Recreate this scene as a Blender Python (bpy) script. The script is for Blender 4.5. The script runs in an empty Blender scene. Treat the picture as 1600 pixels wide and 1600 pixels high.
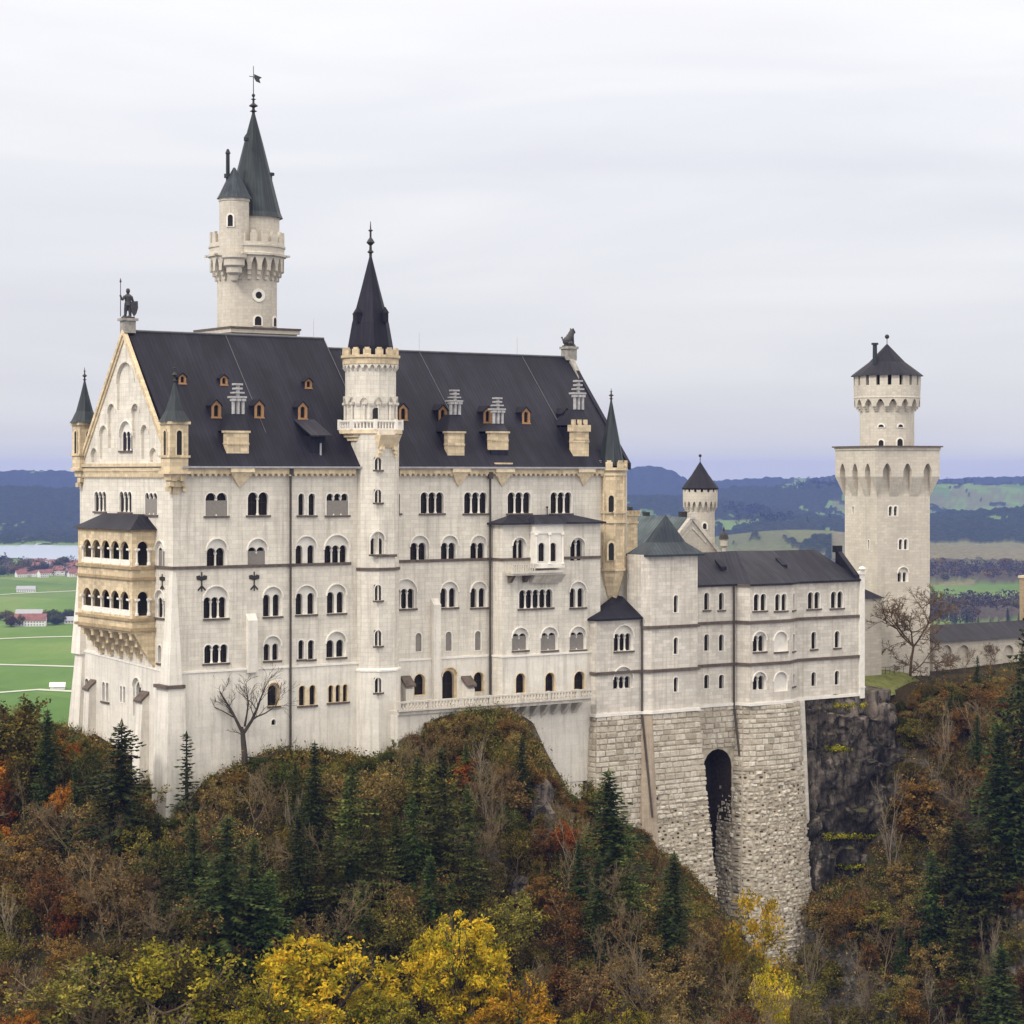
import bpy, bmesh, math, random
from mathutils import Vector, Matrix, noise
from mathutils.geometry import delaunay_2d_cdt
from mathutils.bvhtree import BVHTree

R = math.radians
scene = bpy.context.scene
COL = scene.collection
rnd = random.Random(7)

# ------------------------------------------------------------------ camera, sky, sun, exposure
FPX, CX, HZ = 3500.0, 800.0, 740.0          # focal length, centre and horizon row for a 1600 px frame
cam_d = bpy.data.cameras.new("camera")
cam = bpy.data.objects.new("camera", cam_d)
COL.objects.link(cam)
cam.location = (0, 0, 0)
cam.rotation_euler = (R(90), 0, 0)
cam_d.sensor_fit = 'HORIZONTAL'
cam_d.sensor_width = 36
cam_d.lens = 36 * FPX / 1600
cam_d.shift_y = -(800 - HZ) / 1600
cam_d.clip_start = 1
cam_d.clip_end = 60000
scene.camera = cam

HAZE = 5.0e-5
SUN_EL, SUN_AZ = 40.0, 222.0                # compass-like: 0 = +Y, 90 = +X
sdir = Vector((math.sin(R(SUN_AZ)) * math.cos(R(SUN_EL)), math.cos(R(SUN_AZ)) * math.cos(R(SUN_EL)), math.sin(R(SUN_EL))))
sun_d = bpy.data.lights.new("sun", 'SUN')
sun_d.energy = 1.5
sun_d.angle = R(12)
sun_d.color = (1.0, 0.95, 0.88)
sun = bpy.data.objects.new("sun", sun_d)
COL.objects.link(sun)
sun.rotation_euler = sdir.to_track_quat('Z', 'Y').to_euler()

world = bpy.data.worlds.new("World")
scene.world = world
world.use_nodes = True
wn, wl = world.node_tree.nodes, world.node_tree.links
wn.clear()
w_out = wn.new('ShaderNodeOutputWorld')
w_mix = wn.new('ShaderNodeMixShader')
bg_sky = wn.new('ShaderNodeBackground')
bg_cl = wn.new('ShaderNodeBackground')
sky = wn.new('ShaderNodeTexSky')
sky.sky_type = 'NISHITA'
sky.sun_disc = False
sky.sun_elevation = R(SUN_EL)
sky.sun_rotation = R(SUN_AZ)
bg_sky.inputs[1].default_value = 0.10
wl.new(sky.outputs[0], bg_sky.inputs[0])
tc = wn.new('ShaderNodeTexCoord')
sep = wn.new('ShaderNodeSeparateXYZ')
wl.new(tc.outputs['Generated'], sep.inputs[0])
# flat cloud deck: stretch the direction so that streaks lie along the horizon
mp = wn.new('ShaderNodeMapping')
mp.inputs['Scale'].default_value = (4.0, 4.0, 26.0)
wl.new(tc.outputs['Generated'], mp.inputs[0])
nz = wn.new('ShaderNodeTexNoise')
nz.inputs['Scale'].default_value = 1.0
nz.inputs['Detail'].default_value = 5.0
nz.inputs['Roughness'].default_value = 0.5
nz.inputs['Distortion'].default_value = 0.5
wl.new(mp.outputs[0], nz.inputs[0])
crc = wn.new('ShaderNodeValToRGB')
crc.color_ramp.elements[0].position = 0.30
crc.color_ramp.elements[0].color = (0.572, 0.57, 0.612, 1)
crc.color_ramp.elements[1].position = 0.70
crc.color_ramp.elements[1].color = (0.655, 0.66, 0.675, 1)
wl.new(nz.outputs[0], crc.inputs[0])
# an overcast sky is brighter overhead than at the horizon
lift = wn.new('ShaderNodeMapRange')
lift.inputs[1].default_value = 0.0
lift.inputs[2].default_value = 1.0
lift.inputs[3].default_value = 0.96
lift.inputs[4].default_value = 2.55
wl.new(sep.outputs[2], lift.inputs[0])
# the deck is thinner and warmer overhead, cooler lavender low over the land
warm = wn.new('ShaderNodeMapRange')
warm.inputs[1].default_value = 0.16
warm.inputs[2].default_value = 0.55
wl.new(sep.outputs[2], warm.inputs[0])
wmix = wn.new('ShaderNodeMix')
wmix.data_type = 'RGBA'
wl.new(warm.outputs[0], wmix.inputs[0])
wl.new(crc.outputs[0], wmix.inputs[6])
wmix.inputs[7].default_value = (0.86, 0.80, 0.71, 1)
wl.new(wmix.outputs[2], bg_cl.inputs[0])
wl.new(lift.outputs[0], bg_cl.inputs[1])
w_mix.inputs[0].default_value = 0.94
wl.new(bg_sky.outputs[0], w_mix.inputs[1])
wl.new(bg_cl.outputs[0], w_mix.inputs[2])
wl.new(w_mix.outputs[0], w_out.inputs[0])

scene.view_settings.view_transform = 'Standard'
scene.view_settings.look = 'None'
scene.view_settings.exposure = 0.30
scene.view_settings.gamma = 1.0
scene.render.engine = 'CYCLES'
cy = scene.cycles
cy.use_denoising = True
cy.max_bounces = 5
cy.diffuse_bounces = 2
cy.glossy_bounces = 2
cy.transmission_bounces = 2
cy.transparent_max_bounces = 8
cy.volume_bounces = 0
cy.caustics_reflective = False
cy.caustics_refractive = False

# ------------------------------------------------------------------ materials
def srgb(r, g, b):
    f = lambda c: (c / 255 / 12.92) if c <= 10 else (((c / 255) + 0.055) / 1.055) ** 2.4
    return (f(r), f(g), f(b), 1)

def new_mat(name):
    m = bpy.data.materials.new(name)
    m.use_nodes = True
    nt = m.node_tree
    b = nt.nodes['Principled BSDF']
    return m, nt, b

def mixrgb(nt, fac, a, b, mode='MIX'):
    n = nt.nodes.new('ShaderNodeMix')
    n.data_type = 'RGBA'
    n.blend_type = mode
    for sock, val in ((n.inputs[0], fac), (n.inputs[6], a), (n.inputs[7], b)):
        if hasattr(val, 'is_linked') or hasattr(val, 'links'):
            nt.links.new(val, sock)
        else:
            sock.default_value = val
    return n.outputs[2]

def noise_node(nt, vec, scale, detail=4, rough=0.55, dist=0.0):
    n = nt.nodes.new('ShaderNodeTexNoise')
    n.inputs['Scale'].default_value = scale
    n.inputs['Detail'].default_value = detail
    n.inputs['Roughness'].default_value = rough
    n.inputs['Distortion'].default_value = dist
    if vec is not None:
        nt.links.new(vec, n.inputs['Vector'])
    return n.outputs[0]

def ramp(nt, fac, stops):
    n = nt.nodes.new('ShaderNodeValToRGB')
    e = n.color_ramp.elements
    while len(e) < len(stops):
        e.new(0.5)
    for k, (p, c) in enumerate(stops):
        e[k].position = p
        e[k].color = c if len(c) == 4 else (*c, 1)
    nt.links.new(fac, n.inputs[0])
    return n.outputs[0]

def coords(nt, kind='UV', scale=(1, 1, 1)):
    t = nt.nodes.new('ShaderNodeTexCoord')
    m = nt.nodes.new('ShaderNodeMapping')
    m.inputs['Scale'].default_value = scale
    nt.links.new(t.outputs[kind], m.inputs[0])
    return m.outputs[0]

def bump(nt, b, height, strength=0.3, dist=0.05):
    n = nt.nodes.new('ShaderNodeBump')
    n.inputs['Strength'].default_value = strength
    n.inputs['Distance'].default_value = dist
    nt.links.new(height, n.inputs['Height'])
    nt.links.new(n.outputs[0], b.inputs['Normal'])

def stone(name, col, var=0.12, bw=1.5, bh=0.55, mortar=0.02, stain=(0.33, 0.30, 0.26), stain_amt=0.35, line=0.82, bmp=0.25, rough=0.85):
    """Coursed ashlar: faint joints, blocks of slightly different tone, rain streaks and blotches."""
    m, nt, b = new_mat(name)
    uv = coords(nt)
    br = nt.nodes.new('ShaderNodeTexBrick')
    br.inputs['Scale'].default_value = 1.0
    br.inputs['Brick Width'].default_value = bw
    br.inputs['Row Height'].default_value = bh
    br.inputs['Mortar Size'].default_value = mortar
    br.inputs['Mortar Smooth'].default_value = 0.4
    br.inputs['Color1'].default_value = tuple(c * (1 + var * .5) for c in col) + (1,)
    br.inputs['Color2'].default_value = tuple(c * (1 - var) for c in col) + (1,)
    br.inputs['Mortar'].default_value = tuple(c * line for c in col) + (1,)
    nt.links.new(uv, br.inputs[0])
    streak = noise_node(nt, coords(nt, 'UV', (1.3, 0.08, 1)), 1.0, 6, 0.68)
    sf = ramp(nt, streak, [(0.48, (0, 0, 0)), (0.72, (stain_amt,) * 3)])
    c1 = mixrgb(nt, sf, br.outputs[0], (*stain, 1))
    blot = noise_node(nt, coords(nt, 'Object'), 0.16, 6, 0.6)
    bf = ramp(nt, blot, [(0.35, (0.88, 0.875, 0.87)), (0.62, (1.04, 1.035, 1.02))])
    c2 = mixrgb(nt, 1.0, c1, bf, 'MULTIPLY')
    fine = noise_node(nt, coords(nt, 'Object'), 3.0, 3, 0.6)
    ff = ramp(nt, fine, [(0.3, (0.93, 0.93, 0.93)), (0.7, (1.04, 1.04, 1.04))])
    c3 = mixrgb(nt, 1.0, c2, ff, 'MULTIPLY')
    nt.links.new(c3, b.inputs['Base Color'])
    b.inputs['Roughness'].default_value = rough
    b.inputs['Specular IOR Level'].default_value = 0.2
    bump(nt, b, br.outputs[1], -bmp, 0.04)
    return m

def plain(name, col, rough=0.7, var=0.15, scale=1.2, spec=0.3, metal=0.0):
    m, nt, b = new_mat(name)
    n = noise_node(nt, coords(nt, 'Object'), scale, 5, 0.6)
    c = ramp(nt, n, [(0.3, tuple(x * (1 - var) for x in col)), (0.7, tuple(min(1, x * (1 + var)) for x in col))])
    nt.links.new(c, b.inputs['Base Color'])
    b.inputs['Roughness'].default_value = rough
    b.inputs['Specular IOR Level'].default_value = spec
    b.inputs['Metallic'].default_value = metal
    return m

def seamed(name, c_a, c_b, seam=0.6, rough=0.45, patina=None):
    """Sheet roofing with standing seams that run up the slope, weathered in streaks."""
    m, nt, b = new_mat(name)
    w = nt.nodes.new('ShaderNodeTexWave')
    w.wave_type = 'BANDS'
    w.bands_direction = 'X'
    w.inputs['Scale'].default_value = 0.314 / seam
    w.inputs['Distortion'].default_value = 0.0
    nt.links.new(coords(nt), w.inputs[0])
    st = noise_node(nt, coords(nt, 'UV', (0.8, 0.10, 1)), 1.0, 6, 0.65)
    c = ramp(nt, st, [(0.35, c_a), (0.75, c_b)])
    if patina:
        pt = noise_node(nt, coords(nt, 'Object'), 0.35, 5, 0.6)
        pf = ramp(nt, pt, [(0.42, (0, 0, 0)), (0.68, (0.85,) * 3)])
        c = mixrgb(nt, pf, c, (*patina, 1))
    pa = ramp(nt, noise_node(nt, coords(nt, 'UV', (.16, .10, 1)), 1.0, 5, .6, .4), [(.36, (.68, .68, .72)), (.50, (.9, .9, .94)), (.66, (1.25, 1.22, 1.26))])
    c = mixrgb(nt, 1.0, c, pa, 'MULTIPLY')
    line = ramp(nt, w.outputs[1], [(0.90, (1, 1, 1)), (0.99, (1.5, 1.5, 1.5))])
    c = mixrgb(nt, 1.0, c, line, 'MULTIPLY')
    nt.links.new(c, b.inputs['Base Color'])
    b.inputs['Roughness'].default_value = rough
    b.inputs['Specular IOR Level'].default_value = 0.18
    bump(nt, b, w.outputs[1], 0.15, 0.05)
    return m

M = {}
M['wall'] = stone('pale_limestone', (0.725, 0.68, 0.60), 0.09, 1.6, 0.6, 0.03, line=0.80, stain_amt=0.6)
M['wall_b'] = stone('grey_limestone', (0.67, 0.625, 0.56), 0.15, 1.5, 0.55, 0.03, stain=(0.36, 0.30, 0.22), stain_amt=0.6, line=0.80)
M['plinth'] = stone('plinth_limestone', (0.76, 0.72, 0.65), 0.05, 2.2, 0.9, 0.02, stain_amt=0.5, line=0.90)
M['tower'] = stone('tower_limestone', (0.60, 0.55, 0.47), 0.10, 1.3, 0.5, 0.03, stain_amt=0.35, line=0.84)
M['trim'] = plain('white_trim_stone', (0.78, 0.74, 0.68), 0.75, 0.10)
M['surround'] = plain('window_surround_stone', (0.77, 0.73, 0.66), 0.8, 0.10)
M['ochre'] = stone('ochre_sandstone', (0.68, 0.555, 0.375), 0.24, 1.1, 0.5, 0.03, stain=(0.24, 0.19, 0.12), stain_amt=0.5)
M['ochre_d'] = plain('weathered_sandstone', (0.34, 0.255, 0.15), 0.85, 0.3, 1.2)
M['ochre_t'] = plain('ochre_trim', (0.69, 0.565, 0.385), 0.8, 0.20, 1.6)
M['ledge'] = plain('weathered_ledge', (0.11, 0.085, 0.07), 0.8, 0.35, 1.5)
M['roof'] = seamed('dark_slate_sheet', (0.008, 0.008, 0.013), (0.019, 0.018, 0.027), 0.62, 0.62)
M['roof_b'] = seamed('blue_black_sheet', (0.012, 0.012, 0.018), (0.032, 0.031, 0.040), 0.7, 0.6)
M['copper'] = seamed('green_black_copper', (0.020, 0.024, 0.025), (0.044, 0.056, 0.058), 0.5, 0.5)
M['grey_st'] = plain('weathered_grey_stone', (0.30, 0.28, 0.25), 0.85, 0.35, 1.5)
M['wire'] = plain('dull_strap', (0.11, 0.11, 0.12), 0.6, 0.2, 1)
M['cap'] = seamed('streaked_copper', (0.018, 0.024, 0.030), (0.05, 0.06, 0.068), 0.7, 0.55, (0.05, 0.062, 0.068))
M['patina'] = seamed('verdigris_copper', (0.05, 0.07, 0.078), (0.095, 0.12, 0.125), 0.8, 0.6, (0.12, 0.15, 0.15))
M['glass'] = plain('dark_glass', (0.014, 0.010, 0.008), 0.45, 0.4, 0.8, 0.12)
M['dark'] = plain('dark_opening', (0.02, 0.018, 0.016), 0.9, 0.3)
M['shutter'] = plain('grey_board', (0.23, 0.21, 0.19), 0.8, 0.12, 2.5)
M['iron'] = plain('black_iron', (0.03, 0.027, 0.025), 0.55, 0.3, 2)
M['pipe'] = plain('brown_pipe', (0.06, 0.05, 0.043), 0.6, 0.3, 1)
M['zinc'] = plain('pale_zinc', (0.33, 0.33, 0.35), 0.5, 0.2, 1)
M['bronze'] = plain('dark_bronze', (0.045, 0.043, 0.042), 0.5, 0.4, 2)
M['wood'] = plain('orange_wood', (0.36, 0.20, 0.095), 0.7, 0.2, 2)
M['pot'] = plain('white_flue_stone', (0.40, 0.39, 0.39), 0.8, 0.25, 2)
M['redtile'] = plain('red_roof_tile', (0.20, 0.085, 0.07), 0.8, 0.3, 0.3)
M['render_w'] = plain('white_render', (0.72, 0.70, 0.68), 0.8, 0.06, 0.5)
M['brick'] = stone('pale_brick', (0.50, 0.37, 0.23), 0.2, 0.5, 0.2, 0.03)

# rusticated blocks
def rust_mat():
    m, nt, b = new_mat('rusticated_limestone')
    g = nt.nodes.new('ShaderNodeNewGeometry')
    ob = coords(nt, 'Object')
    c = ramp(nt, g.outputs['Random Per Island'], [(0.0, (0.38, 0.33, 0.26)), (0.3, (0.53, 0.475, 0.395)), (0.75, (0.61, 0.56, 0.475)), (1.0, (0.70, 0.65, 0.565))])
    n = noise_node(nt, ob, 1.6, 6, 0.65)
    f = ramp(nt, n, [(0.30, (0.66, 0.63, 0.60)), (0.62, (1.05, 1.05, 1.04))])
    c = mixrgb(nt, 1.0, c, f, 'MULTIPLY')
    big = noise_node(nt, coords(nt, 'Object', (1, 1, 0.25)), 0.22, 5, 0.6)
    bf = ramp(nt, big, [(0.50, (0, 0, 0)), (0.75, (0.5,) * 3)])
    c = mixrgb(nt, bf, c, (0.30, 0.26, 0.20, 1))
    nt.links.new(c, b.inputs['Base Color'])
    b.inputs['Roughness'].default_value = 0.9
    bump(nt, b, noise_node(nt, ob, 4.0, 5, 0.7), 0.8, 0.15)
    return m
M['rust'] = rust_mat()
M['mortar'] = plain('brown_mortar', (0.42, 0.365, 0.28), 0.9, 0.3, 1)
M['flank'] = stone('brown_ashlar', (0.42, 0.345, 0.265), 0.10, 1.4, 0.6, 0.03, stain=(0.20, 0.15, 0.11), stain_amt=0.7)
M['hole_shade'] = plain('dark_hole_shade', (0.055, 0.04, 0.028), 0.95, 0.4, 2)  # dark brown painted in for shade, in block holes and the gully arch

def rock_mat():
    m, nt, b = new_mat('dark_rock')
    ob = coords(nt, 'Object')
    n = noise_node(nt, coords(nt, 'Object', (1, 1, .5)), 0.42, 12, 0.74, 0.4)
    c = ramp(nt, n, [(0.44, (0.007, 0.006, 0.005)), (0.505, (0.028, 0.023, 0.017)), (0.535, (0.10, 0.082, 0.062)), (0.56, (0.05, 0.042, 0.032)), (0.63, (0.36, 0.30, 0.24))])
    # bleached, drier stone near the top of the face
    so = nt.nodes.new('ShaderNodeSeparateXYZ')
    nt.links.new(ob, so.inputs[0])
    zz = nt.nodes.new('ShaderNodeMapRange')
    zz.inputs[1].default_value = -58
    zz.inputs[2].default_value = -39
    nt.links.new(so.outputs[2], zz.inputs[0])
    bl = ramp(nt, noise_node(nt, ob, .22, 6, .7), [(.46, (0, 0, 0)), (.52, (.9,) * 3)])
    blf = mixrgb(nt, 1.0, bl, zz.outputs[0], 'MULTIPLY')
    c = mixrgb(nt, blf, c, (.25, .205, .17, 1))
    vs_ = noise_node(nt, coords(nt, 'Object', (1, 1, .10)), .9, 6, .7)
    vf = ramp(nt, vs_, [(.42, (.30, .30, .30)), (.52, (1, 1, 1)), (.66, (1.35, 1.3, 1.25))])
    c = mixrgb(nt, 1.0, c, vf, 'MULTIPLY')
    ms = noise_node(nt, ob, 0.5, 5, 0.6)
    g = nt.nodes.new('ShaderNodeNewGeometry')
    sp = nt.nodes.new('ShaderNodeSeparateXYZ')
    nt.links.new(g.outputs['Normal'], sp.inputs[0])
    up = ramp(nt, sp.outputs[2], [(0.45, (0, 0, 0)), (0.75, (1, 1, 1))])
    mf = ramp(nt, ms, [(0.54, (0, 0, 0)), (0.64, (1, 1, 1))])
    f = mixrgb(nt, 1.0, up, mf, 'MULTIPLY')
    c = mixrgb(nt, f, c, (0.12, 0.115, 0.02, 1))
    nt.links.new(c, b.inputs['Base Color'])
    b.inputs['Roughness'].default_value = 0.9
    bump(nt, b, noise_node(nt, ob, 1.1, 12, 0.8), 1.0, 1.2)
    return m
M['rock'] = rock_mat()

# ------------------------------------------------------------------ frames, mesh builder, things
CA, SA = math.cos(R(35)), math.sin(R(35))
OX, OY = -45.4, 300.0                       # the near corner of the palace; s runs along the long facade, t goes in behind it

def to_world(p):
    s, t, z = p
    return Vector((OX + CA * s - SA * t, OY + SA * s + CA * t, z))

def to_castle(X, Y):
    dx, dy = X - OX, Y - OY
    return dx * CA + dy * SA, -dx * SA + dy * CA

C0 = to_castle(0, 0)
IDENT = 'world'

def tag(o, label=None, cat=None, group=None, kind=None):
    if label: o['label'] = label
    if cat: o['category'] = cat
    if group: o['group'] = group
    if kind: o['kind'] = kind
    return o

ORG = {}
def thing(name, label, cat, org, group=None, castle=True):
    """Empty at a thing's base; its parts are meshes below it. org is in castle coordinates unless castle is False."""
    o = bpy.data.objects.new(name, None)
    COL.objects.link(o)
    o.empty_display_size = 1
    if castle:
        o.location = to_world(org)
        o.rotation_euler = (0, 0, R(35))
    else:
        o.location = org
    ORG[o.name] = Vector(org)
    return tag(o, label, cat, group)

ROT = None                                   # (s, t, angle): turns what is built about a corner, for the tower that stands askew
class MB:
    def __init__(self):
        self.v, self.f, self.mi, self.m = [], [], [], 0
        self.smooth = []
        self.sm = False
    def add(self, vs, fs):
        b = len(self.v)
        self.v.extend(vs)
        for f in fs:
            self.f.append(tuple(b + i for i in f))
            self.mi.append(self.m)
            self.smooth.append(self.sm)
    def box(self, s0, s1, t0, t1, z0, z1):
        vs = [(s0, t0, z0), (s1, t0, z0), (s1, t1, z0), (s0, t1, z0), (s0, t0, z1), (s1, t0, z1), (s1, t1, z1), (s0, t1, z1)]
        self.add(vs, [(0, 3, 2, 1), (4, 5, 6, 7), (0, 1, 5, 4), (1, 2, 6, 5), (2, 3, 7, 6), (3, 0, 4, 7)])
    def hexa(self, vs):
        self.add(vs, [(0, 3, 2, 1), (4, 5, 6, 7), (0, 1, 5, 4), (1, 2, 6, 5), (2, 3, 7, 6), (3, 0, 4, 7)])
    def prism(self, poly, fn, d0, d1, front=True, back=False):
        n = len(poly)
        vs = [fn(x, y, d0) for x, y in poly] + [fn(x, y, d1) for x, y in poly]
        fs = [(i, (i + 1) % n, n + (i + 1) % n, n + i) for i in range(n)]
        if front: fs.append(tuple(range(n)))
        if back: fs.append(tuple(range(2 * n - 1, n - 1, -1)))
        self.add(vs, fs)
    def sheet(self, outer, holes, fn, d):
        vs, es = [], []
        for lp in [outer] + holes:
            b = len(vs)
            vs += [Vector(p) for p in lp]
            es += [(b + i, b + (i + 1) % len(lp)) for i in range(len(lp))]
        V, E, F, _, _, _ = delaunay_2d_cdt(vs, es, [], 0, 1e-5)
        hb = [(min(p[0] for p in h), max(p[0] for p in h), min(p[1] for p in h), max(p[1] for p in h), h) for h in holes]
        out = []
        for f in F:
            cx = sum(V[i].x for i in f) / len(f)
            cy_ = sum(V[i].y for i in f) / len(f)
            if not inside(cx, cy_, outer): continue
            if any(a < cx < b and c < cy_ < e and inside(cx, cy_, h) for a, b, c, e, h in hb): continue
            out.append(tuple(f))
        self.add([fn(p.x, p.y, d) for p in V], out)
    def lathe(self, s, t, prof, n=16, phase=0.0, smooth=False):
        """prof: (radius, z) from bottom to top."""
        vs, fs = [], []
        for r, z in prof:
            for k in range(n):
                a = phase + 2 * math.pi * k / n
                vs.append((s + r * math.cos(a), t + r * math.sin(a), z))
        for j in range(len(prof) - 1):
            for k in range(n):
                fs.append((j * n + k, j * n + (k + 1) % n, (j + 1) * n + (k + 1) % n, (j + 1) * n + k))
        fs.append(tuple(range(n - 1, -1, -1)))
        fs.append(tuple((len(prof) - 1) * n + k for k in range(n)))
        q = self.sm
        self.sm = smooth
        self.add(vs, fs)
        self.sm = q
    def tube(self, p, q, r0, r1=None, n=6):
        r1 = r0 if r1 is None else r1
        p, q = Vector(p), Vector(q)
        d = (q - p)
        if d.length < 1e-6: return
        d.normalize()
        a = d.orthogonal().normalized()
        b = d.cross(a)
        vs = [tuple(p + r0 * (a * math.cos(2 * math.pi * k / n) + b * math.sin(2 * math.pi * k / n))) for k in range(n)]
        vs += [tuple(q + r1 * (a * math.cos(2 * math.pi * k / n) + b * math.sin(2 * math.pi * k / n))) for k in range(n)]
        fs = [(k, (k + 1) % n, n + (k + 1) % n, n + k) for k in range(n)]
        fs += [tuple(range(n - 1, -1, -1)), tuple(range(n, 2 * n))]
        self.add(vs, fs)
    def ball(self, c, r, n=10, sq=(1, 1, 1)):
        m = max(4, n // 2)
        vs, fs = [], []
        for j in range(m + 1):
            ph = math.pi * j / m
            for k in range(n):
                a = 2 * math.pi * k / n
                vs.append((c[0] + r * sq[0] * math.sin(ph) * math.cos(a), c[1] + r * sq[1] * math.sin(ph) * math.sin(a), c[2] - r * sq[2] * math.cos(ph)))
        for j in range(m):
            for k in range(n):
                fs.append((j * n + k, j * n + (k + 1) % n, (j + 1) * n + (k + 1) % n, (j + 1) * n + k))
        self.add(vs, fs)
    def build(self, name, mats, parent=None, label=None):
        if ROT:
            cx, cy_, an = ROT
            ca_, sa_ = math.cos(an), math.sin(an)
            self.v = [(cx + (v[0] - cx) * ca_ - (v[1] - cy_) * sa_, cy_ + (v[0] - cx) * sa_ + (v[1] - cy_) * ca_, v[2]) for v in self.v]
        if not isinstance(mats, (list, tuple)): mats = [mats]
        o0 = Vector((0, 0, 0))
        root = parent
        while root is not None and root.name not in ORG: root = root.parent
        if root is not None: o0 = ORG[root.name]
        me = bpy.data.meshes.new(name)
        me.from_pydata([(v[0] - o0.x, v[1] - o0.y, v[2] - o0.z) for v in self.v], [], self.f)
        for m in mats: me.materials.append(m)
        for p, i, sm in zip(me.polygons, self.mi, self.smooth):
            p.material_index = i
            p.use_smooth = sm
        me.update()
        uv = me.uv_layers.new(name='UVMap').data
        V = self.v
        for p in me.polygons:
            n = p.normal
            h = math.hypot(n.x, n.y)
            if h > 0.25:
                ex, ey = -n.y / h, n.x / h
                k = 1 / max(h, 0.3)
                for li in p.loop_indices:
                    w = V[me.loops[li].vertex_index]
                    uv[li].uv = (w[0] * ex + w[1] * ey, w[2] * k)
            else:
                for li in p.loop_indices:
                    w = V[me.loops[li].vertex_index]
                    uv[li].uv = (w[0], w[1])
        o = bpy.data.objects.new(name, me)
        COL.objects.link(o)
        if parent is not None: o.parent = parent
        if label: o['label'] = label
        return o

def inside(x, y, poly):
    c = False
    j = len(poly) - 1
    for i in range(len(poly)):
        xi, yi = poly[i]
        xj, yj = poly[j]
        if (yi > y) != (yj > y) and x < (xj - xi) * (y - yi) / (yj - yi) + xi:
            c = not c
        j = i
    return c

class Plane:
    """A vertical wall plane in castle coordinates: x runs left to right as seen from outside, d goes inward."""
    def __init__(self, p, q):
        self.p = p
        L = math.hypot(q[0] - p[0], q[1] - p[1])
        self.L = L
        self.e = ((q[0] - p[0]) / L, (q[1] - p[1]) / L)
        self.n = (self.e[1], -self.e[0])            # outward
    def fn(self, x, z, d):
        return (self.p[0] + self.e[0] * x - self.n[0] * d, self.p[1] + self.e[1] * x - self.n[1] * d, z)
    def px(self, u, v):
        """Where on this wall the thing seen at a photo pixel lies: (x, z)."""
        a = (u - CX) / FPX
        dr = (CA * a + SA, -SA * a + CA)
        Y = ((self.p[0] - C0[0]) * self.n[0] + (self.p[1] - C0[1]) * self.n[1]) / (dr[0] * self.n[0] + dr[1] * self.n[1])
        s, t = C0[0] + dr[0] * Y, C0[1] + dr[1] * Y
        return ((s - self.p[0]) * self.e[0] + (t - self.p[1]) * self.e[1], -(v - HZ) * Y / FPX)

def ST(u, t):
    """s of the pixel column u on the plane t."""
    a = (u - CX) / FPX
    return (a * (OY + CA * t) - OX + SA * t) / (CA - SA * a)
def TS(u, s):
    a = (u - CX) / FPX
    return (OX + CA * s - a * (OY + SA * s)) / (a * CA + SA)
def ZV(v, s, t):
    return -(v - HZ) * (OY + SA * s + CA * t) / FPX

def arc(xc, zs, r, a0, a1, n):
    return [(xc + r * math.cos(a0 + (a1 - a0) * k / n), zs + r * math.sin(a0 + (a1 - a0) * k / n)) for k in range(n + 1)]

def arched(x0, x1, zb, zt, seg=8, pointed=False):
    r = (x1 - x0) / 2
    xc = (x0 + x1) / 2
    if pointed:
        zs = zt - r * 1.5
        pts = [(x0, zb), (x1, zb), (x1, zs)]
        for k in range(1, seg):
            a = k / seg
            pts.append((x1 - r * a, zs + 1.5 * r * math.sin(a * math.pi / 2)))
        pts.append((xc, zt))
        for k in range(1, seg):
            a = 1 - k / seg
            pts.append((x0 + r * a, zs + 1.5 * r * math.sin(a * math.pi / 2)))
        pts.append((x0, zs))
        return pts
    rz = min(r, zt - zb - 0.05)
    zs = zt - rz
    pts = [(x0, zb), (x1, zb)]
    pts += [(xc + r * math.cos(math.pi * k / seg), zs + rz * math.sin(math.pi * k / seg)) for k in range(seg + 1)]
    return pts

class Wall:
    """A plane with an outline, openings and the windows that sit in them."""
    def __init__(self, pl, outline):
        self.pl, self.outline, self.holes = pl, outline, []
    def build(self, name, mat, parent, label=None, extra=None):
        mb = MB()
        mb.sheet(self.outline, self.holes, self.pl.fn, 0)
        if extra: extra(mb)
        return mb.build(name, mat, parent, label)

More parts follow.
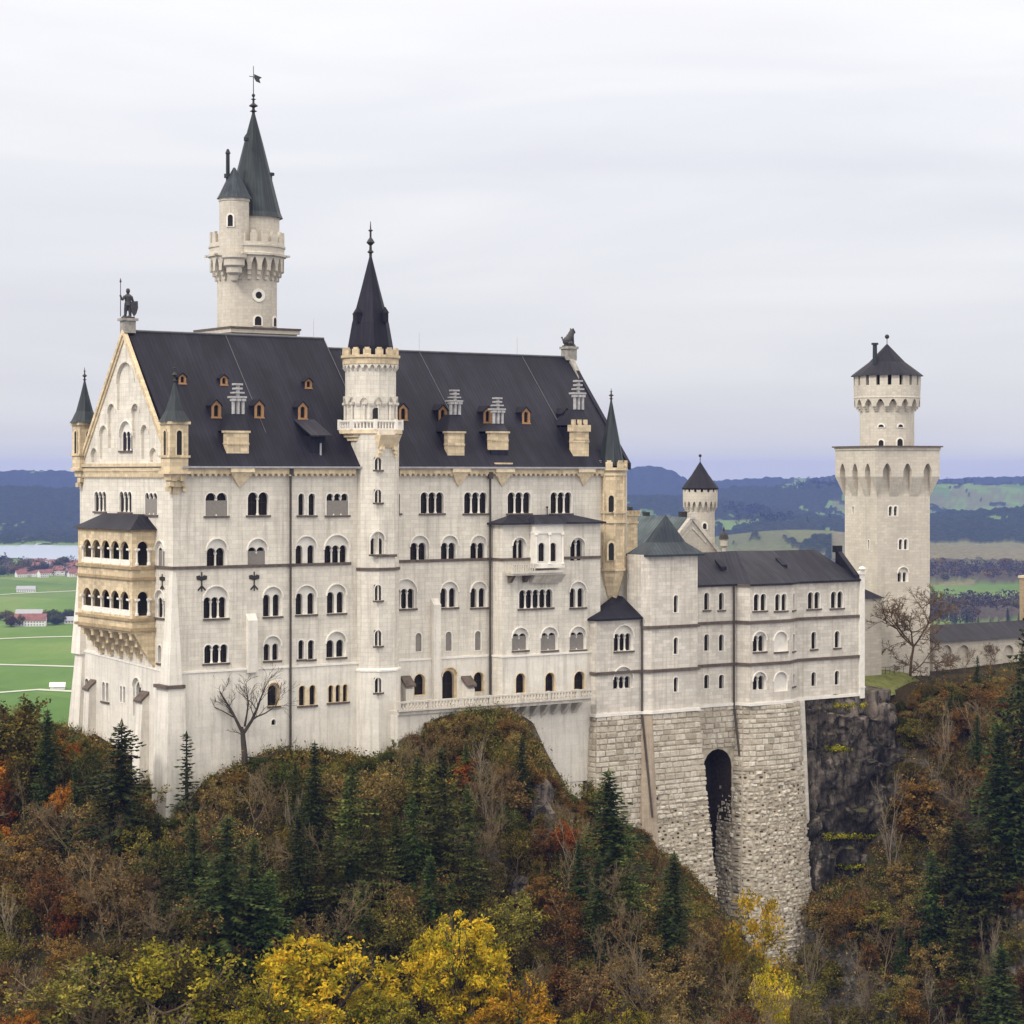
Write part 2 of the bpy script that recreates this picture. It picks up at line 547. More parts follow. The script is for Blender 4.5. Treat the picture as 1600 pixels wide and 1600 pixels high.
def window(W, parent, u0, u1, vt, vb, n=1, arch=None, shut=None, pier=0.0, sill=True, margin=0.16, depth=0.5, colw=0.15, tone='surround', px=None, name='window', blind=False, stone_m=None):
    """An arched window of n lights in wall W. Pixel rows/columns give its place on that wall. arch: top row of a blind arch round it."""
    pl = W.pl
    if px is None:
        x0, _ = pl.px(u0, vb)
        x1, _ = pl.px(u1, vb)
        um = (u0 + u1) / 2
        zt, zb = pl.px(um, vt)[1], pl.px(um, vb)[1]
        za = pl.px(um, arch)[1] if arch else None
        zsh = pl.px(um, shut)[1] if shut else None
    else:
        x0, x1, zt, zb = px
        za, zsh = arch, shut
    w = (x1 - x0 - (n - 1) * pier) / n
    r = w / 2
    d0 = 0.0
    body = MB()
    fn = pl.fn
    # openings for the lights
    if blind:
        holes = []
    elif pier > 0 or n == 1:
        holes = [arched(x0 + i * (w + pier), x0 + i * (w + pier) + w, zb, zt) for i in range(n)]
    else:
        zs = zt - r
        h = [(x0, zb), (x1, zb)]
        for i in range(n - 1, -1, -1):
            a = arc(x0 + w * (i + 0.5), zs, r, 0, math.pi, 6)
            h += a if i == n - 1 else a[1:]
        holes = [h]
    if za is not None:
        mg = 0.22
        A = arched(x0 - mg, x1 + mg, zb, za, 14)
        W.holes.append(A)
        d0 = 0.36
        nA = len(A)
        body.add([fn(x, z, 0) for x, z in A] + [fn(x, z, d0) for x, z in A], [(i, (i + 1) % nA, nA + (i + 1) % nA, nA + i) for i in range(nA)])
        body.sheet(A, holes, fn, d0)
        # moulding that follows the arch, standing proud of the wall
        rr = (x1 - x0) / 2 + mg
        xc, zs = (x0 + x1) / 2, za - min(rr, za - zb - 0.05)
        ring = [(xc + (rr + 0.16) * math.cos(math.pi * k / 14), zs + (min(rr, za - zb - 0.05) + 0.16) * math.sin(math.pi * k / 14)) for k in range(15)]
        ring += [(xc + rr * math.cos(math.pi * k / 14), zs + min(rr, za - zb - 0.05) * math.sin(math.pi * k / 14)) for k in range(14, -1, -1)]
        body.prism(ring, fn, -0.16, 0.0)
    else:
        W.holes.extend(holes)
        m = margin
        zs = zt - r
        pitch = w + pier
        outer = [(x0 - m, zb - m * 0.7), (x1 + m, zb - m * 0.7)]
        Rr = r + m
        for i in range(n - 1, -1, -1):
            c0 = 0 if i == n - 1 else (math.acos(min(1, pitch / 2 / Rr)) if pitch / 2 < Rr else 0)
            c1 = math.pi if i == 0 else math.pi - (math.acos(min(1, pitch / 2 / Rr)) if pitch / 2 < Rr else 0)
            a = arc(x0 + r + i * pitch, zs, Rr, c0, c1, 7)
            outer += a if i == n - 1 else a[1:]
        if not blind:
            body.sheet(outer, holes, fn, -0.05)
            no = len(outer)
            body.add([fn(x, z, -0.05) for x, z in outer] + [fn(x, z, 0.0) for x, z in outer], [(i, (i + 1) % no, no + (i + 1) % no, no + i) for i in range(no)])
    for h in holes:
        k = len(h)
        dd = -0.05 if za is None else d0
        body.add([fn(x, z, dd) for x, z in h] + [fn(x, z, d0 + depth) for x, z in h], [(i, (i + 1) % k, k + (i + 1) % k, k + i) for i in range(k)])
    if n > 1 and pier == 0 and not blind:
        zs = zt - r
        for i in range(1, n):
            c = fn(x0 + w * i, 0, d0 + 0.2)
            body.lathe(c[0], c[1], [(colw * 1.5, zb), (colw * 1.5, zb + 0.18), (colw, zb + 0.25), (colw * 0.92, zs - 0.32), (colw * 1.2, zs - 0.28), (colw * 1.75, zs + 0.02)], 8)
    o = body.build(name, stone_m or M[tone], parent)
    if not blind:
        pb = MB()
        zmid = d0 + depth - 0.01
        pb.add([fn(x0 - .02, zb - .02, zmid), fn(x1 + .02, zb - .02, zmid), fn(x1 + .02, zt + .02, zmid), fn(x0 - .02, zt + .02, zmid)], [(0, 1, 2, 3)])
        # glazing bars
        pb.m = 1
        for i in range(n):
            xc = x0 + r + i * (w + pier)
            for (a, b, c, d) in ((xc - .03, xc + .03, zb, zt), (xc - r, xc + r, zb + (zt - zb) * .55 - .03, zb + (zt - zb) * .55 + .03)):
                pb.add([fn(a, c, zmid - .03), fn(b, c, zmid - .03), fn(b, d, zmid - .03), fn(a, d, zmid - .03)], [(0, 1, 2, 3)])
        pb.build('pane', [M['glass'], M['iron']], o)
    if zsh is not None:
        sb = MB()
        if zsh >= zt - 0.05 and n == 1:
            sb.prism(arched(x0 + .01, x1 - .01, zb + .01, zt - .01), fn, d0 + 0.14, d0 + 0.24)
        else:
            sb.prism([(x0 + .01, zb + .01), (x1 - .01, zb + .01), (x1 - .01, zsh), (x0 + .01, zsh)], fn, d0 + 0.02, d0 + 0.09)
        sb.build('shutter', M['shutter'], o)
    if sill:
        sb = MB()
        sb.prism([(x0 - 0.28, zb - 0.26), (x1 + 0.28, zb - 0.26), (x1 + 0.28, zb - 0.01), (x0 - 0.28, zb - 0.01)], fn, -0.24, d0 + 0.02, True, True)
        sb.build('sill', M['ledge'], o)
    return o

def corbel_table(mb, pl, x0, x1, ztop, unit=0.88, h=1.05, proud=0.70, gap=0.72):
    """Row of small round arches under a cornice, each a real notch in a proud band."""
    n = max(1, round((x1 - x0) / unit))
    w = (x1 - x0) / n
    for i in range(n):
        a = x0 + i * w
        r = w * gap / 2
        c = a + w / 2
        zl = ztop - h
        poly = [(a, ztop), (a, zl), (c - r, zl)] + [(c - r * math.cos(math.pi * k / 6), zl + r * 1.15 * math.sin(math.pi * k / 6)) for k in range(1, 6)] + [(c + r, zl), (a + w, zl), (a + w, ztop)]
        mb.prism(poly, pl.fn, -proud, 0.0)

def spire_finial(mb, s, t, z, h, r=0.25, n=8):
    mb.lathe(s, t, [(r * .5, z - .3), (r * .5, z + h * .12), (r * 1.2, z + h * .16), (r * .5, z + h * .22), (r * .42, z + h * .34), (r * 1.5, z + h * .42), (r * .9, z + h * .50), (r * .35, z + h * .56), (r * .35, z + h * .72), (r * .9, z + h * .75), (r * .25, z + h * .79), (r * .10, z + h)], n)

def crenels(mb, s, t, r, z0, z1, n, fill=0.6, th=0.45, sides=3, round_top=True):
    for k in range(n):
        a = 2 * math.pi * k / n
        da = math.pi / n * fill
        vs = []
        zs = [z0, z1]
        for z in zs:
            for rr, aa in ((r, a - da), (r, a + da), (r - th, a + da), (r - th, a - da)):
                vs.append((s + rr * math.cos(aa), t + rr * math.sin(aa), z))
        mb.hexa(vs)
        if round_top:
            for z in (z1,):
                da2 = da * .62
                v2 = []
                for zz in (z1, z1 + (z1 - z0) * .28):
                    for rr, aa in ((r - .01, a - da2), (r - .01, a + da2), (r - th + .01, a + da2), (r - th + .01, a - da2)):
                        v2.append((s + rr * math.cos(aa), t + rr * math.sin(aa), zz))
                mb.hexa(v2)

def machicolation(mb, s, t, r_in, r_out, z0, z1, n, arch_h=0.5):
    """Corbels that step outward, with small arches between them."""
    zm = z0 + (z1 - z0) * (1 - arch_h)
    for k in range(n):
        a = 2 * math.pi * k / n
        da = math.pi / n * 0.36
        for j in range(3):
            ra = r_in + (r_out - r_in) * (j + 1) / 3
            za, zb = z0 + (zm - z0) * j / 3, z0 + (zm - z0) * (j + 1) / 3 + (0 if j < 2 else (z1 - zm))
            vs = []
            for z in (za, zb):
                for rr, aa in ((ra, a - da), (ra, a + da), (r_in - .3, a + da), (r_in - .3, a - da)):
                    vs.append((s + rr * math.cos(aa), t + rr * math.sin(aa), z))
            mb.hexa(vs)
        # arch head to the next corbel
        a0, a1 = a + da, a + 2 * math.pi / n - da
        K = 6
        ring_o, ring_i = [], []
        for q in range(K + 1):
            f = q / K
            aa = a0 + (a1 - a0) * f
            zz = zm + (z1 - zm) * 0.85 * math.sin(math.pi * f)
            zz = max(zz, zm)
            ring_o.append((aa, zz))
        vs, fs = [], []
        for aa, zz in ring_o:
            for rr in (r_out, r_in + .05):
                vs.append((s + rr * math.cos(aa), t + rr * math.sin(aa), zz))
                vs.append((s + rr * math.cos(aa), t + rr * math.sin(aa), z1))
        for q in range(K):
            b0, b1 = q * 4, q * 4 + 4
            fs.append((b0, b1, b1 + 1, b0 + 1))
            fs.append((b0, b0 + 2, b1 + 2, b1))
        mb.add(vs, fs)
# ------------------------------------------------------------------ the palace
DEP = 30.0                                   # depth of the palace block
LEN = 77.0
ZE = 0.9                                     # eaves
palace = thing('palace', 'long pale limestone palace block with steep dark roof and rows of arched windows', 'castle building', (0, 0, -45))

S_pl = Plane((0, 0), (LEN, 0))
W_pl = Plane((0, DEP), (0, 0))
ZB = -27.0                                   # top of the plinth
south = Wall(S_pl, [(0, ZB), (LEN, ZB), (LEN, ZE), (0, ZE)])
plinth_S = Wall(Plane((0, -0.22), (LEN, -0.22)), [(-0.22, -52), (LEN, -52), (LEN, ZB + .15), (-0.22, ZB + .15)])
RZ = 19.7
west = Wall(W_pl, [(0, ZB + 1.2), (DEP, ZB), (DEP, ZE), (DEP / 2, RZ), (0, ZE)])
plinth_W = Wall(Plane((-0.22, DEP), (-0.22, -0.22)), [(-.22, -50), (DEP + .22, -50), (DEP + .22, ZB + .15), (0, ZB + 1.35)])
BAY_T = -3.0
s_b0, s_b1 = ST(785, BAY_T), ST(938, BAY_T)
bay_top = ZV(818, s_b0, BAY_T)
bay = Wall(Plane((s_b0, BAY_T), (s_b1, BAY_T)), [(0, ZB), (s_b1 - s_b0, ZB), (s_b1 - s_b0, bay_top), (0, bay_top)])
bay_p = Wall(Plane((s_b0 - .2, BAY_T - .2), (s_b1, BAY_T - .2)), [(0, -46), (s_b1 - s_b0 + .2, -46), (s_b1 - s_b0 + .2, ZB + .15), (0, ZB + .15)])

# --- windows of the long facade, floor by floor (photo columns, top row, sill row, lights)
for a in [(321, 355, 770, 806, 2, None, 782), (387, 419.5, 769, 805, 2), (510, 544, 771, 805, 3, None, 782),
          (617, 625, 770, 802, 1), (657, 693, 769, 802, 3), (725, 761, 769, 802, 3), (793, 829, 769, 802, 3), (860, 893, 769, 802, 3)]:
    a = a + (None,) * (7 - len(a))
    window(south, palace, a[0], a[1], a[2], a[3], a[4], a[5], a[6])
for u0, u1 in ((466, 475.5), (482, 492.5)):
    window(south, palace, u0, u1, 771, 805, 1)
for a in [(325, 353, 856, 886, 2, 842, None, 0), (389, 416, 855, 886, 2, 842, 861, 0), (464, 493, 852, 885, 2, 838, None, .8),
          (509, 544, 852, 882, 3, 836, None, 0), (643, 668, 848, 876, 2, 837, None, 0), (691, 714, 848, 876, 2, 837, None, 0), (737, 759, 848, 876, 2, 837, None, 0)]:
    window(south, palace, a[0], a[1], a[2], a[3], a[4], a[5], a[6], a[7], sill=False)
for a in [(320, 355, 933, 966, 3, 916, 0), (413, 439, 929, 963, 2, 917, .45), (464, 493, 927, 960, 2, 915, .8), (513, 539, 925, 958, 2, 913, .45),
          (618, 649, 920, 951, 3, 905, 0), (690, 714, 919, 949, 2, 909, .4), (737, 760, 919, 949, 2, 909, .4)]:
    window(south, palace, a[0], a[1], a[2], a[3], a[4], a[5], None, a[6])
for a in [(319, 356, 1007, 1036, 3, None, 0), (414, 437, 1006, 1032, 2, 994, .4), (512, 539, 1000, 1027, 2, 987, .4)]:
    window(south, palace, a[0], a[1], a[2], a[3], a[4], a[5], None, a[6])
for u0, u1 in ((466, 475), (481, 491)):
    window(south, palace, u0, u1, 1000, 1030, 1)
for u0, u1, v0, v1 in ((649, 658.5, 989, 1018), (696, 705.5, 987, 1017), (742, 751.5, 986, 1016)):
    window(south, palace, u0, u1, v0, v1, 1, None, v0, sill=False)
# plinth floor
window(plinth_S, palace, 420, 435, 1071, 1103, 1, 1067, stone_m=M['ochre_t'])
window(plinth_S, palace, 467, 493, 1071, 1102, 2, None, None, .7, stone_m=M['ochre_t'])
window(plinth_S, palace, 513, 543, 1070, 1097, 3, None, None, .4, stone_m=M['ochre_t'])
for u0, u1, v0, v1 in ((647, 664, 1053, 1086), (740, 756, 1050, 1081)):
    window(plinth_S, palace, u0, u1, v0, v1, 1, sill=False, depth=.7, stone_m=M['ochre_t'])
dr = window(plinth_S, palace, 693, 712, 1048, 1094, 1, 1043, sill=False, depth=.6, stone_m=M['ochre_t'], name='doorway')
window(plinth_S, palace, 424, 431, 1124, 1133, 1, sill=False)
# projecting bay
window(bay, palace, 803, 820, 843, 876, 2, 840, sill=False)
window(bay, palace, 893, 912, 843, 876, 2, 840, sill=False)
window(bay, palace, 811, 863, 921, 950, 5)
window(bay, palace, 892, 914, 919, 949, 2, 909, None, .4)
for u0, u1, v0, v1, va in ((802, 824, 990, 1016, 981), (847, 870, 989, 1016, 980), (892, 914, 988, 1015, 979)):
    window(bay, palace, u0, u1, v0, v1, 2, va, (bay.pl.px((u0 + u1) / 2, v0 + 3)[1], 0)[0] and v0 + 4)
for u0, u1, v0, v1 in ((806, 821, 1052, 1083), (852, 867, 1051, 1082), (897, 914, 1049, 1081)):
    window(bay_p, palace, u0, u1, v0, v1, 1, sill=False, depth=.7, stone_m=M['ochre_t'])

# --- west face
for a in [(148, 166, 768, 799, 3, None, None), (187, 206, 768, 800, 3, None, None), (227, 246, 770, 804, 3, None, 779)]:
    window(west, palace, *a, margin=.15, depth=.24)
window(west, palace, 244, 256, 856, 886, 2, 845, 860, .1, sill=False, depth=.2)
window(west, palace, 243.5, 256, 934, 965, 2, 922, None, depth=.2)
window(west, palace, 247, 252, 1008, 1036, 1)
window(west, palace, 188, 206, 674, 704, 3, 658, None, depth=.2)
for u0, u1, v0, v1 in ((184, 209, 566, 640), (170, 180, 631, 700), (207.5, 217, 631, 700), (157, 168, 665, 717), (222, 231, 664, 717), (144, 152, 700, 722), (236, 245, 700, 722)):
    window(west, palace, u0, u1, v0, v1, 1, v0, blind=True, sill=False, name='blind_arch', stone_m=M['wall'])
window(plinth_W, palace, 133, 139, 1060, 1090, 1, sill=False)
window(plinth_W, palace, 160, 170, 1066, 1096, 2, None, None, .35)
window(plinth_W, palace, 188, 196, 1072, 1098, 2, None, None, .35, sill=False)
window(plinth_W, palace, 209, 219, 1066, 1120, 1, 1059, sill=False, name='doorway')

south.build('long_wall', M['wall'], palace)
plinth_S.build('plinth_wall', M['plinth'], palace)
def west_extra(mb): pass
west.build('gable_wall', M['wall'], palace)
plinth_W.build('plinth_wall', M['plinth'], palace)
bay.build('bay_wall', M['wall'], palace)
bay_p.build('bay_plinth', M['plinth'], palace)
mb = MB()
mb.add([(s_b0, 0, ZB), (s_b0, BAY_T, ZB), (s_b0, BAY_T, bay_top), (s_b0, 0, bay_top)], [(0, 1, 2, 3)])
mb.add([(s_b1, 0, ZB), (s_b1, BAY_T, ZB), (s_b1, BAY_T, bay_top), (s_b1, 0, bay_top)], [(0, 1, 2, 3)])
mb.add([(s_b0 - .2, 0, -46), (s_b0 - .2, BAY_T - .2, -46), (s_b0 - .2, BAY_T - .2, ZB + .15), (s_b0 - .2, 0, ZB + .15)], [(0, 1, 2, 3)])
mb.add([(s_b0 - .2, 0, ZB + .15), (s_b0 - .2, BAY_T - .2, ZB + .15), (s_b1, BAY_T - .2, ZB + .15), (s_b1, 0, ZB + .15)], [(0, 1, 2, 3)])
mb.build('bay_side', M['wall'], palace)
# back and far gable
mb = MB()
mb.add([(LEN, 0, -60), (LEN, DEP, -60), (LEN, DEP, ZE), (LEN, DEP / 2, 18.2), (LEN, 0, ZE)], [(0, 1, 2, 3, 4)])
mb.add([(0, DEP, -60), (LEN, DEP, -60), (LEN, DEP, ZE), (0, DEP, ZE)], [(0, 1, 2, 3)])
mb.build('rear_wall', M['wall'], palace)
# plinth top band: a pale sloping weathering course
mb = MB()
mb.box(-.34, s_b0 - .2, -.34, 0.0, ZB + .14, ZB + .40)
mb.box(s_b0 - .34, s_b1, BAY_T - .34, BAY_T - .0, ZB + .14, ZB + .40)
mb.box(s_b0 - .34, s_b0 - .0, BAY_T - .0, -.34, ZB + .14, ZB + .40)
mb.hexa([(-.34, DEP, ZB + 1.4), (-.34, 0.0, ZB + .14), (0, 0.0, ZB + .14), (0, DEP, ZB + 1.4), (-.34, DEP, ZB + 1.7), (-.34, 0.0, ZB + .40), (0, 0.0, ZB + .40), (0, DEP, ZB + 1.7)])
mb.build('plinth_band', M['trim'], palace)

# --- roof
s_step = ST(506, DEP / 2)
RH1, RH2 = 19.9, 18.5
def roof_z(t, ridge=RH2):
    """Height of the front roof slope at depth t."""
    return ZE + .15 + (t + .9) * (ridge - ZE - .15) / (DEP / 2 + .9)
mb = MB()
T0, T1, TM = -0.9, DEP + .9, DEP / 2
def gable_roof(mb, s0, s1, t0, t1, z0, zr, th=.22):
    tm = (t0 + t1) / 2
    A = [(s0, t0, z0), (s1, t0, z0), (s1, tm, zr), (s0, tm, zr), (s0, t1, z0), (s1, t1, z0)]
    mb.add(A, [(0, 1, 2, 3), (3, 2, 5, 4)])
    mb.add([(s0, t0, z0 - th), (s1, t0, z0 - th), (s1, t0, z0), (s0, t0, z0)], [(0, 1, 2, 3)])
    mb.add([(s0, t0, z0 - th), (s1, t0, z0 - th), (s1, t1, z0 - th), (s0, t1, z0 - th)], [(0, 1, 2, 3)])
    for s in (s0, s1):
        mb.add([(s, t0, z0 - th), (s, t0, z0), (s, tm, zr), (s, t1, z0), (s, t1, z0 - th)], [(0, 1, 2, 3, 4)])
gable_roof(mb, 0.46, s_step, T0, T1, ZE + .15, RH1)
gable_roof(mb, s_step + .003, LEN - .4, T0, T1, ZE + .15, RH2)
roof = mb.build('roof', M['roof'], palace)
mb = MB()
mb.tube((0.6, TM, RH1 + .05), (s_step, TM, RH1 + .05), .16)
mb.tube((s_step, TM, RH2 + .05), (LEN - .5, TM, RH2 + .05), .16)
mb.tube((s_step, TM, RH1), (s_step, T0 + 4, roof_z(3.2, RH1) + .12), .05)
for u in (352, 486, 655, 815):                      # conductors that run down the slope
    t = TM
    s = ST(u, TM)
    rz = RH1 if s < s_step else RH2
    if u not in (486,):
        mb.tube((s, TM, rz + .05), (s, 3.0, roof_z(3.0, rz) + .06), .045)
mb.build('ridge_cap', M['wire'], roof)
mb = MB()
for u in (490, 655, 808):
    s = ST(u, TM)
    rz = RH1 if s < s_step else RH2
    mb.tube((s, TM, rz), (s, TM, rz + 2.9), .03, .02, 5)
mb.build('lightning_rod', M['zinc'], roof)
# gutter and eaves
mb = MB()
mb.box(.9, LEN - 1.0, T0 - .22, T0 + .02, ZE - .16, ZE + .10)
mb.build('gutter', M['zinc'], roof)

# dormers: little orange gabled windows in the slope
def dormer(u, v, w, h, s=None):
    """centre column u, foot row v on the front slope."""
    lo, hi = 0.0, 14.0
    for _ in range(40):
        t = (lo + hi) / 2
        s = ST(u, t)
        rz = RH1 if s < s_step else RH2
        if -(v - HZ) * (OY + SA * s + CA * t) / FPX > roof_z(t, rz): lo = t
        else: hi = t
    z0 = roof_z(t, rz) - .05
    tb = t + h / 1.15 + .4
    d = MB()
    pl = Plane((s - w / 2, t), (s + w / 2, t))
    out = [(0, z0), (w, z0), (w, z0 + h * .72), (w / 2, z0 + h), (0, z0 + h * .72)]
    hole = arched(w * .27, w * .73, z0 + .25, z0 + h * .74)
    d.sheet(out, [hole], pl.fn, 0)
    k = len(hole)
    d.add([pl.fn(x, z, 0) for x, z in hole] + [pl.fn(x, z, .3) for x, z in hole], [(i, (i + 1) % k, k + (i + 1) % k, k + i) for i in range(k)])
    d.prism([(-.05, z0 - .02), (w + .05, z0 - .02), (w + .05, z0 + .16), (-.05, z0 + .16)], pl.fn, -.14, 0)
    d.m = 1
    d.add([pl.fn(x, z, .3) for x, z in hole], [tuple(range(k))])
    d.m = 2
    for x0 in (0, w):
        d.add([(s - w / 2 + x0, t, z0), (s - w / 2 + x0, t, z0 + h * .72), (s - w / 2 + x0, tb, z0 + h * .72)], [(0, 1, 2)])
    e = .14
    d.hexa([(s - w / 2 - e, t - .18, z0 + h * .72 - .16), (s, t - .18, z0 + h), (s, tb + .6, z0 + h), (s - w / 2 - e, tb, z0 + h * .72 - .16),
            (s - w / 2 - e, t - .18, z0 + h * .72), (s, t - .18, z0 + h + .17), (s, tb + .6, z0 + h + .17), (s - w / 2 - e, tb, z0 + h * .72)])
    d.hexa([(s, t - .18, z0 + h), (s + w / 2 + e, t - .18, z0 + h * .72 - .16), (s + w / 2 + e, tb, z0 + h * .72 - .16), (s, tb + .6, z0 + h),
            (s, t - .18, z0 + h + .17), (s + w / 2 + e, t - .18, z0 + h * .72), (s + w / 2 + e, tb, z0 + h * .72), (s, tb + .6, z0 + h + .17)])
    d.build('dormer', [M['wood'], M['glass'], M['roof']], roof)
for u, v in ((338, 653), (405, 653), (473, 655), (630, 657), (692, 659), (762, 661), (822, 662), (885, 664)):
    dormer(u, v, 1.5, 2.5)
for u, v in ((285, 600), (350, 602), (482, 607)):
    dormer(u, v, 1.15, 1.5)

# low lean-to dormer beside the stair turret
def slope_point(u, v):
    lo, hi = -.5, 14.0
    for _ in range(40):
        t = (lo + hi) / 2
        s = ST(u, t)
        rz = RH1 if s < s_step else RH2
        if ZV(v, s, t) > roof_z(t, rz): lo = t
        else: hi = t
    return s, t, roof_z(t, rz)
s, t, z = slope_point(497, 708)
mb = MB()
mb.m = 0
mb.box(s - 1.2, s + 1.2, t, t + 3, z, z + 2.4)
mb.m = 1
mb.hexa([(s - 1.7, t - 1.0, z + 2.3), (s + 1.7, t - 1.0, z + 2.3), (s + 1.7, t + 4.0, z + 4.6), (s - 1.7, t + 4.0, z + 4.6), (s - 1.7, t - 1.0, z + 2.5), (s + 1.7, t - 1.0, z + 2.5), (s + 1.7, t + 4.0, z + 4.8), (s - 1.7, t + 4.0, z + 4.8)])
mb.build('dormer', [M['roof'], M['roof_b']], roof)
mb = MB()
mb.tube((s + .3, t - .2, z - .3), (s + .3, t - .2, z + 1.4), .14)
mb.build('vent_pipe', M['zinc'], roof)

# chimneys: sandstone box low on the slope, sheet collar, white flue head with little colonnettes
def chimney(u, v_top, v_bot, wpx, fv=None, fu=None, lip=True, crown=False, foot=None):
    s = ST(u, 1.0)
    w = wpx * .098
    zt, zb = ZV(v_top, s, .8), ZV(v_bot, s, .8)
    c = MB()
    tb = (zt - ZE) / 1.12
    c.box(s - w / 2, s + w / 2, .55, 1.5, zb, zt)
    c.m = 1
    c.box(s - w / 2 + .12, s + w / 2 - .12, 1.5, tb + 1.2, zb, zt - .3)
    c.m = 0
    if lip:
        c.box(s - w / 2 - .18, s + w / 2 + .18, .37, 1.65, zt - .28, zt)
    h = zt - zb
    c.box(s - w / 2 - .06, s + w / 2 + .06, .47, 1.52, zb + h * .52, zb + h * .57)
    pl = Plane((s - w / 2, .55), (s + w / 2, .55))
    if crown:
        corbel_table(c, pl, 0, w, zb + h * .92, .45, .3, .10)
        corbel_table(c, pl, 0, w, zb + h * .62, .45, .3, .10)
        for k in range(3):
            c.box(s - w / 2 - .2 + k * (w + .4) / 3, s - w / 2 + k * (w + .4) / 3 + .3, .3, .8, zt, zt + .8)
        c.box(s - w / 2 - .22, s + w / 2 + .22, .3, 1.7, zt - 1.0, zt)
    else:
        corbel_table(c, pl, 0, w, zb + h * .55, .45, .3, .10)
    c.m = 1
    if foot:
        zf = ZV(foot, s, .5)
        c.m = 1
        c.box(s - w / 2 + .05, s + w / 2 - .05, .6, tb, zf, zb)
        c.m = 0
        c.box(s - w / 2 - .1, s + w / 2 + .1, -.5, 1.2, ZE + .2, zf)
        corbel_table(c, Plane((s - w / 2, -.5), (s + w / 2, -.5)), 0, w, zf - .1, .4, .4, .1)
        c.m = 1
    if fv:
        sf = ST(fu, 3.0)
        f0, f1 = ZV(fv[1], sf, 3.0), ZV(fv[0], sf, 3.0)
        tf = 3.2
        # collar
        c.hexa([(s - w / 2, .6, zt), (s + w / 2, .6, zt), (s + w / 2, tb + 1.2, zt), (s - w / 2, tb + 1.2, zt),
                (sf - .9, tf - .5, f0), (sf + .9, tf - .5, f0), (sf + .9, tf + 1.2, f0), (sf - .9, tf + 1.2, f0)])
        c.m = 2
        hh = f1 - f0
        for k in (-1, 0, 1):
            c.tube((sf + k * .75, tf - .4, f0), (sf + k * .75, tf - .4, f0 + hh * .5), .24, n=8)
            c.box(sf + k * .75 - .32, sf + k * .75 + .32, tf - .75, tf, f0 + hh * .42, f0 + hh * .5)
        c.box(sf - 1.2, sf + 1.2, tf - .75, tf + .5, f0 + hh * .52, f0 + hh * .58)
        c.tube((sf, tf - .3, f0), (sf, tf - .3, f0 + hh), .27, n=8)
        c.box(sf - .85, sf + .85, tf - .7, tf + .3, f0 + hh * .67, f0 + hh * .72)
        c.box(sf - .55, sf + .55, tf - .7, tf + .3, f0 + hh * .80, f0 + hh * .86)
        c.box(sf - .6, sf + .6, tf - .7, tf + .3, f0 + hh * .94, f0 + hh)
    c.build('chimney', [M['ochre'], M['roof'], M['pot']], roof)
    # bracket under the eaves
    b = MB()
    b.box(s - w / 2 - .1, s + w / 2 + .1, -1.05, 0, ZE - .7, ZE + .1)
    b.m = 0
    b.add([(s - w / 2, -.8, ZE - .7), (s + w / 2, -.8, ZE - .7), (s + w / 2, 0, ZE - .7), (s - w / 2, 0, ZE - .7), (s, -.05, ZE - 2.9)], [(0, 1, 4), (1, 2, 4), (3, 0, 4)])
    b.build('bracket', M['ochre_t'], palace)
chimney(369, 673, 717, 35, (599, 647), 371)
chimney(710, 674, 719, 30, (609, 648), 710, crown=False)
chimney(778, 674, 703, 32, (621, 662), 777, foot=723)
chimney(905, 664, 721, 30, (594, 640), 903, crown=True)

# --- cornice, string course, pipes
mb = MB()
corbel_table(mb, S_pl, .8, s_b0 * 0 + ST(552, 0), ZE - .2)
corbel_table(mb, S_pl, ST(621, 0), LEN - 3.6, ZE - .2)
mb.box(.8, LEN - 3, -.55, 0, ZE - .25, ZE + .02)
corbel_table(mb, W_pl, .8, DEP - 1.5, ZE - .6, .62, .9, .28, .55)
mb.prism([(0, ZE - .6), (DEP - .5, ZE - .6), (DEP - .5, ZE - .15), (0, ZE - .15)], W_pl.fn, -.4, 0, True, True)
mb.prism([(0, ZE + .05), (DEP - .5, ZE + .05), (DEP - .5, ZE + .5), (0, ZE + .5)], W_pl.fn, -.55, 0, True, True)
mb.build('cornice', M['ochre'], palace)
# raking coping of the west gable
mb = MB()
for sgn in (0, 1):
    a = (0.0 if sgn == 0 else DEP, ZE)
    def rk(x, off): return (x, ZE + (RZ - ZE) * (x / 15 if x <= 15 else (30 - x) / 15) + off)
    xs = (0, 15) if sgn == 0 else (30, 15)
    p = [rk(xs[0], -.3), rk(xs[1], -.3), rk(xs[1], .55), rk(xs[0], .45)]
    mb.prism(p, W_pl.fn, -.4, .16, True, True)
    p = [rk(xs[0], -1.0), rk(xs[1], -1.0), rk(xs[1], -.32), rk(xs[0], -.32)]
    mb.prism(p, W_pl.fn, -.2, 0.02, True, True)
mb.m = 1
mb.box(-.35, 1.35, TM - .75, TM + .75, RZ - .1, RZ + 1.6)
mb.box(-.65, 1.65, TM - 1.0, TM + 1.0, RZ + 1.6, RZ + 1.95)
mb.m = 0
mb.build('gable_coping', [M['ochre'], M['grey_st']], palace)
mb = MB()
for (t0, t1) in ((-.6, TM), (DEP + .6, TM)):
    z0, z1 = ZE - .3, RH2 - .2
    mb.m = 1
    mb.hexa([(LEN - .35, t0, z0), (LEN + .3, t0, z0), (LEN + .3, t1, z1), (LEN - .35, t1, z1), (LEN - .35, t0, z0 + 1.0), (LEN + .3, t0, z0 + 1.0), (LEN + .3, t1, z1 + .6), (LEN - .35, t1, z1 + .6)])
    mb.m = 0
mb.box(LEN - .9, LEN + .9, TM - .9, TM + .9, RH2 - .5, RH2 + 1.3)
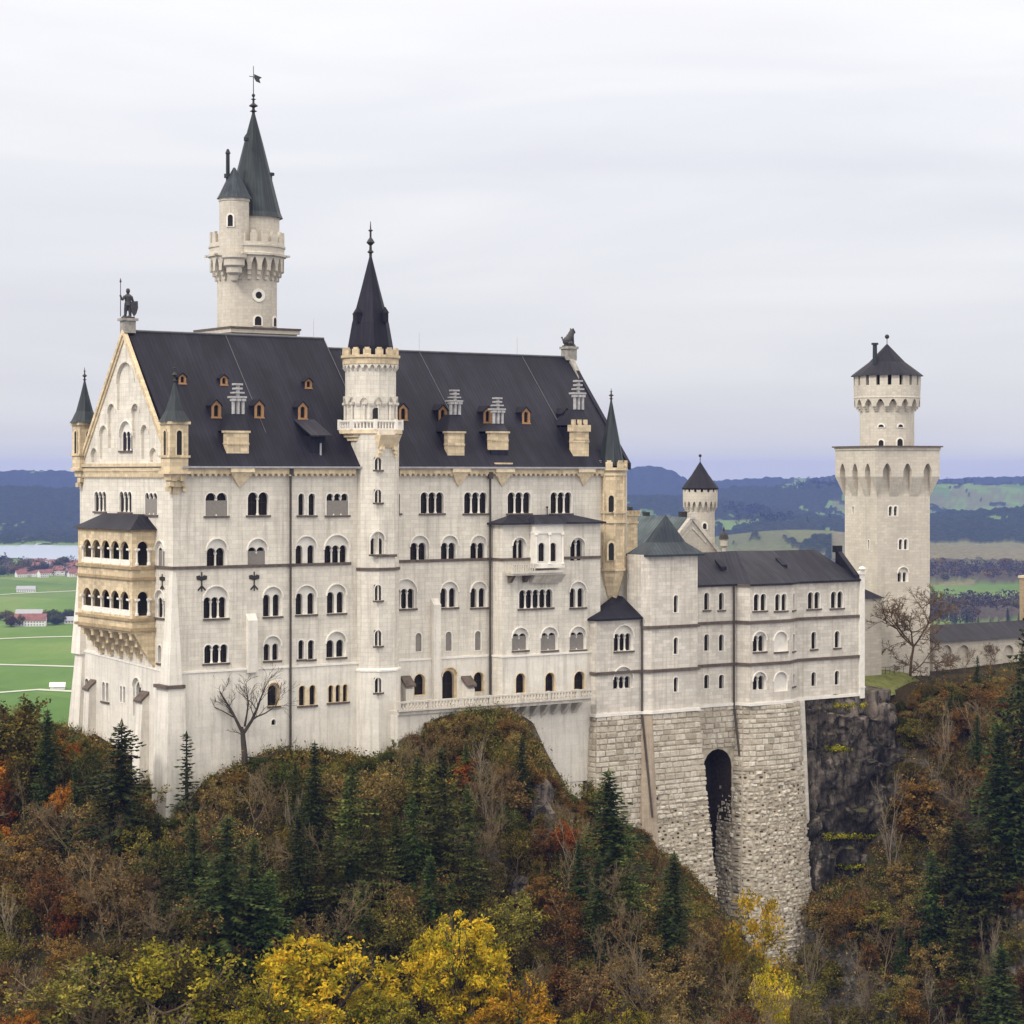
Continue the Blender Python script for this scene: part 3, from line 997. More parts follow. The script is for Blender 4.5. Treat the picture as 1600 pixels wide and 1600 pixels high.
mb.box(LEN - 1.1, LEN + 1.1, TM - 1.1, TM + 1.1, RH2 + 1.3, RH2 + 1.7)
mb.hexa([(LEN - .5, TM - 3.4, RH2 - 4.6), (LEN + .4, TM - 3.4, RH2 - 4.6), (LEN + .4, TM, RH2 - .4), (LEN - .5, TM, RH2 - .4), (LEN - .5, TM - 3.2, RH2 - 3.3), (LEN + .4, TM - 3.2, RH2 - 3.3), (LEN + .4, TM, RH2 + .8), (LEN - .5, TM, RH2 + .8)])
mb.build('gable_coping', [M['grey_st'], M['roof']], palace)
zs = ZV(887, ST(300, 0), 0)
mb = MB()
mb.box(-.2, ST(548, 0), -.2, 0, zs - .2, zs + .2)
mb.box(ST(622, 0), s_b0, -.2, 0, zs - .1, zs + .3)
mb.box(s_b0 - .2, s_b1, BAY_T - .2, BAY_T, zs - .1, zs + .3)
mb.box(s_b0 - .2, s_b0, BAY_T, -.2, zs - .1, zs + .3)
mb.box(-.2, 0, 0.0, 8.0, zs - .2, zs + .2)
mb.build('string_course', M['ledge'], palace)
for u, v0, v1, t in ((454, 738, 1182, -.42), (766, 745, 1100, -.5)):
    s = ST(u, t)
    p = MB()
    p.tube((s, t, ZV(v0, s, t)), (s, t, ZV(v1, s, t)), .17, n=8)
    p.box(s - .35, s + .35, t - .3, t + .2, ZV(v0, s, t) - .3, ZV(v0, s, t) + .7)
    p.build('downpipe', M['pipe'], palace)
# iron wall anchors shaped like lilies
def anchor(pl, u, v0, v1):
    x, zt = pl.px(u, v0)
    _, zb = pl.px(u, v1)
    h = zt - zb
    a = MB()
    a.prism([(x - .07, zb), (x + .07, zb), (x + .07, zt), (x - .07, zt)], pl.fn, -.12, 0)
    for sg in (-1, 1):
        a.prism([(x, zb + h * .55), (x + sg * .75, zb + h * .62), (x + sg * .8, zb + h * .80), (x + sg * .35, zb + h * .84), (x, zb + h * .72)][::sg], pl.fn, -.1, 0)
        a.prism([(x, zb + h * .34), (x + sg * .6, zb + h * .1), (x + sg * .55, zb + h * .02), (x, zb + h * .22)][::sg], pl.fn, -.1, 0)
    a.build('wall_anchor', M['iron'], palace)
anchor(S_pl, 315, 894, 924)
anchor(S_pl, 397, 893, 923)
anchor(W_pl, 254, 897, 922)
# buttress strips with sloping heads
def strip(pl, u0, u1, v0, zb, proud=.7, mat='trim', out=0.0):
    x0, zt = pl.px(u0, v0)
    x1, _ = pl.px(u1, v0)
    b = MB()
    F = lambda x, z, d: pl.fn(x, z, d)
    vs = [F(x0, zb, -proud - out), F(x1, zb, -proud - out), F(x1, zb, .1), F(x0, zb, .1), F(x0, zt - .9, -proud), F(x1, zt - .9, -proud), F(x1, zt, .0), F(x0, zt, .0)]
    b.hexa(vs)
    b.build('buttress', M[mat], palace)
    return x0, x1, zt
strip(S_pl, 384, 399, 959, ZB - .2, .7, 'plinth')
strip(S_pl, 673, 684, 935, -36, .9, 'plinth')
for u0, u1, v0 in ((627, 639, 1058), (722, 734, 1058)):
    x0, x1, zt = strip(plinth_S.pl, u0, u1, v0 + 8, -38, 1.3, 'plinth')
    b = MB()
    F = plinth_S.pl.fn
    b.hexa([F(x0 - .2, zt - .6, -1.6), F(x1 + .2, zt - .6, -1.6), F(x1 + .2, zt + .5, 0), F(x0 - .2, zt + .5, 0), F(x0 - .2, zt - .3, -1.6), F(x1 + .2, zt - .3, -1.6), F(x1 + .2, zt + .9, 0), F(x0 - .2, zt + .9, 0)])
    b.build('buttress_cap', M['ledge'], palace)
# corner buttress of the near corner: slender above, wide at the foot
c = MB()
zt = ZV(895, 0, 0)
zm = ZV(1075, 0, 0)
c.hexa([(-1.0, -.9, zm), (1.0, -.9, zm), (1.0, 2.2, zm), (-1.0, 2.2, zm), (-.12, -.12, zt), (.4, -.12, zt), (.4, .8, zt), (-.12, .8, zt)])
c.hexa([(-2.2, -1.9, -56), (1.5, -1.9, -56), (1.5, 3.0, -56), (-2.2, 3.0, -56), (-1.25, -1.15, zm), (1.2, -1.15, zm), (1.2, 2.5, zm), (-1.25, 2.5, zm)])
c.m = 1
c.box(-1.7, 1.2, -1.35, 2.5, zm, zm + .45)
c.build('corner_buttress', [M['plinth'], M['ledge']], palace)
c = MB()
c.hexa([(-2.6, DEP - 3, -54), (2, DEP - 3, -54), (2, DEP + 2.6, -54), (-2.6, DEP + 2.6, -54), (-.5, DEP - 2, -26), (1, DEP - 2, -26), (1, DEP + .5, -26), (-.5, DEP + .5, -26)])
c.hexa([(-1.0, DEP - 2.2, -26), (1, DEP - 2.2, -26), (1, DEP + .9, -26), (-1.0, DEP + .9, -26), (-.1, DEP - 1, -12), (1, DEP - 1, -12), (1, DEP + .1, -12), (-.1, DEP + .1, -12)])
c.build('corner_buttress', M['plinth'], palace)
# two raking buttresses on the west plinth
for u0, u1, v0 in ((142, 150, 1064), (222, 233, 1082)):
    x0, x1, zt = strip(plinth_W.pl, u0, u1, v0, -46, 1.0, 'plinth', .8)
    b = MB()
    F = plinth_W.pl.fn
    b.hexa([F(x0 - .1, zt - 1.2, -1.3), F(x1 + .1, zt - 1.2, -1.3), F(x1 + .1, zt - .1, 0), F(x0 - .1, zt - .1, 0), F(x0 - .1, zt - .9, -1.3), F(x1 + .1, zt - .9, -1.3), F(x1 + .1, zt + .3, 0), F(x0 - .1, zt + .3, 0)])
    b.build('buttress_cap', M['ledge'], palace)

# --- roof of the projecting bay and its oriel
mb = MB()
zr = ZV(804, ST(850, 0), 0)
x0, x1 = s_b0 - .7, s_b1 + .6
so0, so1 = ST(836, BAY_T - 1.3), ST(880, BAY_T - 1.3)
zb_ = bay_top + .05
mb.hexa([(x0, BAY_T - .7, zb_), (x1, BAY_T - .7, zb_), (x1, 0, zb_), (x0, 0, zb_), (x0 + 4.2, -.3, zr), (x1 - 4.2, -.3, zr), (x1 - 4.2, 0, zr), (x0 + 4.2, 0, zr)])
mb.hexa([(x0, BAY_T - .7, zb_ - .25), (x1, BAY_T - .7, zb_ - .25), (x1, 0, zb_ - .25), (x0, 0, zb_ - .25), (x0, BAY_T - .7, zb_ - .002), (x1, BAY_T - .7, zb_ - .002), (x1, 0, zb_ - .002), (x0, 0, zb_ - .002)])
mb.hexa([(so0 - .4, BAY_T - 1.8, zb_ - .2), (so1 + .4, BAY_T - 1.8, zb_ - .2), (so1 + .4, BAY_T + .5, zb_ - .2), (so0 - .4, BAY_T + .5, zb_ - .2), (so0 + .4, BAY_T - .5, zb_ + .9), (so1 - .4, BAY_T - .5, zb_ + .9), (so1 - .4, BAY_T + .5, zb_ + .9), (so0 + .4, BAY_T + .5, zb_ + .9)])
bay_roof = mb.build('bay_roof', M['roof_b'], palace)
mb = MB()
s = ST(855, -.3)
mb.tube((s, -.3, zr - .2), (s, -.3, zr + 1.0), .08)
mb.ball((s, -.3, zr + 1.1), .18)
mb.build('finial', M['iron'], bay_roof)
ORP = Plane((so0, BAY_T - 1.3), (so1, BAY_T - 1.3))
zo = ZV(888, so0, BAY_T - 1.3)
oriel = Wall(ORP, [(0, zo), (so1 - so0, zo), (so1 - so0, zb_ - .2), (0, zb_ - .2)])
def oriel_extra(mb):
    for sx in (so0, so1):
        mb.add([(sx, BAY_T - 1.3, zo), (sx, BAY_T, zo), (sx, BAY_T, zb_ - .2), (sx, BAY_T - 1.3, zb_ - .2)], [(0, 1, 2, 3)])
    for xx in (.15, (so1 - so0) / 2, so1 - so0 - .15):
        c = ORP.fn(xx, 0, -.12)
        mb.lathe(c[0], c[1], [(.3, zo + .6), (.16, zo + .8), (.15, zb_ - 2.0), (.3, zb_ - 1.8), (.3, zb_ - 1.6)], 8)
    mb.box(so0 - .15, so1 + .15, BAY_T - 1.5, BAY_T, zo, zo + .6)
    mb.box(so0 - .1, so1 + .1, BAY_T - 1.45, BAY_T, zb_ - 1.6, zb_ - 1.3)
window(oriel, palace, 841, 851, 848, 877, 1, sill=False, depth=.3)
window(oriel, palace, 859, 869, 848, 877, 1, sill=False, depth=.3)
oriel.build('oriel', M['surround'], palace, extra=oriel_extra)
# balcony with brackets in front of the bay
sb0, sb1 = ST(798, BAY_T - 1.4), ST(881, BAY_T - 1.8)
zf = ZV(893, sb0, BAY_T - 1.4)
mb = MB()
mb.box(sb0, sb1, BAY_T - 1.9, BAY_T, zf - .35, zf)
mb.box(sb0, so0 - .1, BAY_T - 1.9, BAY_T - 1.7, zf + .9, zf + 1.1)
k = sb0 + .1
while k < so0 - .2:
    mb.box(k, k + .18, BAY_T - 1.88, BAY_T - 1.72, zf, zf + .9)
    k += .42
mb.box(sb0 + .1, sb1 - .1, BAY_T - 1.7, BAY_T, zf - .62, zf - .35)
for j in range(4):
    a = sb0 + .4 + j * (so1 - sb0) / 3.6
    mb.m = 1
    mb.hexa([(a, BAY_T - .5, zf - 1.7), (a + .5, BAY_T - .5, zf - 1.7), (a + .5, BAY_T, zf - 1.7), (a, BAY_T, zf - 1.7), (a, BAY_T - 1.5, zf - .62), (a + .5, BAY_T - 1.5, zf - .62), (a + .5, BAY_T, zf - .62), (a, BAY_T, zf - .62)])
mb.m = 0
mb.hexa([(so0 - .1, BAY_T - .6, zf - 1.9), (so1 + .1, BAY_T - .6, zf - 1.9), (so1 + .1, BAY_T, zf - 1.9), (so0 - .1, BAY_T, zf - 1.9), (so0 - .2, BAY_T - 1.75, zf - .62), (so1 + .2, BAY_T - 1.75, zf - .62), (so1 + .2, BAY_T, zf - .62), (so0 - .2, BAY_T, zf - .62)])
mb.build('balcony', [M['wall_b'], M['ledge']], palace)

# --- two-storey sandstone loggia on the west face
LD = 3.4
tl0, tl1 = TS(206.5, -LD), TS(122, -LD)          # near and far ends
L_pl = Plane((-LD, tl1), (-LD, tl0))
Ls_pl = Plane((-LD, tl0), (0, tl0))
v = lambda vv: L_pl.px(165, vv)[1]
zL0, zL1 = v(985), v(826)
lw = Wall(L_pl, [(0, zL0), (L_pl.L, zL0), (L_pl.L, zL1), (0, zL1)])
ls = Wall(Ls_pl, [(0, zL0), (LD, zL0), (LD, zL1), (0, zL1)])
log = MB().__class__()
def arcade(W, xs, zb, zt, root):
    fn = W.pl.fn
    n = len(xs) - 1
    for i in range(n):
        W.holes.append(arched(xs[i] + .10, xs[i + 1] - .10, zb, zt))
loggia = MB()
zA = [(v(881), v(844)), (v(958), v(921))]
m_ = 1.5
for zb, zt in zA:
    W5 = [m_ + (L_pl.L - 2 * m_ + .6) * k / 5 for k in range(6)]
    arcade(lw, W5, zb, zt, None)
    arcade(ls, [LD * .2, LD * .74], zb, zt, None)
lg = MB()
lg.sheet(lw.outline, lw.holes, L_pl.fn, 0)
lg.sheet(ls.outline, ls.holes, Ls_pl.fn, 0)
for W in (lw, ls):
    for h in W.holes:
        k = len(h)
        lg.add([W.pl.fn(x, z, 0) for x, z in h] + [W.pl.fn(x, z, .45) for x, z in h], [(i, (i + 1) % k, k + (i + 1) % k, k + i) for i in range(k)])
lg.add([(-LD, tl1, zL0), (0, tl1, zL0), (0, tl1, zL1), (-LD, tl1, zL1)], [(0, 1, 2, 3)])
lg.add([(-LD, tl1, zL0), (0, tl1, zL0), (0, tl0, zL0), (-LD, tl0, zL0)], [(0, 1, 2, 3)])
lg.add([(-LD, tl1, zL1), (0, tl1, zL1), (0, tl0, zL1), (-LD, tl0, zL1)], [(0, 1, 2, 3)])
zf2 = v(884)
lg.add([(-LD, tl1, zf2), (0, tl1, zf2), (0, tl0, zf2), (-LD, tl0, zf2)], [(0, 1, 2, 3)])
lo = lg.build('loggia', M['ochre'], palace)
b = MB()
def belt(z0, z1, pr):
    b.box(-LD - pr, 0, tl0 - pr, tl1 + pr, z0, z1)
belt(v(887), v(882.5), .3)
belt(v(903), v(899), .34)
belt(v(966), v(962), .3)
belt(v(981), v(976.5), .42)
belt(v(829), v(825), .2)
b.build('ledge', M['ochre_d'], lo)
b = MB()
for zb, zt in zA:
    for x in W5:
        c = L_pl.fn(x, 0, .1)
        r = .16
        b.lathe(c[0], c[1], [(r * 1.5, zb), (r * 1.5, zb + .3), (r, zb + .45), (r * .9, zt - 1.5), (r * 1.6, zt - 1.2)], 8)
        b.box(c[0] - .42, c[0] + .1, c[1] - .32, c[1] + .32, zt - 1.2, zt - .95)
    for x in (LD * .2, LD * .74):
        c = Ls_pl.fn(x, 0, .1)
        b.lathe(c[0], c[1], [(.3, zb), (.3, zb + .3), (.2, zb + .45), (.18, zt - 1.5), (.32, zt - 1.2)], 8)
        b.box(c[0] - .32, c[0] + .32, c[1] - .42, c[1] + .1, zt - 1.2, zt - .95)
    # parapet
    b.box(-LD + .1, -LD + .35, tl0 + .8, tl1 - .8, zb - .05, zb + .75)
b.build('column', M['surround'], lo)
b = MB()
for k in range(6):                              # stepped corbels
    tt = tl0 + .8 + k * (tl1 - tl0 - 2.2) / 5
    for j in range(4):
        zz = zL0 - .95 * j
        b.box(-LD * (1 - .24 * (j + .35)), 0, tt, tt + .75, zz - .95, zz)
        b.box(-LD * (1 - .24 * (j + .35)) - .12, 0, tt - .12, tt + .87, zz - .3, zz - .02)
b.add([(-LD + .2, tl0, zL0), (0, tl0, zL0), (0, tl0, zL0 - 5.2)], [(0, 1, 2)])
b.build('corbel', M['ochre'], lo)
b = MB()
zr = v(803)
b.hexa([(-LD - .6, tl0 - .7, zL1), (0, tl0 - .7, zL1), (0, tl1 + .6, zL1), (-LD - .6, tl1 + .6, zL1), (-.9, tl0 + 3, zr), (0, tl0 + 3, zr), (0, tl1 - 3.2, zr), (-.9, tl1 - 3.2, zr)])
b.build('loggia_roof', M['roof_b'], lo)
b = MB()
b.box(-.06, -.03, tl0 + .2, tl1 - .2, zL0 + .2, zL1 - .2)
b.build('recess_shade', M['dark'], lo)  # dark sheet over the back wall, painted shade of the loggia interior

# --- corner turrets of the west gable
def corner_turret(s, t, vb, vmid, veave, vtip, vfin, hw, name, spire_mat, zoff=0):
    Y = OY + SA * s + CA * t
    Z = lambda vv: -(vv - HZ) * Y / FPX
    b = MB()
    z0, z1 = Z(vmid), Z(veave)
    b.box(s - hw, s + hw, t - hw, t + hw, z0, z1)
    b.box(s - hw - .25, s + hw + .25, t - hw - .25, t + hw + .25, z1 - .35, z1)
    b.box(s - hw - .25, s + hw + .25, t - hw - .25, t + hw + .25, z0 - .05, z0 + .3)
    zc = z0 + (z1 - z0) * .33
    b.box(s - hw - .22, s + hw + .22, t - hw - .22, t + hw + .22, zc - .15, zc + .15)
    # corbels down into the corner
    for j in range(4):
        k = hw * (1 - .2 * (j + 1))
        b.box(s - k, s + k, t - k, t + k, z0 - .9 * (j + 1), z0 - .9 * j)
    for sg in (-1, 1):
        for j in range(3):
            b.box(s + sg * (.55 + .3 * j) - .3, s + sg * (.55 + .3 * j) + .3, t - hw + .1 + .25 * j, t, z0 - 1.0 - .7 * j, z0 - .4 - .7 * j)
    b.m = 1
    zw0, zw1 = zc + .2, z1 - .9
    pl = Plane((s - hw, t - hw - .012), (s + hw, t - hw - .012))
    b.prism(arched(hw - .38, hw + .38, zw0, zw1 - .3), pl.fn, 0, .01)
    pl2 = Plane((s - hw - .012, t + hw), (s - hw - .012, t - hw))
    b.prism(arched(hw - .38, hw + .38, zw0, zw1 - .3), pl2.fn, 0, .01)
    b.m = 2
    fr = arched(hw - .6, hw + .6, zw0 - .05, zw1, 8)
    for p in (pl, pl2):
        n = len(fr)
        inn = arched(hw - .4, hw + .4, zw0 - .04, zw1 - .28, 8)
        for i in range(n):
            j = (i + 1) % n
            b.add([p.fn(*fr[i], -.1), p.fn(*fr[j], -.1), p.fn(*inn[j], -.1), p.fn(*inn[i], -.1), p.fn(*inn[j], .0), p.fn(*inn[i], .0)], [(0, 1, 2, 3), (3, 2, 4, 5)])
    tu = b.build(name, [M['ochre'], M['dark'], M['ochre_t']], palace)
    b = MB()
    zt = Z(vtip)
    b.lathe(s, t, [(hw * 1.6, z1), (hw * 1.36, z1 + .45), (hw * .9, z1 + (zt - z1) * .28), (hw * .42, z1 + (zt - z1) * .68), (.12, zt)], 8, math.pi / 8)
    b.build('spire', M[spire_mat], tu)
    b = MB()
    spire_finial(b, s, t, zt - .2, Z(vfin) - zt + .2, .26)
    b.build('finial', M['iron'], tu)
corner_turret(.45, .45, 760, 740, 659, 598, 566, 1.36, 'corner_turret', 'copper')
corner_turret(.6, DEP - .3, 755, 735, 661, 595, 574, 1.35, 'corner_turret', 'copper')

# far corner turret in yellow sandstone: tall octagon on a tapering foot
s_t = ST(955, .2); t_t = .2
Y = OY + SA * s_t + CA * t_t
Z = lambda vv: -(vv - HZ) * Y / FPX
b = MB()
r = 2.15
b.lathe(s_t, t_t, [(.35, Z(962)), (.9, Z(935)), (1.9, Z(905)), (r, Z(893)), (r, Z(736))], 8, math.pi / 8)
for vv, pr in ((889, .3), (815, .28), (800, .28), (741, .2), (733, .45)):
    b.lathe(s_t, t_t, [(r + pr, Z(vv) - .2), (r + pr, Z(vv) + .22)], 8, math.pi / 8)
crenels(b, s_t, t_t, r + .35, Z(731), Z(722), 8, .55)
for k in range(8):
    a = math.pi / 8 + k * math.pi / 4
    b.tube((s_t + r * math.cos(a), t_t + r * math.sin(a), Z(889)), (s_t + r * math.cos(a), t_t + r * math.sin(a), Z(741)), .16)
tu = b.build('octagon_turret', M['ochre'], palace)
b = MB()
b.lathe(s_t, t_t, [(r * .98, Z(728)), (r * .72, Z(700)), (.12, Z(625))], 8, math.pi / 8)
b.build('spire', M['copper'], tu)
b = MB()
spire_finial(b, s_t, t_t, Z(626), Z(607) - Z(626), .28)
b.build('finial', M['iron'], tu)
ap = r * math.cos(math.pi / 8)
pl = Plane((s_t - .9, t_t - ap - .02), (s_t + .9, t_t - ap - .02))
for v0, v1 in ((774, 800), (848, 875)):
    b = MB()
    x0, zt = pl.px(950, v0); x1, zb = pl.px(959, v1)
    b.prism(arched(x0, x1, zb, zt), pl.fn, -.01, .02)
    b.m = 1
    fr = arched(x0 - .3, x1 + .3, zb - .05, zt + .35); inn = arched(x0, x1, zb - .04, zt)
    for i in range(len(fr)):
        j = (i + 1) % len(fr)
        b.add([pl.fn(*fr[i], -.14), pl.fn(*fr[j], -.14), pl.fn(*inn[j], -.14), pl.fn(*inn[i], -.14), pl.fn(*inn[j], .0), pl.fn(*inn[i], .0)], [(0, 1, 2, 3), (3, 2, 4, 5)])
    b.build('window', [M['dark'], M['ochre_t']], tu)

# --- terrace with balustrade in front of the right half
T_T = -5.2
s0 = ST(623, T_T); s1 = ST(930, T_T - 1.0)
b = MB()
zt = ZV(1108, s0, T_T)
b.box(s0, s1, T_T, -.2, zt - .9, zt - .35)
b.box(s0 - .1, s1, T_T - .3, T_T + .3, zt - .4, zt - .15)
b.m = 1
b.box(s0, ST(768, T_T), T_T + .3, -.2, -44, zt - .9)
st0 = ST(768, T_T)
b.box(st0, s1, T_T + 2.1, -.2, -52, zt - .9)
b.m = 0
k = st0 + .6
while k < s1 - .5:
    b.hexa([(k, T_T + 1.6, zt - 2.6), (k + .6, T_T + 1.6, zt - 2.6), (k + .6, T_T + 2.2, zt - 2.6), (k, T_T + 2.2, zt - 2.6), (k, T_T, zt - .9), (k + .6, T_T, zt - .9), (k + .6, T_T + 2.2, zt - .9), (k, T_T + 2.2, zt - .9)])
    k += 1.9
b.m = 2
for u, vv in ((861, 1138), (861, 1166)):
    x = ST(u, T_T + 2.1)
    z = ZV(vv, x, T_T + 2.1)
    b.box(x - .4, x + .4, T_T + 2.02, T_T + 2.2, z - .5, z + .5)
terrace = b.build('terrace', [M['wall_b'], M['plinth'], M['dark']], palace)
b = MB()
b.box(s0 - .1, s1, T_T - .15, T_T + .25, zt + .75, zt + 1.0)
k = s0
while k < s1:
    b.lathe(k + .2, T_T + .05, [(.14, zt - .15), (.2, zt + .15), (.1, zt + .5), (.16, zt + .76)], 6)
    k += .55
k = s0
while k < s1:
    b.box(k - .25, k + .25, T_T - .22, T_T + .3, zt - .15, zt + 1.08)
    k += 5.2
b.build('balustrade', M['wall_b'], terrace)
# ------------------------------------------------------------------ octagonal stair tower on the long facade
s_c, t_c, r_c = ST(586, .4), .4, 3.45
Y = OY + SA * s_c + CA * t_c
Z = lambda vv: -(vv - HZ) * Y / FPX
stair = thing('stair_tower', 'slender pale stair tower with balustraded gallery and dark spire on the long facade', 'tower', (s_c, t_c, -42))
def oct_pts(s, t, r, ph=math.pi / 8, n=8):
    return [(s + r * math.cos(ph + 2 * math.pi * k / n), t + r * math.sin(ph + 2 * math.pi * k / n)) for k in range(n)]
def oct_wall(pts, z0, z1, root, mat, wins, name='shaft'):
    """Eight wall planes as one mesh; wins: {facet facing -t: [window args]}."""
    mb = MB()
    n = len(pts)
    order = list(range(n))
    planes = []
    for k in range(n):
        p, q = pts[k], pts[(k + 1) % n]
        planes.append(Wall(Plane(p, q), [(0, z0), (math.hypot(q[0] - p[0], q[1] - p[1]), z0), (math.hypot(q[0] - p[0], q[1] - p[1]), z1), (0, z1)]))
    front = min(range(n), key=lambda k: planes[k].pl.n[1] if abs(planes[k].pl.n[0]) < .2 else 9)
    for off, lst in wins.items():
        for a, kw in lst:
            window(planes[(front + off) % n], root, *a, **kw)
    for w in planes:
        mb.sheet(w.outline, w.holes, w.pl.fn, 0)
    return mb.build(name, mat, root)
lo = Z(1046)
ww = {0: [((585.5, 596, 715, 734, 1), dict(margin=.15, depth=.2)), ((585.5, 596, 765, 785, 1), dict(margin=.15, depth=.2)), ((581, 599, 841, 866, 2, 831), dict(depth=.2)),
          ((585.5, 596, 914, 938, 1), dict(margin=.15, depth=.2)), ((585.5, 596, 985, 1009, 1), dict(margin=.15, depth=.2))]}
pts = oct_pts(s_c, t_c, r_c)
oct_wall(pts, lo, Z(672), stair, M['wall'], ww)
ptsb = oct_pts(s_c, t_c, r_c + .25)
oct_wall(ptsb, -46, lo, stair, M['plinth'], {0: [((585.5, 596, 1059, 1082, 1), dict(margin=.2, depth=.2))]}, 'plinth')
mb = MB()
mb.lathe(s_c, t_c, [(r_c + .38, lo - .02), (r_c + .38, lo + .22), (r_c, lo + .4)], 8, math.pi / 8)
mb.build('plinth_band', M['trim'], stair)
mb = MB()
zz = Z(888)
mb.lathe(s_c, t_c, [(r_c + .2, zz - .2), (r_c + .2, zz + .2)], 8, math.pi / 8)
ap = r_c * math.cos(math.pi / 8)
z2 = Z(868)
mb.box(s_c - 1.55, s_c + 1.55, t_c - ap - .25, t_c - ap, z2 - .1, z2 + .25)
mb.build('string_course', M['ledge'], stair)
# upper drum, set slightly back
s_u, t_u = ST(579, 1.6), 1.6
Yu = OY + SA * s_u + CA * t_u
Zu = lambda vv: -(vv - HZ) * Yu / FPX
r_u = 3.62
mb = MB()
g0, g1 = Zu(690), Zu(672)
r_g = 4.6
mb.lathe(s_u, t_u, [(r_u - .2, g0), (r_u + .15, g0 + .1), (r_u + .15, g0 + .5), (r_u + .5, g0 + .6), (r_u + .5, g0 + 1.0), (r_g, g0 + 1.1), (r_g, g1)], 8, math.pi / 8)
mb.build('gallery', M['ochre_t'], stair)
mb = MB()
zb0, zb1 = g1, Zu(657)
P8 = oct_pts(s_u, t_u, r_g - .12)
for k in range(8):
    p, q = P8[k], P8[(k + 1) % 8]
    pl = Plane(p, q)
    mb.prism([(0, zb1 - .25), (pl.L, zb1 - .25), (pl.L, zb1), (0, zb1)], pl.fn, -.1, .22, True, True)
    mb.prism([(0, zb0), (pl.L, zb0), (pl.L, zb0 + .2), (0, zb0 + .2)], pl.fn, -.08, .2, True, True)
    for j in range(7):
        c = pl.fn(pl.L * (j + .5) / 7, 0, .06)
        mb.lathe(c[0], c[1], [(.12, zb0 + .2), (.13, zb0 + .5), (.09, zb0 + .8), (.13, zb1 - .25)], 6)
    c = P8[k]
    mb.box(c[0] - .2, c[0] + .2, c[1] - .2, c[1] + .2, zb0, zb1 + .1)
mb.build('balustrade', M['trim'], stair)
mb = MB()
zt = Zu(556)
mb.lathe(s_u, t_u, [(r_u, g1 - .5), (r_u, zt)], 16, math.pi / 16)
for k in range(12):                             # blind arcade with colonnettes round the foot
    a = 2 * math.pi * (k + .5) / 12
    za0, za1 = Zu(657) - 1.5, Zu(632)
    c = (s_u + (r_u + .16) * math.cos(a), t_u + (r_u + .16) * math.sin(a))
    mb.tube((*c, za0), (*c, za1), .16)
    mb.box(c[0] - .28, c[0] + .28, c[1] - .28, c[1] + .28, za1 - .1, za1 + .22)
machicolation(mb, s_u, t_u, r_u, r_u + .3, Zu(636), Zu(620), 12, .62)
machicolation(mb, s_u, t_u, r_u, r_u + .35, Zu(580), Zu(571), 26, .45)
mb.build('drum', M['wall'], stair)
mb = MB()
mb.lathe(s_u, t_u, [(r_u + .1, Zu(572)), (r_u + .38, Zu(570)), (r_u + .38, Zu(562)), (r_u + .62, Zu(560)), (r_u + .62, Zu(556))], 16, math.pi / 16)
crenels(mb, s_u, t_u, r_u + .4, Zu(556), Zu(547), 14, .62, .4)
mb.build('parapet', M['ochre'], stair)
mb = MB()
pl = Plane((s_u - 1, t_u - r_u - .1), (s_u + 1, t_u - r_u - .1))
x0, z1_ = pl.px(584, 637); x1, z0_ = pl.px(592, 655)
mb.prism(arched(x0, x1, z0_, z1_), pl.fn, -.05, .3)
mb.build('doorway', M['dark'], stair)
mb = MB()
Zs = lambda vv: Zu(vv)
r_s = 3.25
mb.lathe(s_u, t_u, [(r_s, Zs(556)), (r_s, Zs(541)), (r_s * .82, Zs(505)), (r_s * .44, Zs(455)), (.16, Zs(400))], 8, math.pi / 8)
sp = mb.build('spire', M['roof'], stair)
mb = MB()
spire_finial(mb, s_u, t_u, Zs(403), Zs(346) - Zs(403), .42)
mb.build('finial', M['iron'], sp)
mb = MB()
for k in range(4):
    a = -math.pi / 2 + k * math.pi / 2 + .3
    rr = r_s * .84
    c = (s_u + rr * math.cos(a), t_u + rr * math.sin(a))
    mb = MB()
    mb.box(c[0] - .35, c[0] + .35, c[1] - .35, c[1] + .35, Zs(505), Zs(490))
    mb.lathe(c[0], c[1], [(.62, Zs(490) - .02), (.08, Zs(481))], 4, math.pi / 4)
    mb.build('dormer', M['roof'], sp)
# sandstone bracket below the gallery, over the top window
mb = MB()
fx0, fx1 = s_c - 1.75, s_c + 1.75
f_t = t_c - ap
mb.hexa([(fx0 + .2, f_t - .15, Z(700)), (fx1 - .2, f_t - .15, Z(700)), (fx1 - .2, f_t, Z(700)), (fx0 + .2, f_t, Z(700)), (fx0, f_t - 1.2, Z(680)), (fx1, f_t - 1.2, Z(680)), (fx1, f_t + .5, Z(680)), (fx0, f_t + .5, Z(680))])
for sg in (-1, 1):
    for j in range(3):
        xx = s_c + sg * (1.05 + .22 * j)
        mb.box(xx - .28, xx + .28, f_t - .75 + .2 * j, f_t, Z(703 + j * 6), Z(698 + j * 6))
mb.build('bracket', M['ochre_t'], stair)

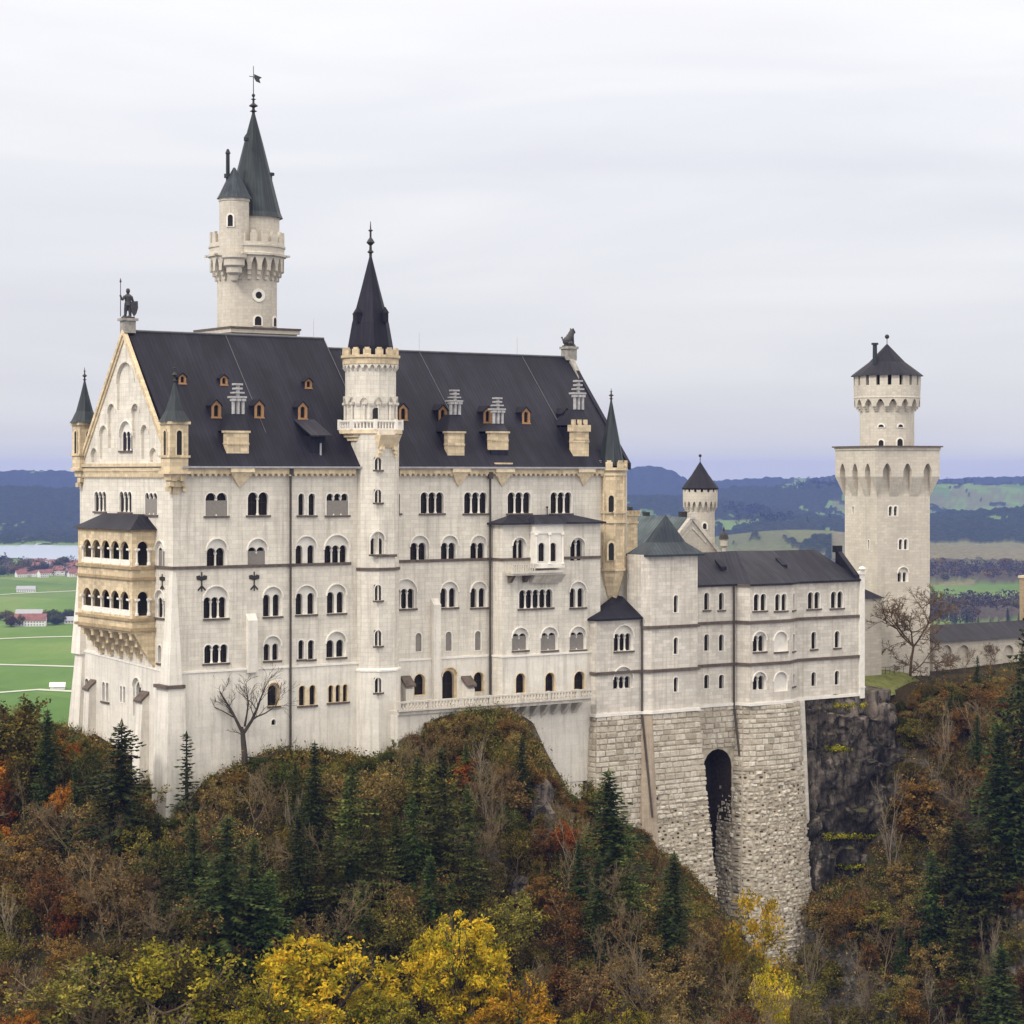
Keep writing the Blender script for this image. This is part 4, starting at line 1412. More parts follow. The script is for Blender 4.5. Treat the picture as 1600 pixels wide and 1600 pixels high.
# ------------------------------------------------------------------ tall round tower behind the ridge
t_m = 34.0
s_m = ST(386, t_m)
Y = OY + SA * s_m + CA * t_m
Zm = lambda vv: -(vv - HZ) * Y / FPX
r_m = 46.5 * Y / FPX
main = thing('round_tower', 'tall round tower with corbelled battlements and dark spire topped by a weather vane', 'tower', (s_m, t_m, -38))
mb = MB()
hw = 5.6
mb.box(s_m - hw, s_m + hw, t_m - hw, t_m + hw, -38, Zm(524))
mb.build('square_base', M['tower'], main)
mb = MB()
mb.box(s_m - hw - .35, s_m + hw + .35, t_m - hw - .35, t_m + hw + .35, Zm(524), Zm(518))
mb.m = 1
mb.box(s_m - hw - .5, s_m + hw + .5, t_m - hw - .5, t_m + hw + .5, Zm(518), Zm(515))
mb.build('base_parapet', [M['tower'], M['ledge']], main)
mb = MB()
zc0, zc1 = Zm(440), Zm(404)
mb.lathe(s_m, t_m, [(r_m, Zm(520)), (r_m, zc1)], 40)
machicolation(mb, s_m, t_m, r_m, r_m * 1.24, zc0, zc1, 22, .42)
mb.build('shaft', M['tower'], main)
mb = MB()
ro = r_m * 1.25
mb.lathe(s_m, t_m, [(ro, zc1 - .01), (ro + .3, zc1 + .1), (ro + .3, zc1 + .45), (ro, zc1 + .6), (ro, Zm(390)), (ro + .18, Zm(389)), (ro + .18, Zm(386)), (ro, Zm(385.5)), (ro, Zm(382))], 40)
crenels(mb, s_m, t_m, ro, Zm(384), Zm(369), 20, .58, .5)
for k in range(8):
    a = k * math.pi / 4 + .2
    mb.box(s_m + (ro + .5) * math.cos(a) - .3, s_m + (ro + .5) * math.cos(a) + .3, t_m + (ro + .5) * math.sin(a) - .3, t_m + (ro + .5) * math.sin(a) + .3, zc1 + .15, zc1 + .45)
mb.build('battlement', M['tower'], main)
# windows in the shaft
def tower_window(root, s, t, r, u, v0, v1, w, mats, round_=False, Zf=None):
    """A window on a round shaft, on the facet that faces the photo column u."""
    lo_, hi_ = -math.pi, 0.3
    def col(a):
        x, y = s + r * math.cos(a), t + r * math.sin(a)
        p = to_world((x, y, 0))
        return CX + FPX * p.x / p.y
    # facing side: angles around -pi/2 +- 80 deg
    ang = min([-2.77 + 2.4 * k / 400 for k in range(401)], key=lambda a: abs(col(a) - u))
    e = (-math.sin(ang), math.cos(ang))
    c = (s + (r + .02) * math.cos(ang), t + (r + .02) * math.sin(ang))
    pl = Plane((c[0] - e[0] * w / 2, c[1] - e[1] * w / 2), (c[0] + e[0] * w / 2, c[1] + e[1] * w / 2))
    zt, zb = Zf(v0), Zf(v1)
    b = MB()
    if round_:
        zc, R1 = (zt + zb) / 2, (zt - zb) / 2
        out = [(w / 2 + R1 * 1.9 * math.cos(q), zc + R1 * 1.9 * math.sin(q)) for q in [2 * math.pi * i / 16 for i in range(16)]]
        inn = [(w / 2 + R1 * math.cos(q), zc + R1 * math.sin(q)) for q in [2 * math.pi * i / 16 for i in range(16)]]
    else:
        out, inn = arched(-.22, w + .22, zb - .1, zt + .25), arched(0, w, zb - .02, zt)
    n = len(out)
    for i in range(n):
        j = (i + 1) % n
        b.add([pl.fn(*out[i], -.1), pl.fn(*out[j], -.1), pl.fn(*inn[j], -.1), pl.fn(*inn[i], -.1), pl.fn(*inn[j], .05), pl.fn(*inn[i], .05), pl.fn(*out[i], .4), pl.fn(*out[j], .4)], [(0, 1, 2, 3), (3, 2, 4, 5), (0, 6, 7, 1)])
    b.m = 1
    b.add([pl.fn(x, z, .0) for x, z in inn], [tuple(range(n))])
    return b.build('window', mats, root)
tower_window(main, s_m, t_m, r_m, 404, 459, 470, 1.0, [M['trim'], M['dark']], True, Zm)
tower_window(main, s_m, t_m, r_m, 403, 497, 511, 1.1, [M['trim'], M['dark']], False, Zm)
tower_window(main, s_m, t_m, r_m, 429, 497, 511, 1.1, [M['trim'], M['dark']], False, Zm)
# inner drum and its spire
s_d, t_d = ST(396, t_m), t_m
r_d = 4.0
mb = MB()
mb.lathe(s_d, t_d, [(r_d, Zm(390)), (r_d, Zm(343)), (r_d + .12, Zm(342)), (r_d + .12, Zm(339))], 32)
mb.build('drum', M['tower'], main)
mb = MB()
mb.lathe(s_d, t_d, [(r_d + .55, Zm(341)), (r_d + .2, Zm(333)), (r_d * .78, Zm(290)), (r_d * .36, Zm(222)), (.22, Zm(176))], 12)
sp = mb.build('spire', M['copper'], main)
mb = MB()
spire_finial(mb, s_d - .6 * 0, t_d, Zm(178), Zm(146) - Zm(178), .5)
mb.tube((s_d, t_d, Zm(150)), (s_d, t_d, Zm(102)), .07, .05)
zv = Zm(119)
mb.tube((s_d - .8, t_d - .2, zv), (s_d + .8, t_d + .2, zv), .06)
mb.ball((s_d, t_d, Zm(148)), .28)
mb.build('finial', M['iron'], sp)
mb = MB()
e = (CA, -SA)
def vf(x, z): return (s_d + x * .82, t_d - x * .57, z)
mb.add([vf(.1, zv + .45), vf(1.3, zv - .1), vf(.9, zv - .35), vf(1.1, zv - 1.0), vf(.4, zv - .7), vf(.1, zv - .2)] + [(p[0] + .04, p[1] + .05, p[2]) for p in [vf(.1, zv + .45), vf(1.3, zv - .1), vf(.9, zv - .35), vf(1.1, zv - 1.0), vf(.4, zv - .7), vf(.1, zv - .2)]],
       [(0, 1, 2, 3, 4, 5), (11, 10, 9, 8, 7, 6)] + [(i, (i + 1) % 6, 6 + (i + 1) % 6, 6 + i) for i in range(6)])
mb.build('weather_vane', M['iron'], sp)
# spire chimney on the right, small dormers
mb = MB()
sx = ST(421, t_d - .5)
mb.tube((sx, t_d - .5, Zm(310)), (sx, t_d - .5, Zm(272)), .5, .45, 8)
mb.tube((sx, t_d - .5, Zm(272)), (sx, t_d - .5, Zm(268)), .8, .8, 8)
mb.build('chimney', M['copper'], sp)
mb = MB()
sx = ST(385, t_d - 2.2)
mb.lathe(sx, t_d - 2.2, [(.45, Zm(224)), (.45, Zm(219)), (.05, Zm(213))], 6)
mb.build('dormer', M['copper'], sp)
# side turret
s_k, t_k = ST(366, t_m - 2.6), t_m - 2.6
Yk = OY + SA * s_k + CA * t_k
Zk = lambda vv: -(vv - HZ) * Yk / FPX
r_k = 2.25
mb = MB()
s_j, t_j = ST(366, t_m - 4.3), t_m - 4.3
mb.lathe(s_j, t_j, [(.2, Zk(443)), (.5, Zk(440)), (.7, Zk(432)), (1.2, Zk(428)), (1.2, Zk(420)), (1.6, Zk(417)), (1.6, Zk(408)), (1.9, Zk(405)), (1.9, Zk(400))], 20)
mb.lathe(s_k, t_k, [(r_k, Zk(400)), (r_k, Zk(316)), (r_k + .12, Zk(315)), (r_k + .12, Zk(311))], 24)
tk = mb.build('side_turret', M['tower'], main)
mb = MB()
mb.lathe(s_k, t_k, [(r_k + .45, Zk(311)), (r_k + .1, Zk(305)), (r_k * .62, Zk(285)), (.15, Zk(262))], 10)
mb.build('turret_roof', M['cap'], tk)
mb = MB()
sx = ST(356, t_k + .5)
mb.tube((sx, t_k + .5, Zk(300)), (sx, t_k + .5, Zk(240)), .32, .3, 8)
mb.tube((sx, t_k + .5, Zk(278)), (sx, t_k + .5, Zk(272)), .6, .6, 8)
mb.tube((sx, t_k + .5, Zk(240)), (sx, t_k + .5, Zk(233)), .45, .15, 8)
mb.build('flue', M['copper'], tk)
tower_window(main, s_k, t_k, r_k, 360, 338, 356, .8, [M['trim'], M['dark']], False, Zk)

# ------------------------------------------------------------------ statues on the gables
s, t, z0 = .5, TM, RZ + 1.95
kn = thing('knight_statue', 'dark bronze knight statue with lance and shield on the left gable tip', 'statue', (s, t, z0))
k = MB()
def P(dx, dt, dz): return (s + dx, t + dt, z0 + dz)
# faces out along the facade towards the viewer's left; contrapposto, shield at his side, lance held out
k.box(s - .75, s + .75, t - .75, t + .75, z0, z0 + .22)
for sg, ft in ((-1, .25), (1, -.1)):
    k.tube(P(sg * .30, ft, .2), P(sg * .28, ft * .6, 1.15), .2, .25, 8)
    k.tube(P(sg * .28, ft * .6, 1.1), P(sg * .2, 0, 2.1), .26, .34, 8)
    k.ball(P(sg * .30 - .12, ft, .3), .26, 8, (1.3, .8, .6))
k.tube(P(0, 0, 1.75), P(0, 0, 2.35), .52, .42, 10)
k.tube(P(0, 0, 2.3), P(.02, 0, 3.1), .42, .56, 10)
k.ball(P(.02, 0, 3.15), .55, 10, (1.0, .75, .5))
k.tube(P(.02, 0, 3.2), P(0, 0, 3.55), .2, .18, 8)
k.ball(P(0, -.02, 3.82), .36, 10, (.85, .9, 1.1))
k.ball(P(0, -.02, 4.05), .3, 8, (.9, .9, .6))
k.tube(P(-.5, 0, 3.1), P(-.95, -.2, 2.5), .2, .17, 8)
k.tube(P(-.95, -.2, 2.5), P(-1.25, -.3, 3.05), .16, .13, 8)
k.ball(P(-1.28, -.32, 3.1), .17, 8)
k.tube(P(.52, 0, 3.1), P(.8, .05, 2.4), .2, .17, 8)
k.tube(P(.8, .05, 2.4), P(.75, -.35, 1.9), .16, .14, 8)
k.ball(P(.75, -.38, 1.85), .18, 8)
bo = k.build('figure', M['bronze'], kn)
rm = bo.modifiers.new('fuse', 'REMESH')
rm.mode = 'VOXEL'
rm.voxel_size = .07
k = MB()
k.tube(P(-1.28, -.34, .2), P(-1.28, -.34, 5.0), .06, .05, 6)
k.lathe(s - 1.28, t - .34, [(.05, z0 + 4.9), (.17, z0 + 5.05), (.02, z0 + 5.55)], 6)
k.build('lance', M['bronze'], kn)
k = MB()
shp = [(.25, 2.35), (1.25, 2.45), (1.3, 1.5), (1.05, .7), (.7, .25), (.4, .75), (.2, 1.5)]
k.add([P(x, -.55, z) for x, z in shp] + [P(x, -.42, z) for x, z in shp], [tuple(range(7)), tuple(range(13, 6, -1))] + [(i, (i + 1) % 7, 7 + (i + 1) % 7, 7 + i) for i in range(7)])
k.build('shield', M['bronze'], kn)

s, t, z0 = LEN, TM, RH2 + 1.7
ln = thing('lion_statue', 'dark seated lion statue on the right gable tip', 'statue', (s, t, z0))
k = MB()
k.box(s - .95, s + .95, t - .6, t + .6, z0, z0 + .2)
k.ball(P(-.45, 0, .85), .75, 10, (1.0, .75, 1.0))                 # haunches
k.tube(P(-.4, 0, .9), P(.35, 0, 1.9), .62, .5, 10)                # trunk rises to the chest
k.ball(P(.4, 0, 1.95), .6, 10, (.9, .85, 1.05))                   # mane
k.ball(P(.65, 0, 2.45), .48, 10, (1, .85, .95))                   # head
k.tube(P(.75, 0, 2.4), P(1.15, 0, 2.25), .3, .22, 8)              # muzzle
for sg in (-1, 1):
    k.tube(P(.5, sg * .3, 1.7), P(.62, sg * .32, .25), .22, .16, 8)
    k.ball(P(.75, sg * .32, .3), .2, 8, (1.3, .9, .7))
    k.ball(P(-.1, sg * .55, .5), .35, 8, (1.4, .7, .8))
    k.ball(P(.55, sg * .35, 2.85), .14, 6)
k.tube(P(-1.0, 0, .5), P(-1.3, .1, 1.3), .12, .09, 6)
k.ball(P(-1.32, .1, 1.4), .18, 6)
bo = k.build('figure', M['bronze'], ln)
rm = bo.modifiers.new('fuse', 'REMESH')
rm.mode = 'VOXEL'
rm.voxel_size = .07

# ------------------------------------------------------------------ square tower on the right
t_q = 15.0
s_q = ST(1371, t_q)
wq = 10.9
Y = OY + SA * s_q + CA * t_q
Zq = lambda vv: -(vv - HZ) * Y / FPX
sq = thing('square_tower', 'tall square limestone tower with pointed machicolations carrying a round lookout', 'tower', (s_q, t_q, Zq(1075)))
fS = Wall(Plane((s_q, t_q), (s_q + wq, t_q)), None)
fW = Wall(Plane((s_q, t_q + wq), (s_q, t_q)), None)
zb, zt = Zq(1130), Zq(703)
for W in (fS, fW): W.outline = [(0, zb), (wq, zb), (wq, zt), (0, zt)]
ROT = (s_q, t_q, R(-12))
for f0, f1, v0, v1, va in ((.215, .375, 791, 806, None), (.405, .57, 843, 859, None), (.405, .57, 895, 910, 887)):
    window(fS, sq, 0, 0, 0, 0, 2, Zq(va) if va else None, None, .35, sill=False, margin=.25, px=(wq * f0, wq * f1, Zq(v0), Zq(v1)))
for f0, f1, v0, v1 in ((.235, .29, 792, 804), (.71, .765, 844, 859)):
    window(fW, sq, 0, 0, 0, 0, 1, sill=False, margin=.15, px=(wq * f0, wq * f1, Zq(v0), Zq(v1)))
mb = MB()
for W in (fS, fW): mb.sheet(W.outline, W.holes, W.pl.fn, 0)
mb.add([(s_q + wq, t_q, zb), (s_q + wq, t_q + wq, zb), (s_q + wq, t_q + wq, zt), (s_q + wq, t_q, zt)], [(0, 1, 2, 3)])
mb.add([(s_q, t_q + wq, zb), (s_q + wq, t_q + wq, zb), (s_q + wq, t_q + wq, zt), (s_q, t_q + wq, zt)], [(0, 1, 2, 3)])
mb.build('shaft', M['tower'], sq)
# head: overhanging storey on pointed arches
pr = 1.25
z_a, z_c = Zq(745), Zq(776)
h0, h1 = s_q - pr, s_q + wq + pr
k0, k1 = t_q - pr, t_q + wq + pr
mb = MB()
for p, q in (((h0, k0), (h1, k0)), ((h0, k1), (h0, k0)), ((h1, k0), (h1, k1)), ((h1, k1), (h0, k1))):
    pl = Plane(p, q)
    L = pl.L
    holes = []
    for i in range(3):
        c = L * (.185 + .315 * i)
        holes.append(arched(c - .88, c + .88, z_a - .0 + .02, Zq(724), 7, True))
    mb.sheet([(0, z_a), (L, z_a), (L, zt), (0, zt)], holes, pl.fn, 0)
    for hh in holes:
        k = len(hh)
        mb.add([pl.fn(x, z, 0) for x, z in hh] + [pl.fn(x, z, pr - .02) for x, z in hh], [(i, (i + 1) % k, k + (i + 1) % k, k + i) for i in range(1, k)])
        # pale rim round each arch
    # tapering corbels below the piers
    edges = [0] + [L * (.185 + .315 * i) + sg * .88 for i in range(3) for sg in (-1, 1)] + [L]
    for i in range(0, 8, 2):
        a, b_ = edges[i], edges[i + 1]
        f = pl.fn
        a2 = a + (pr if i == 0 else .35); b2 = b_ - (pr if i == 6 else .35)
        if i == 0: a2 = min(a2, b2 - .05)
        if i == 6: b2 = max(b2, a2 + .05)
        mb.add([f(a2, z_c, pr - .01), f(b2, z_c, pr - .01), f(b_, z_a, 0), f(a, z_a, 0), f(a, z_a, pr), f(b_, z_a, pr)], [(0, 1, 2, 3), (0, 3, 4), (1, 5, 2)])
mb.add([(h0, k0, zt), (h1, k0, zt), (h1, k1, zt), (h0, k1, zt)], [(0, 1, 2, 3)])
mb.build('machicolation', M['tower'], sq)
mb = MB()
mb.box(h0 - .15, h1 + .15, k0 - .15, k1 + .15, zt + .004, zt + .5)
mb.m = 1
mb.box(h0 - .45, h1 + .45, k0 - .45, k1 + .45, zt + .5, zt + .75)
mb.build('platform', [M['tower'], M['ledge']], sq)
ROT = None
s_o = s_q + wq / 2 * (math.cos(R(12)) + math.sin(R(12)))
t_o = t_q + wq / 2 * (math.cos(R(12)) - math.sin(R(12)))
Y = OY + SA * s_o + CA * t_o
Zo = lambda vv: -(vv - HZ) * Y / FPX
r1, r2 = 42 * Y / FPX, 51 * Y / FPX
mb = MB()
mb.lathe(s_o, t_o, [(r1, zt), (r1, Zo(628))], 40)
machicolation(mb, s_o, t_o, r1, r2, Zo(643), Zo(623), 16, .5)
mb.lathe(s_o, t_o, [(r2, Zo(624)), (r2 + .1, Zo(622)), (r2 + .02, Zo(620)), (r2 + .1, Zo(603))], 40)
crenels(mb, s_o, t_o, r2 + .1, Zo(603), Zo(586), 18, .68, .6, round_top=False)
mb.build('lookout', M['tower'], sq)
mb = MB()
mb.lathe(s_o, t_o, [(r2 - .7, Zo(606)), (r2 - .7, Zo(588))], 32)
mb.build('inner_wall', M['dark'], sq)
mb = MB()
mb.lathe(s_o, t_o, [(r2 + .65, Zo(588)), (r2 + .1, Zo(584)), (r2 * .55, Zo(566)), (.15, Zo(538))], 20)
rf = mb.build('roof', M['roof'], sq)
mb = MB()
mb.tube((s_o, t_o, Zo(540)), (s_o, t_o, Zo(527)), .08)
mb.ball((s_o, t_o, Zo(526)), .42)
mb.build('finial', M['iron'], rf)
mb = MB()
sx = ST(1367, t_o - .5)
mb.tube((sx, t_o - .5, Zo(572)), (sx, t_o - .5, Zo(540)), .42, .38, 8)
mb.tube((sx, t_o - .5, Zo(540)), (sx, t_o - .5, Zo(537)), .62, .62, 8)
mb.build('chimney', M['copper'], rf)
for u, v0, v1, w in ((1377, 664, 668, 1.0), (1407, 664, 668, 1.0), (1377, 688, 700, .9), (1406, 686, 700, 1.1)):
    tower_window(sq, s_o, t_o, r1, u, v0, v1, w, [M['trim'], M['dark']], False, Zo)

# ------------------------------------------------------------------ ladies' building on the right: stepped front on a rusticated base
bower = thing('bower_wing', 'lower three-storey limestone wing with blue-black roof above the rough stone base', 'castle building', (ST(1120, -2), -2, -33))
zS = lambda vv, u, t: ZV(vv, ST(u, t), t)
tA, tB, tC, tD, tE = -4.6, -5.6, -3.0, -5.4, -3.4
FRONT = []
def fp(u, t): return (ST(u, t), t)
# plan of the front, left to right
plan = [(ST(919, -2.5), -2.0), fp(932, tA), fp(1001, tA), (ST(1001, tA) + .02, tB + .9), fp(1018, tB), fp(1090, tB), (ST(1090, tB) + .02, tC), fp(1150, tC), fp(1172, tD), fp(1234, tD), fp(1246, tE), fp(1342, tE)]
zbase = ZV(1103, ST(1120, tC), tC)
zeA, zeB, zeC = zS(966, 965, tA), zS(866, 1050, tB), zS(913, 1120, tC)
tops = [zeA, zeA, zeB, zeB, zeB, zeC, zeC, zeC, zeC, zeC, zeC]
walls = []
for i in range(len(plan) - 1):
    pl = Plane(plan[i], plan[i + 1])
    walls.append(Wall(pl, [(0, zbase), (pl.L, zbase), (pl.L, tops[i]), (0, tops[i])]))
wa, wb, wc, wd, we, wdl, wdr = walls[1], walls[4], walls[6], walls[8], walls[10], walls[7], walls[9]
window(wa, bower, 961, 988, 990, 1017, 3, 977)
window(wa, bower, 960, 987, 1057, 1076, 3, 1042, sill=False)
for v0, v1 in ((930, 957), (996, 1022), (1058, 1081)):
    window(wb, bower, 1052.5, 1059.5, v0, v1, 1, sill=False)
for v0, v1, sl in ((926, 953, True), (991, 1017, False), (1054, 1076, False)):
    window(wc, bower, 1100, 1108, v0, v1, 1, sill=sl)
    window(wc, bower, 1123, 1131, v0, v1, 1, sill=sl)
window(wd, bower, 1177.5, 1197, 928, 954, 2, None, None, .25)
window(wd, bower, 1211, 1229, 928, 954, 2, None, None, .25)
window(wd, bower, 1178, 1196, 993, 1018, 2, 987)
window(wd, bower, 1178, 1196, 1056, 1078, 2, 1050, sill=False)
window(wd, bower, 1211, 1229, 993, 1018, 1, 987, blind=True, name='blind_arch')
window(wd, bower, 1211, 1229, 1056, 1080, 1, 1050, blind=True, sill=False, name='blind_arch')
for v0, v1 in ((927, 953), (990, 1017), (1052, 1072)):
    window(wdr, bower, 1238.5, 1241.5, v0, v1, 1, margin=.1)
window(we, bower, 1262, 1281, 925, 951, 2, None, None, .2)
window(we, bower, 1298, 1317, 924, 950, 2, None, None, .2)
window(we, bower, 1267.5, 1275.5, 987, 1014, 1)
window(we, bower, 1304, 1312, 986, 1012, 1)
window(we, bower, 1267.5, 1275, 1050, 1072, 1, sill=False)
window(we, bower, 1304, 1311.5, 1048, 1070, 1, sill=False)
mb = MB()
for w in walls: mb.sheet(w.outline, w.holes, w.pl.fn, 0)
sE1 = plan[-1][0]
mb.add([(sE1, tE, zbase), (sE1, 6, zbase), (sE1, 6, zeC + 1.2), (sE1, tE, zeC)], [(0, 1, 2, 3)])
# tower flank above its neighbours
sB0, sB1 = plan[3][0], plan[5][0]
stcB = tB + 4.4
mb.add([(sB0, tB + .9, zeA - 1), (sB0, stcB, zeA - 1), (sB0, stcB, zeB), (sB0, tB + .9, zeB)], [(0, 1, 2, 3)])
mb.add([(sB0, stcB, zeA - 1), (sB1, stcB, zeA - 1), (sB1, stcB, zeB), (sB0, stcB, zeB)], [(0, 1, 2, 3)])
mb.add([(sB1, tC, zeC - 1), (sB1, stcB, zeC - 1), (sB1, stcB, zeB), (sB1, tC, zeB)], [(0, 1, 2, 3)])
mb.add([(plan[0][0], plan[0][1], zbase), (plan[0][0], 4, zbase), (plan[0][0], 4, zeA), (plan[0][0], plan[0][1], zeA)], [(0, 1, 2, 3)])
mb.build('front_wall', M['wall_b'], bower)
def course(pts, z0, z1, pr, name, mat, root):
    """A moulding that follows the stepped front."""
    mb = MB()
    off = []
    for i, p in enumerate(pts):
        ns = []
        if i > 0: ns.append(Plane(pts[i - 1], p).n)
        if i < len(pts) - 1: ns.append(Plane(p, pts[i + 1]).n)
        n = (sum(a[0] for a in ns), sum(a[1] for a in ns))
        l = math.hypot(*n) or 1
        n = (n[0] / l, n[1] / l)
        c = max(.5, n[0] * ns[0][0] + n[1] * ns[0][1])
        off.append((p[0] + n[0] * pr / c, p[1] + n[1] * pr / c))
    for i in range(len(pts) - 1):
        a, b_, c, d = off[i], off[i + 1], pts[i + 1], pts[i]
        mb.hexa([(*a, z0), (*b_, z0), (*c, z0), (*d, z0), (*a, z1), (*b_, z1), (*c, z1), (*d, z1)])
    return mb.build(name, mat, root)
z1_, z2_ = zS(966, 1270, tE), zS(1030, 1270, tE)
course(plan[3:], z1_ - .22, z1_ + .22, .28, 'string_course', M['ledge'], bower)
course(plan, z2_ - .22, z2_ + .22, .28, 'string_course', M['ledge'], bower)
course(plan, zbase - .1, zbase + .35, .32, 'base_course', M['trim'], bower)
course(plan[6:], zeC - .35, zeC - .02, .35, 'cornice', M['ledge'], bower)
course(plan[:3], zeA - .35, zeA - .02, .3, 'cornice', M['trim'], bower)
# pilaster at the right corner with a carved stop
mb = MB()
mb.box(sE1 - .05, sE1 + 1.0, tE - .35, tE + 1.2, zbase - .5, zeC + .8)
mb.box(sE1 - .15, sE1 + 1.15, tE - .5, tE + 1.3, zeC + .8, zeC + 1.2)
mb.box(sE1 - .1, sE1 + 1.05, tE - .42, tE + 1.2, zS(1075, 1345, tE), zS(1072, 1345, tE))
mb.ball((sE1 + .45, tE - .3, zeC + 1.7), .55, 8, (1.2, 1, .8))
mb.build('pilaster', M['surround'], bower)
# roofs
zrd = ZV(861, ST(1180, 3.2), 3.2)
t_r = 3.2
mb = MB()
e = .55
def F3(*ps): mb.add(list(ps), [tuple(range(len(ps)))])
ra, rb = ST(1096, t_r), ST(1273, t_r)
pC0, pD0, pD1, pD2, pD3 = plan[6], plan[7], plan[8], plan[9], plan[10]
z = zeC
edge = [(pC0[0], pC0[1] - e), (pD0[0], pD0[1] - e), (pD1[0] - .2, pD1[1] - e), (pD2[0] + .2, pD2[1] - e), (pD3[0], pD3[1] - e), (sE1, tE - e)]
R0 = (ra - 1, t_r, zrd); R1 = (rb, t_r, zrd)
dm = ((pD1[0] + pD2[0]) / 2, t_r - .4, zrd + .15)
lowz = ZV(876, ST(1290, t_r), t_r)
R2 = (ST(1282, t_r), t_r, lowz); R3 = (sE1 - .6, t_r, lowz)
E = [(x, y, z) for x, y in edge]
F3(E[0], E[1], (E[1][0], t_r, zrd), R0)
F3(E[1], E[2], dm, (E[1][0], t_r, zrd))
F3(E[2], E[3], dm)
F3(E[3], E[4], (E[4][0], t_r, zrd), dm)
F3(E[4], (R1[0], tE - e, z), R1, (E[4][0], t_r, zrd))
F3((R1[0], tE - e, z), E[5], R3, R2, R1)
# back slope
F3(R0, R1, (rb, t_r + 6, zeC), (ra - 1, t_r + 6, zeC))
F3(R1, R2, R3, (sE1 - .6, t_r + 6, zeC), (rb, t_r + 6, zeC))
for i in range(5):
    F3(E[i], E[i + 1], (E[i + 1][0], E[i + 1][1], z - .25), (E[i][0], E[i][1], z - .25))
    F3((E[i][0], E[i][1], z - .25), (E[i + 1][0], E[i + 1][1], z - .25), (E[i + 1][0], E[i + 1][1] + 1.0, z - .25), (E[i][0], E[i][1] + 1.0, z - .25))
br = mb.build('roof', M['roof_b'], bower)
# parapet gable at the right end
mb = MB()
t_p = .9
zp = ZV(857, ST(1316, t_p), t_p)
mb.hexa([(sE1 - 1.2, tE - .3, zeC - .1), (sE1 - .2, tE - .3, zeC - .1), (sE1 - .2, t_p, zeC - .1), (sE1 - 1.2, t_p, zeC - .1), (sE1 - 1.2, tE - .3, zeC + .7), (sE1 - .2, tE - .3, zeC + .7), (sE1 - .2, t_p, zp), (sE1 - 1.2, t_p, zp)])
mb.box(sE1 - 1.4, sE1 - .1, t_p - .5, t_p + .5, zp - .6, zp + .5)
mb.build('gable_parapet', M['roof'], bower)
# skylight hatches and a vent
mb = MB()
for u, v_ in ((1127, 887), (1222, 880)):
    tt = -.3
    s = ST(u, tt)
    zz = zeC + (tt + 3.5) / 6.7 * (zrd - zeC) + .1
    mb.hexa([(s - .6, tt - .6, zz - .3), (s + .6, tt - .6, zz - .3), (s + .6, tt + .9, zz + 1.0), (s - .6, tt + .9, zz + 1.0), (s - .6, tt - .6, zz + .25), (s + .6, tt - .6, zz + .25), (s + .6, tt + .9, zz + 1.35), (s - .6, tt + .9, zz + 1.35)])
mb.build('skylight', M['roof'], br)
# tower cap: flared pyramid with verdigris streaks
mb = MB()
scx, stc = (plan[4][0] + plan[5][0]) / 2, tB + 2.2
hwb = (plan[5][0] - plan[4][0]) / 2 + .75
zpk = ZV(804, scx, stc)
b4 = [(scx - hwb - .2, tB - .8), (scx + hwb, tB - .8), (scx + hwb, stc + 2.9), (scx - hwb - .2, stc + 2.9)]
i4 = [(scx - hwb * .55, tB + 1.0), (scx + hwb * .55, tB + 1.0), (scx + hwb * .55, stc + 1.4), (scx - hwb * .55, stc + 1.4)]
zi = zeB + (zpk - zeB) * .30
for k in range(4):
    j = (k + 1) % 4
    F3((*b4[k], zeB), (*b4[j], zeB), (*i4[j], zi), (*i4[k], zi))
    F3((*i4[k], zi), (*i4[j], zi), (scx, stc, zpk))
    F3((*b4[k], zeB), (*b4[j], zeB), (*b4[j], zeB - .3), (*b4[k], zeB - .3))
F3(*[(*p, zeB - .3) for p in b4])
mb.build('tower_cap', M['cap'], bower)
# pavilion roof on the left part
mb = MB()
zpv = ZV(930, ST(975, 0), 0)
A0, A1, A2 = plan[0], plan[1], plan[2]
c0 = (ST(958, -.5), -.5, zpv); c1 = (A2[0], .2, zpv)
P0, P1, P2, P3 = (A0[0] - .6, A0[1] - .2, zeA), (A1[0] - .3, A1[1] - .6, zeA), (A2[0], A2[1] - .6, zeA), (A2[0], .2, zeA)
F3(P0, P1, c0); F3(P1, P2, c1, c0); F3(P0, c0, c1, (A0[0] - .6, 3, zeA))
for a, b_ in ((P0, P1), (P1, P2)):
    F3(a, b_, (b_[0], b_[1], zeA - .3), (a[0], a[1], zeA - .3))
F3(*[(p[0], p[1], zeA - .3) for p in (P0, P1, P2, P3)])
mb.build('pavilion_roof', M['roof'], bower)
for u, t, v0, v1 in ((1003, tA - .3, 968, 1275), (1147, tC - .3, 916, 1180)):
    s = ST(u, t)
    p = MB()
    p.tube((s, t, ZV(v0, s, t)), (s, t, zbase), .16, n=8)
    p.tube((s, t, zbase), (s + .3, t - (2.2 if u < 1100 else .9), ZV(v1, s, t)), .16, n=8)
    p.build('downpipe', M['pipe'], bower)
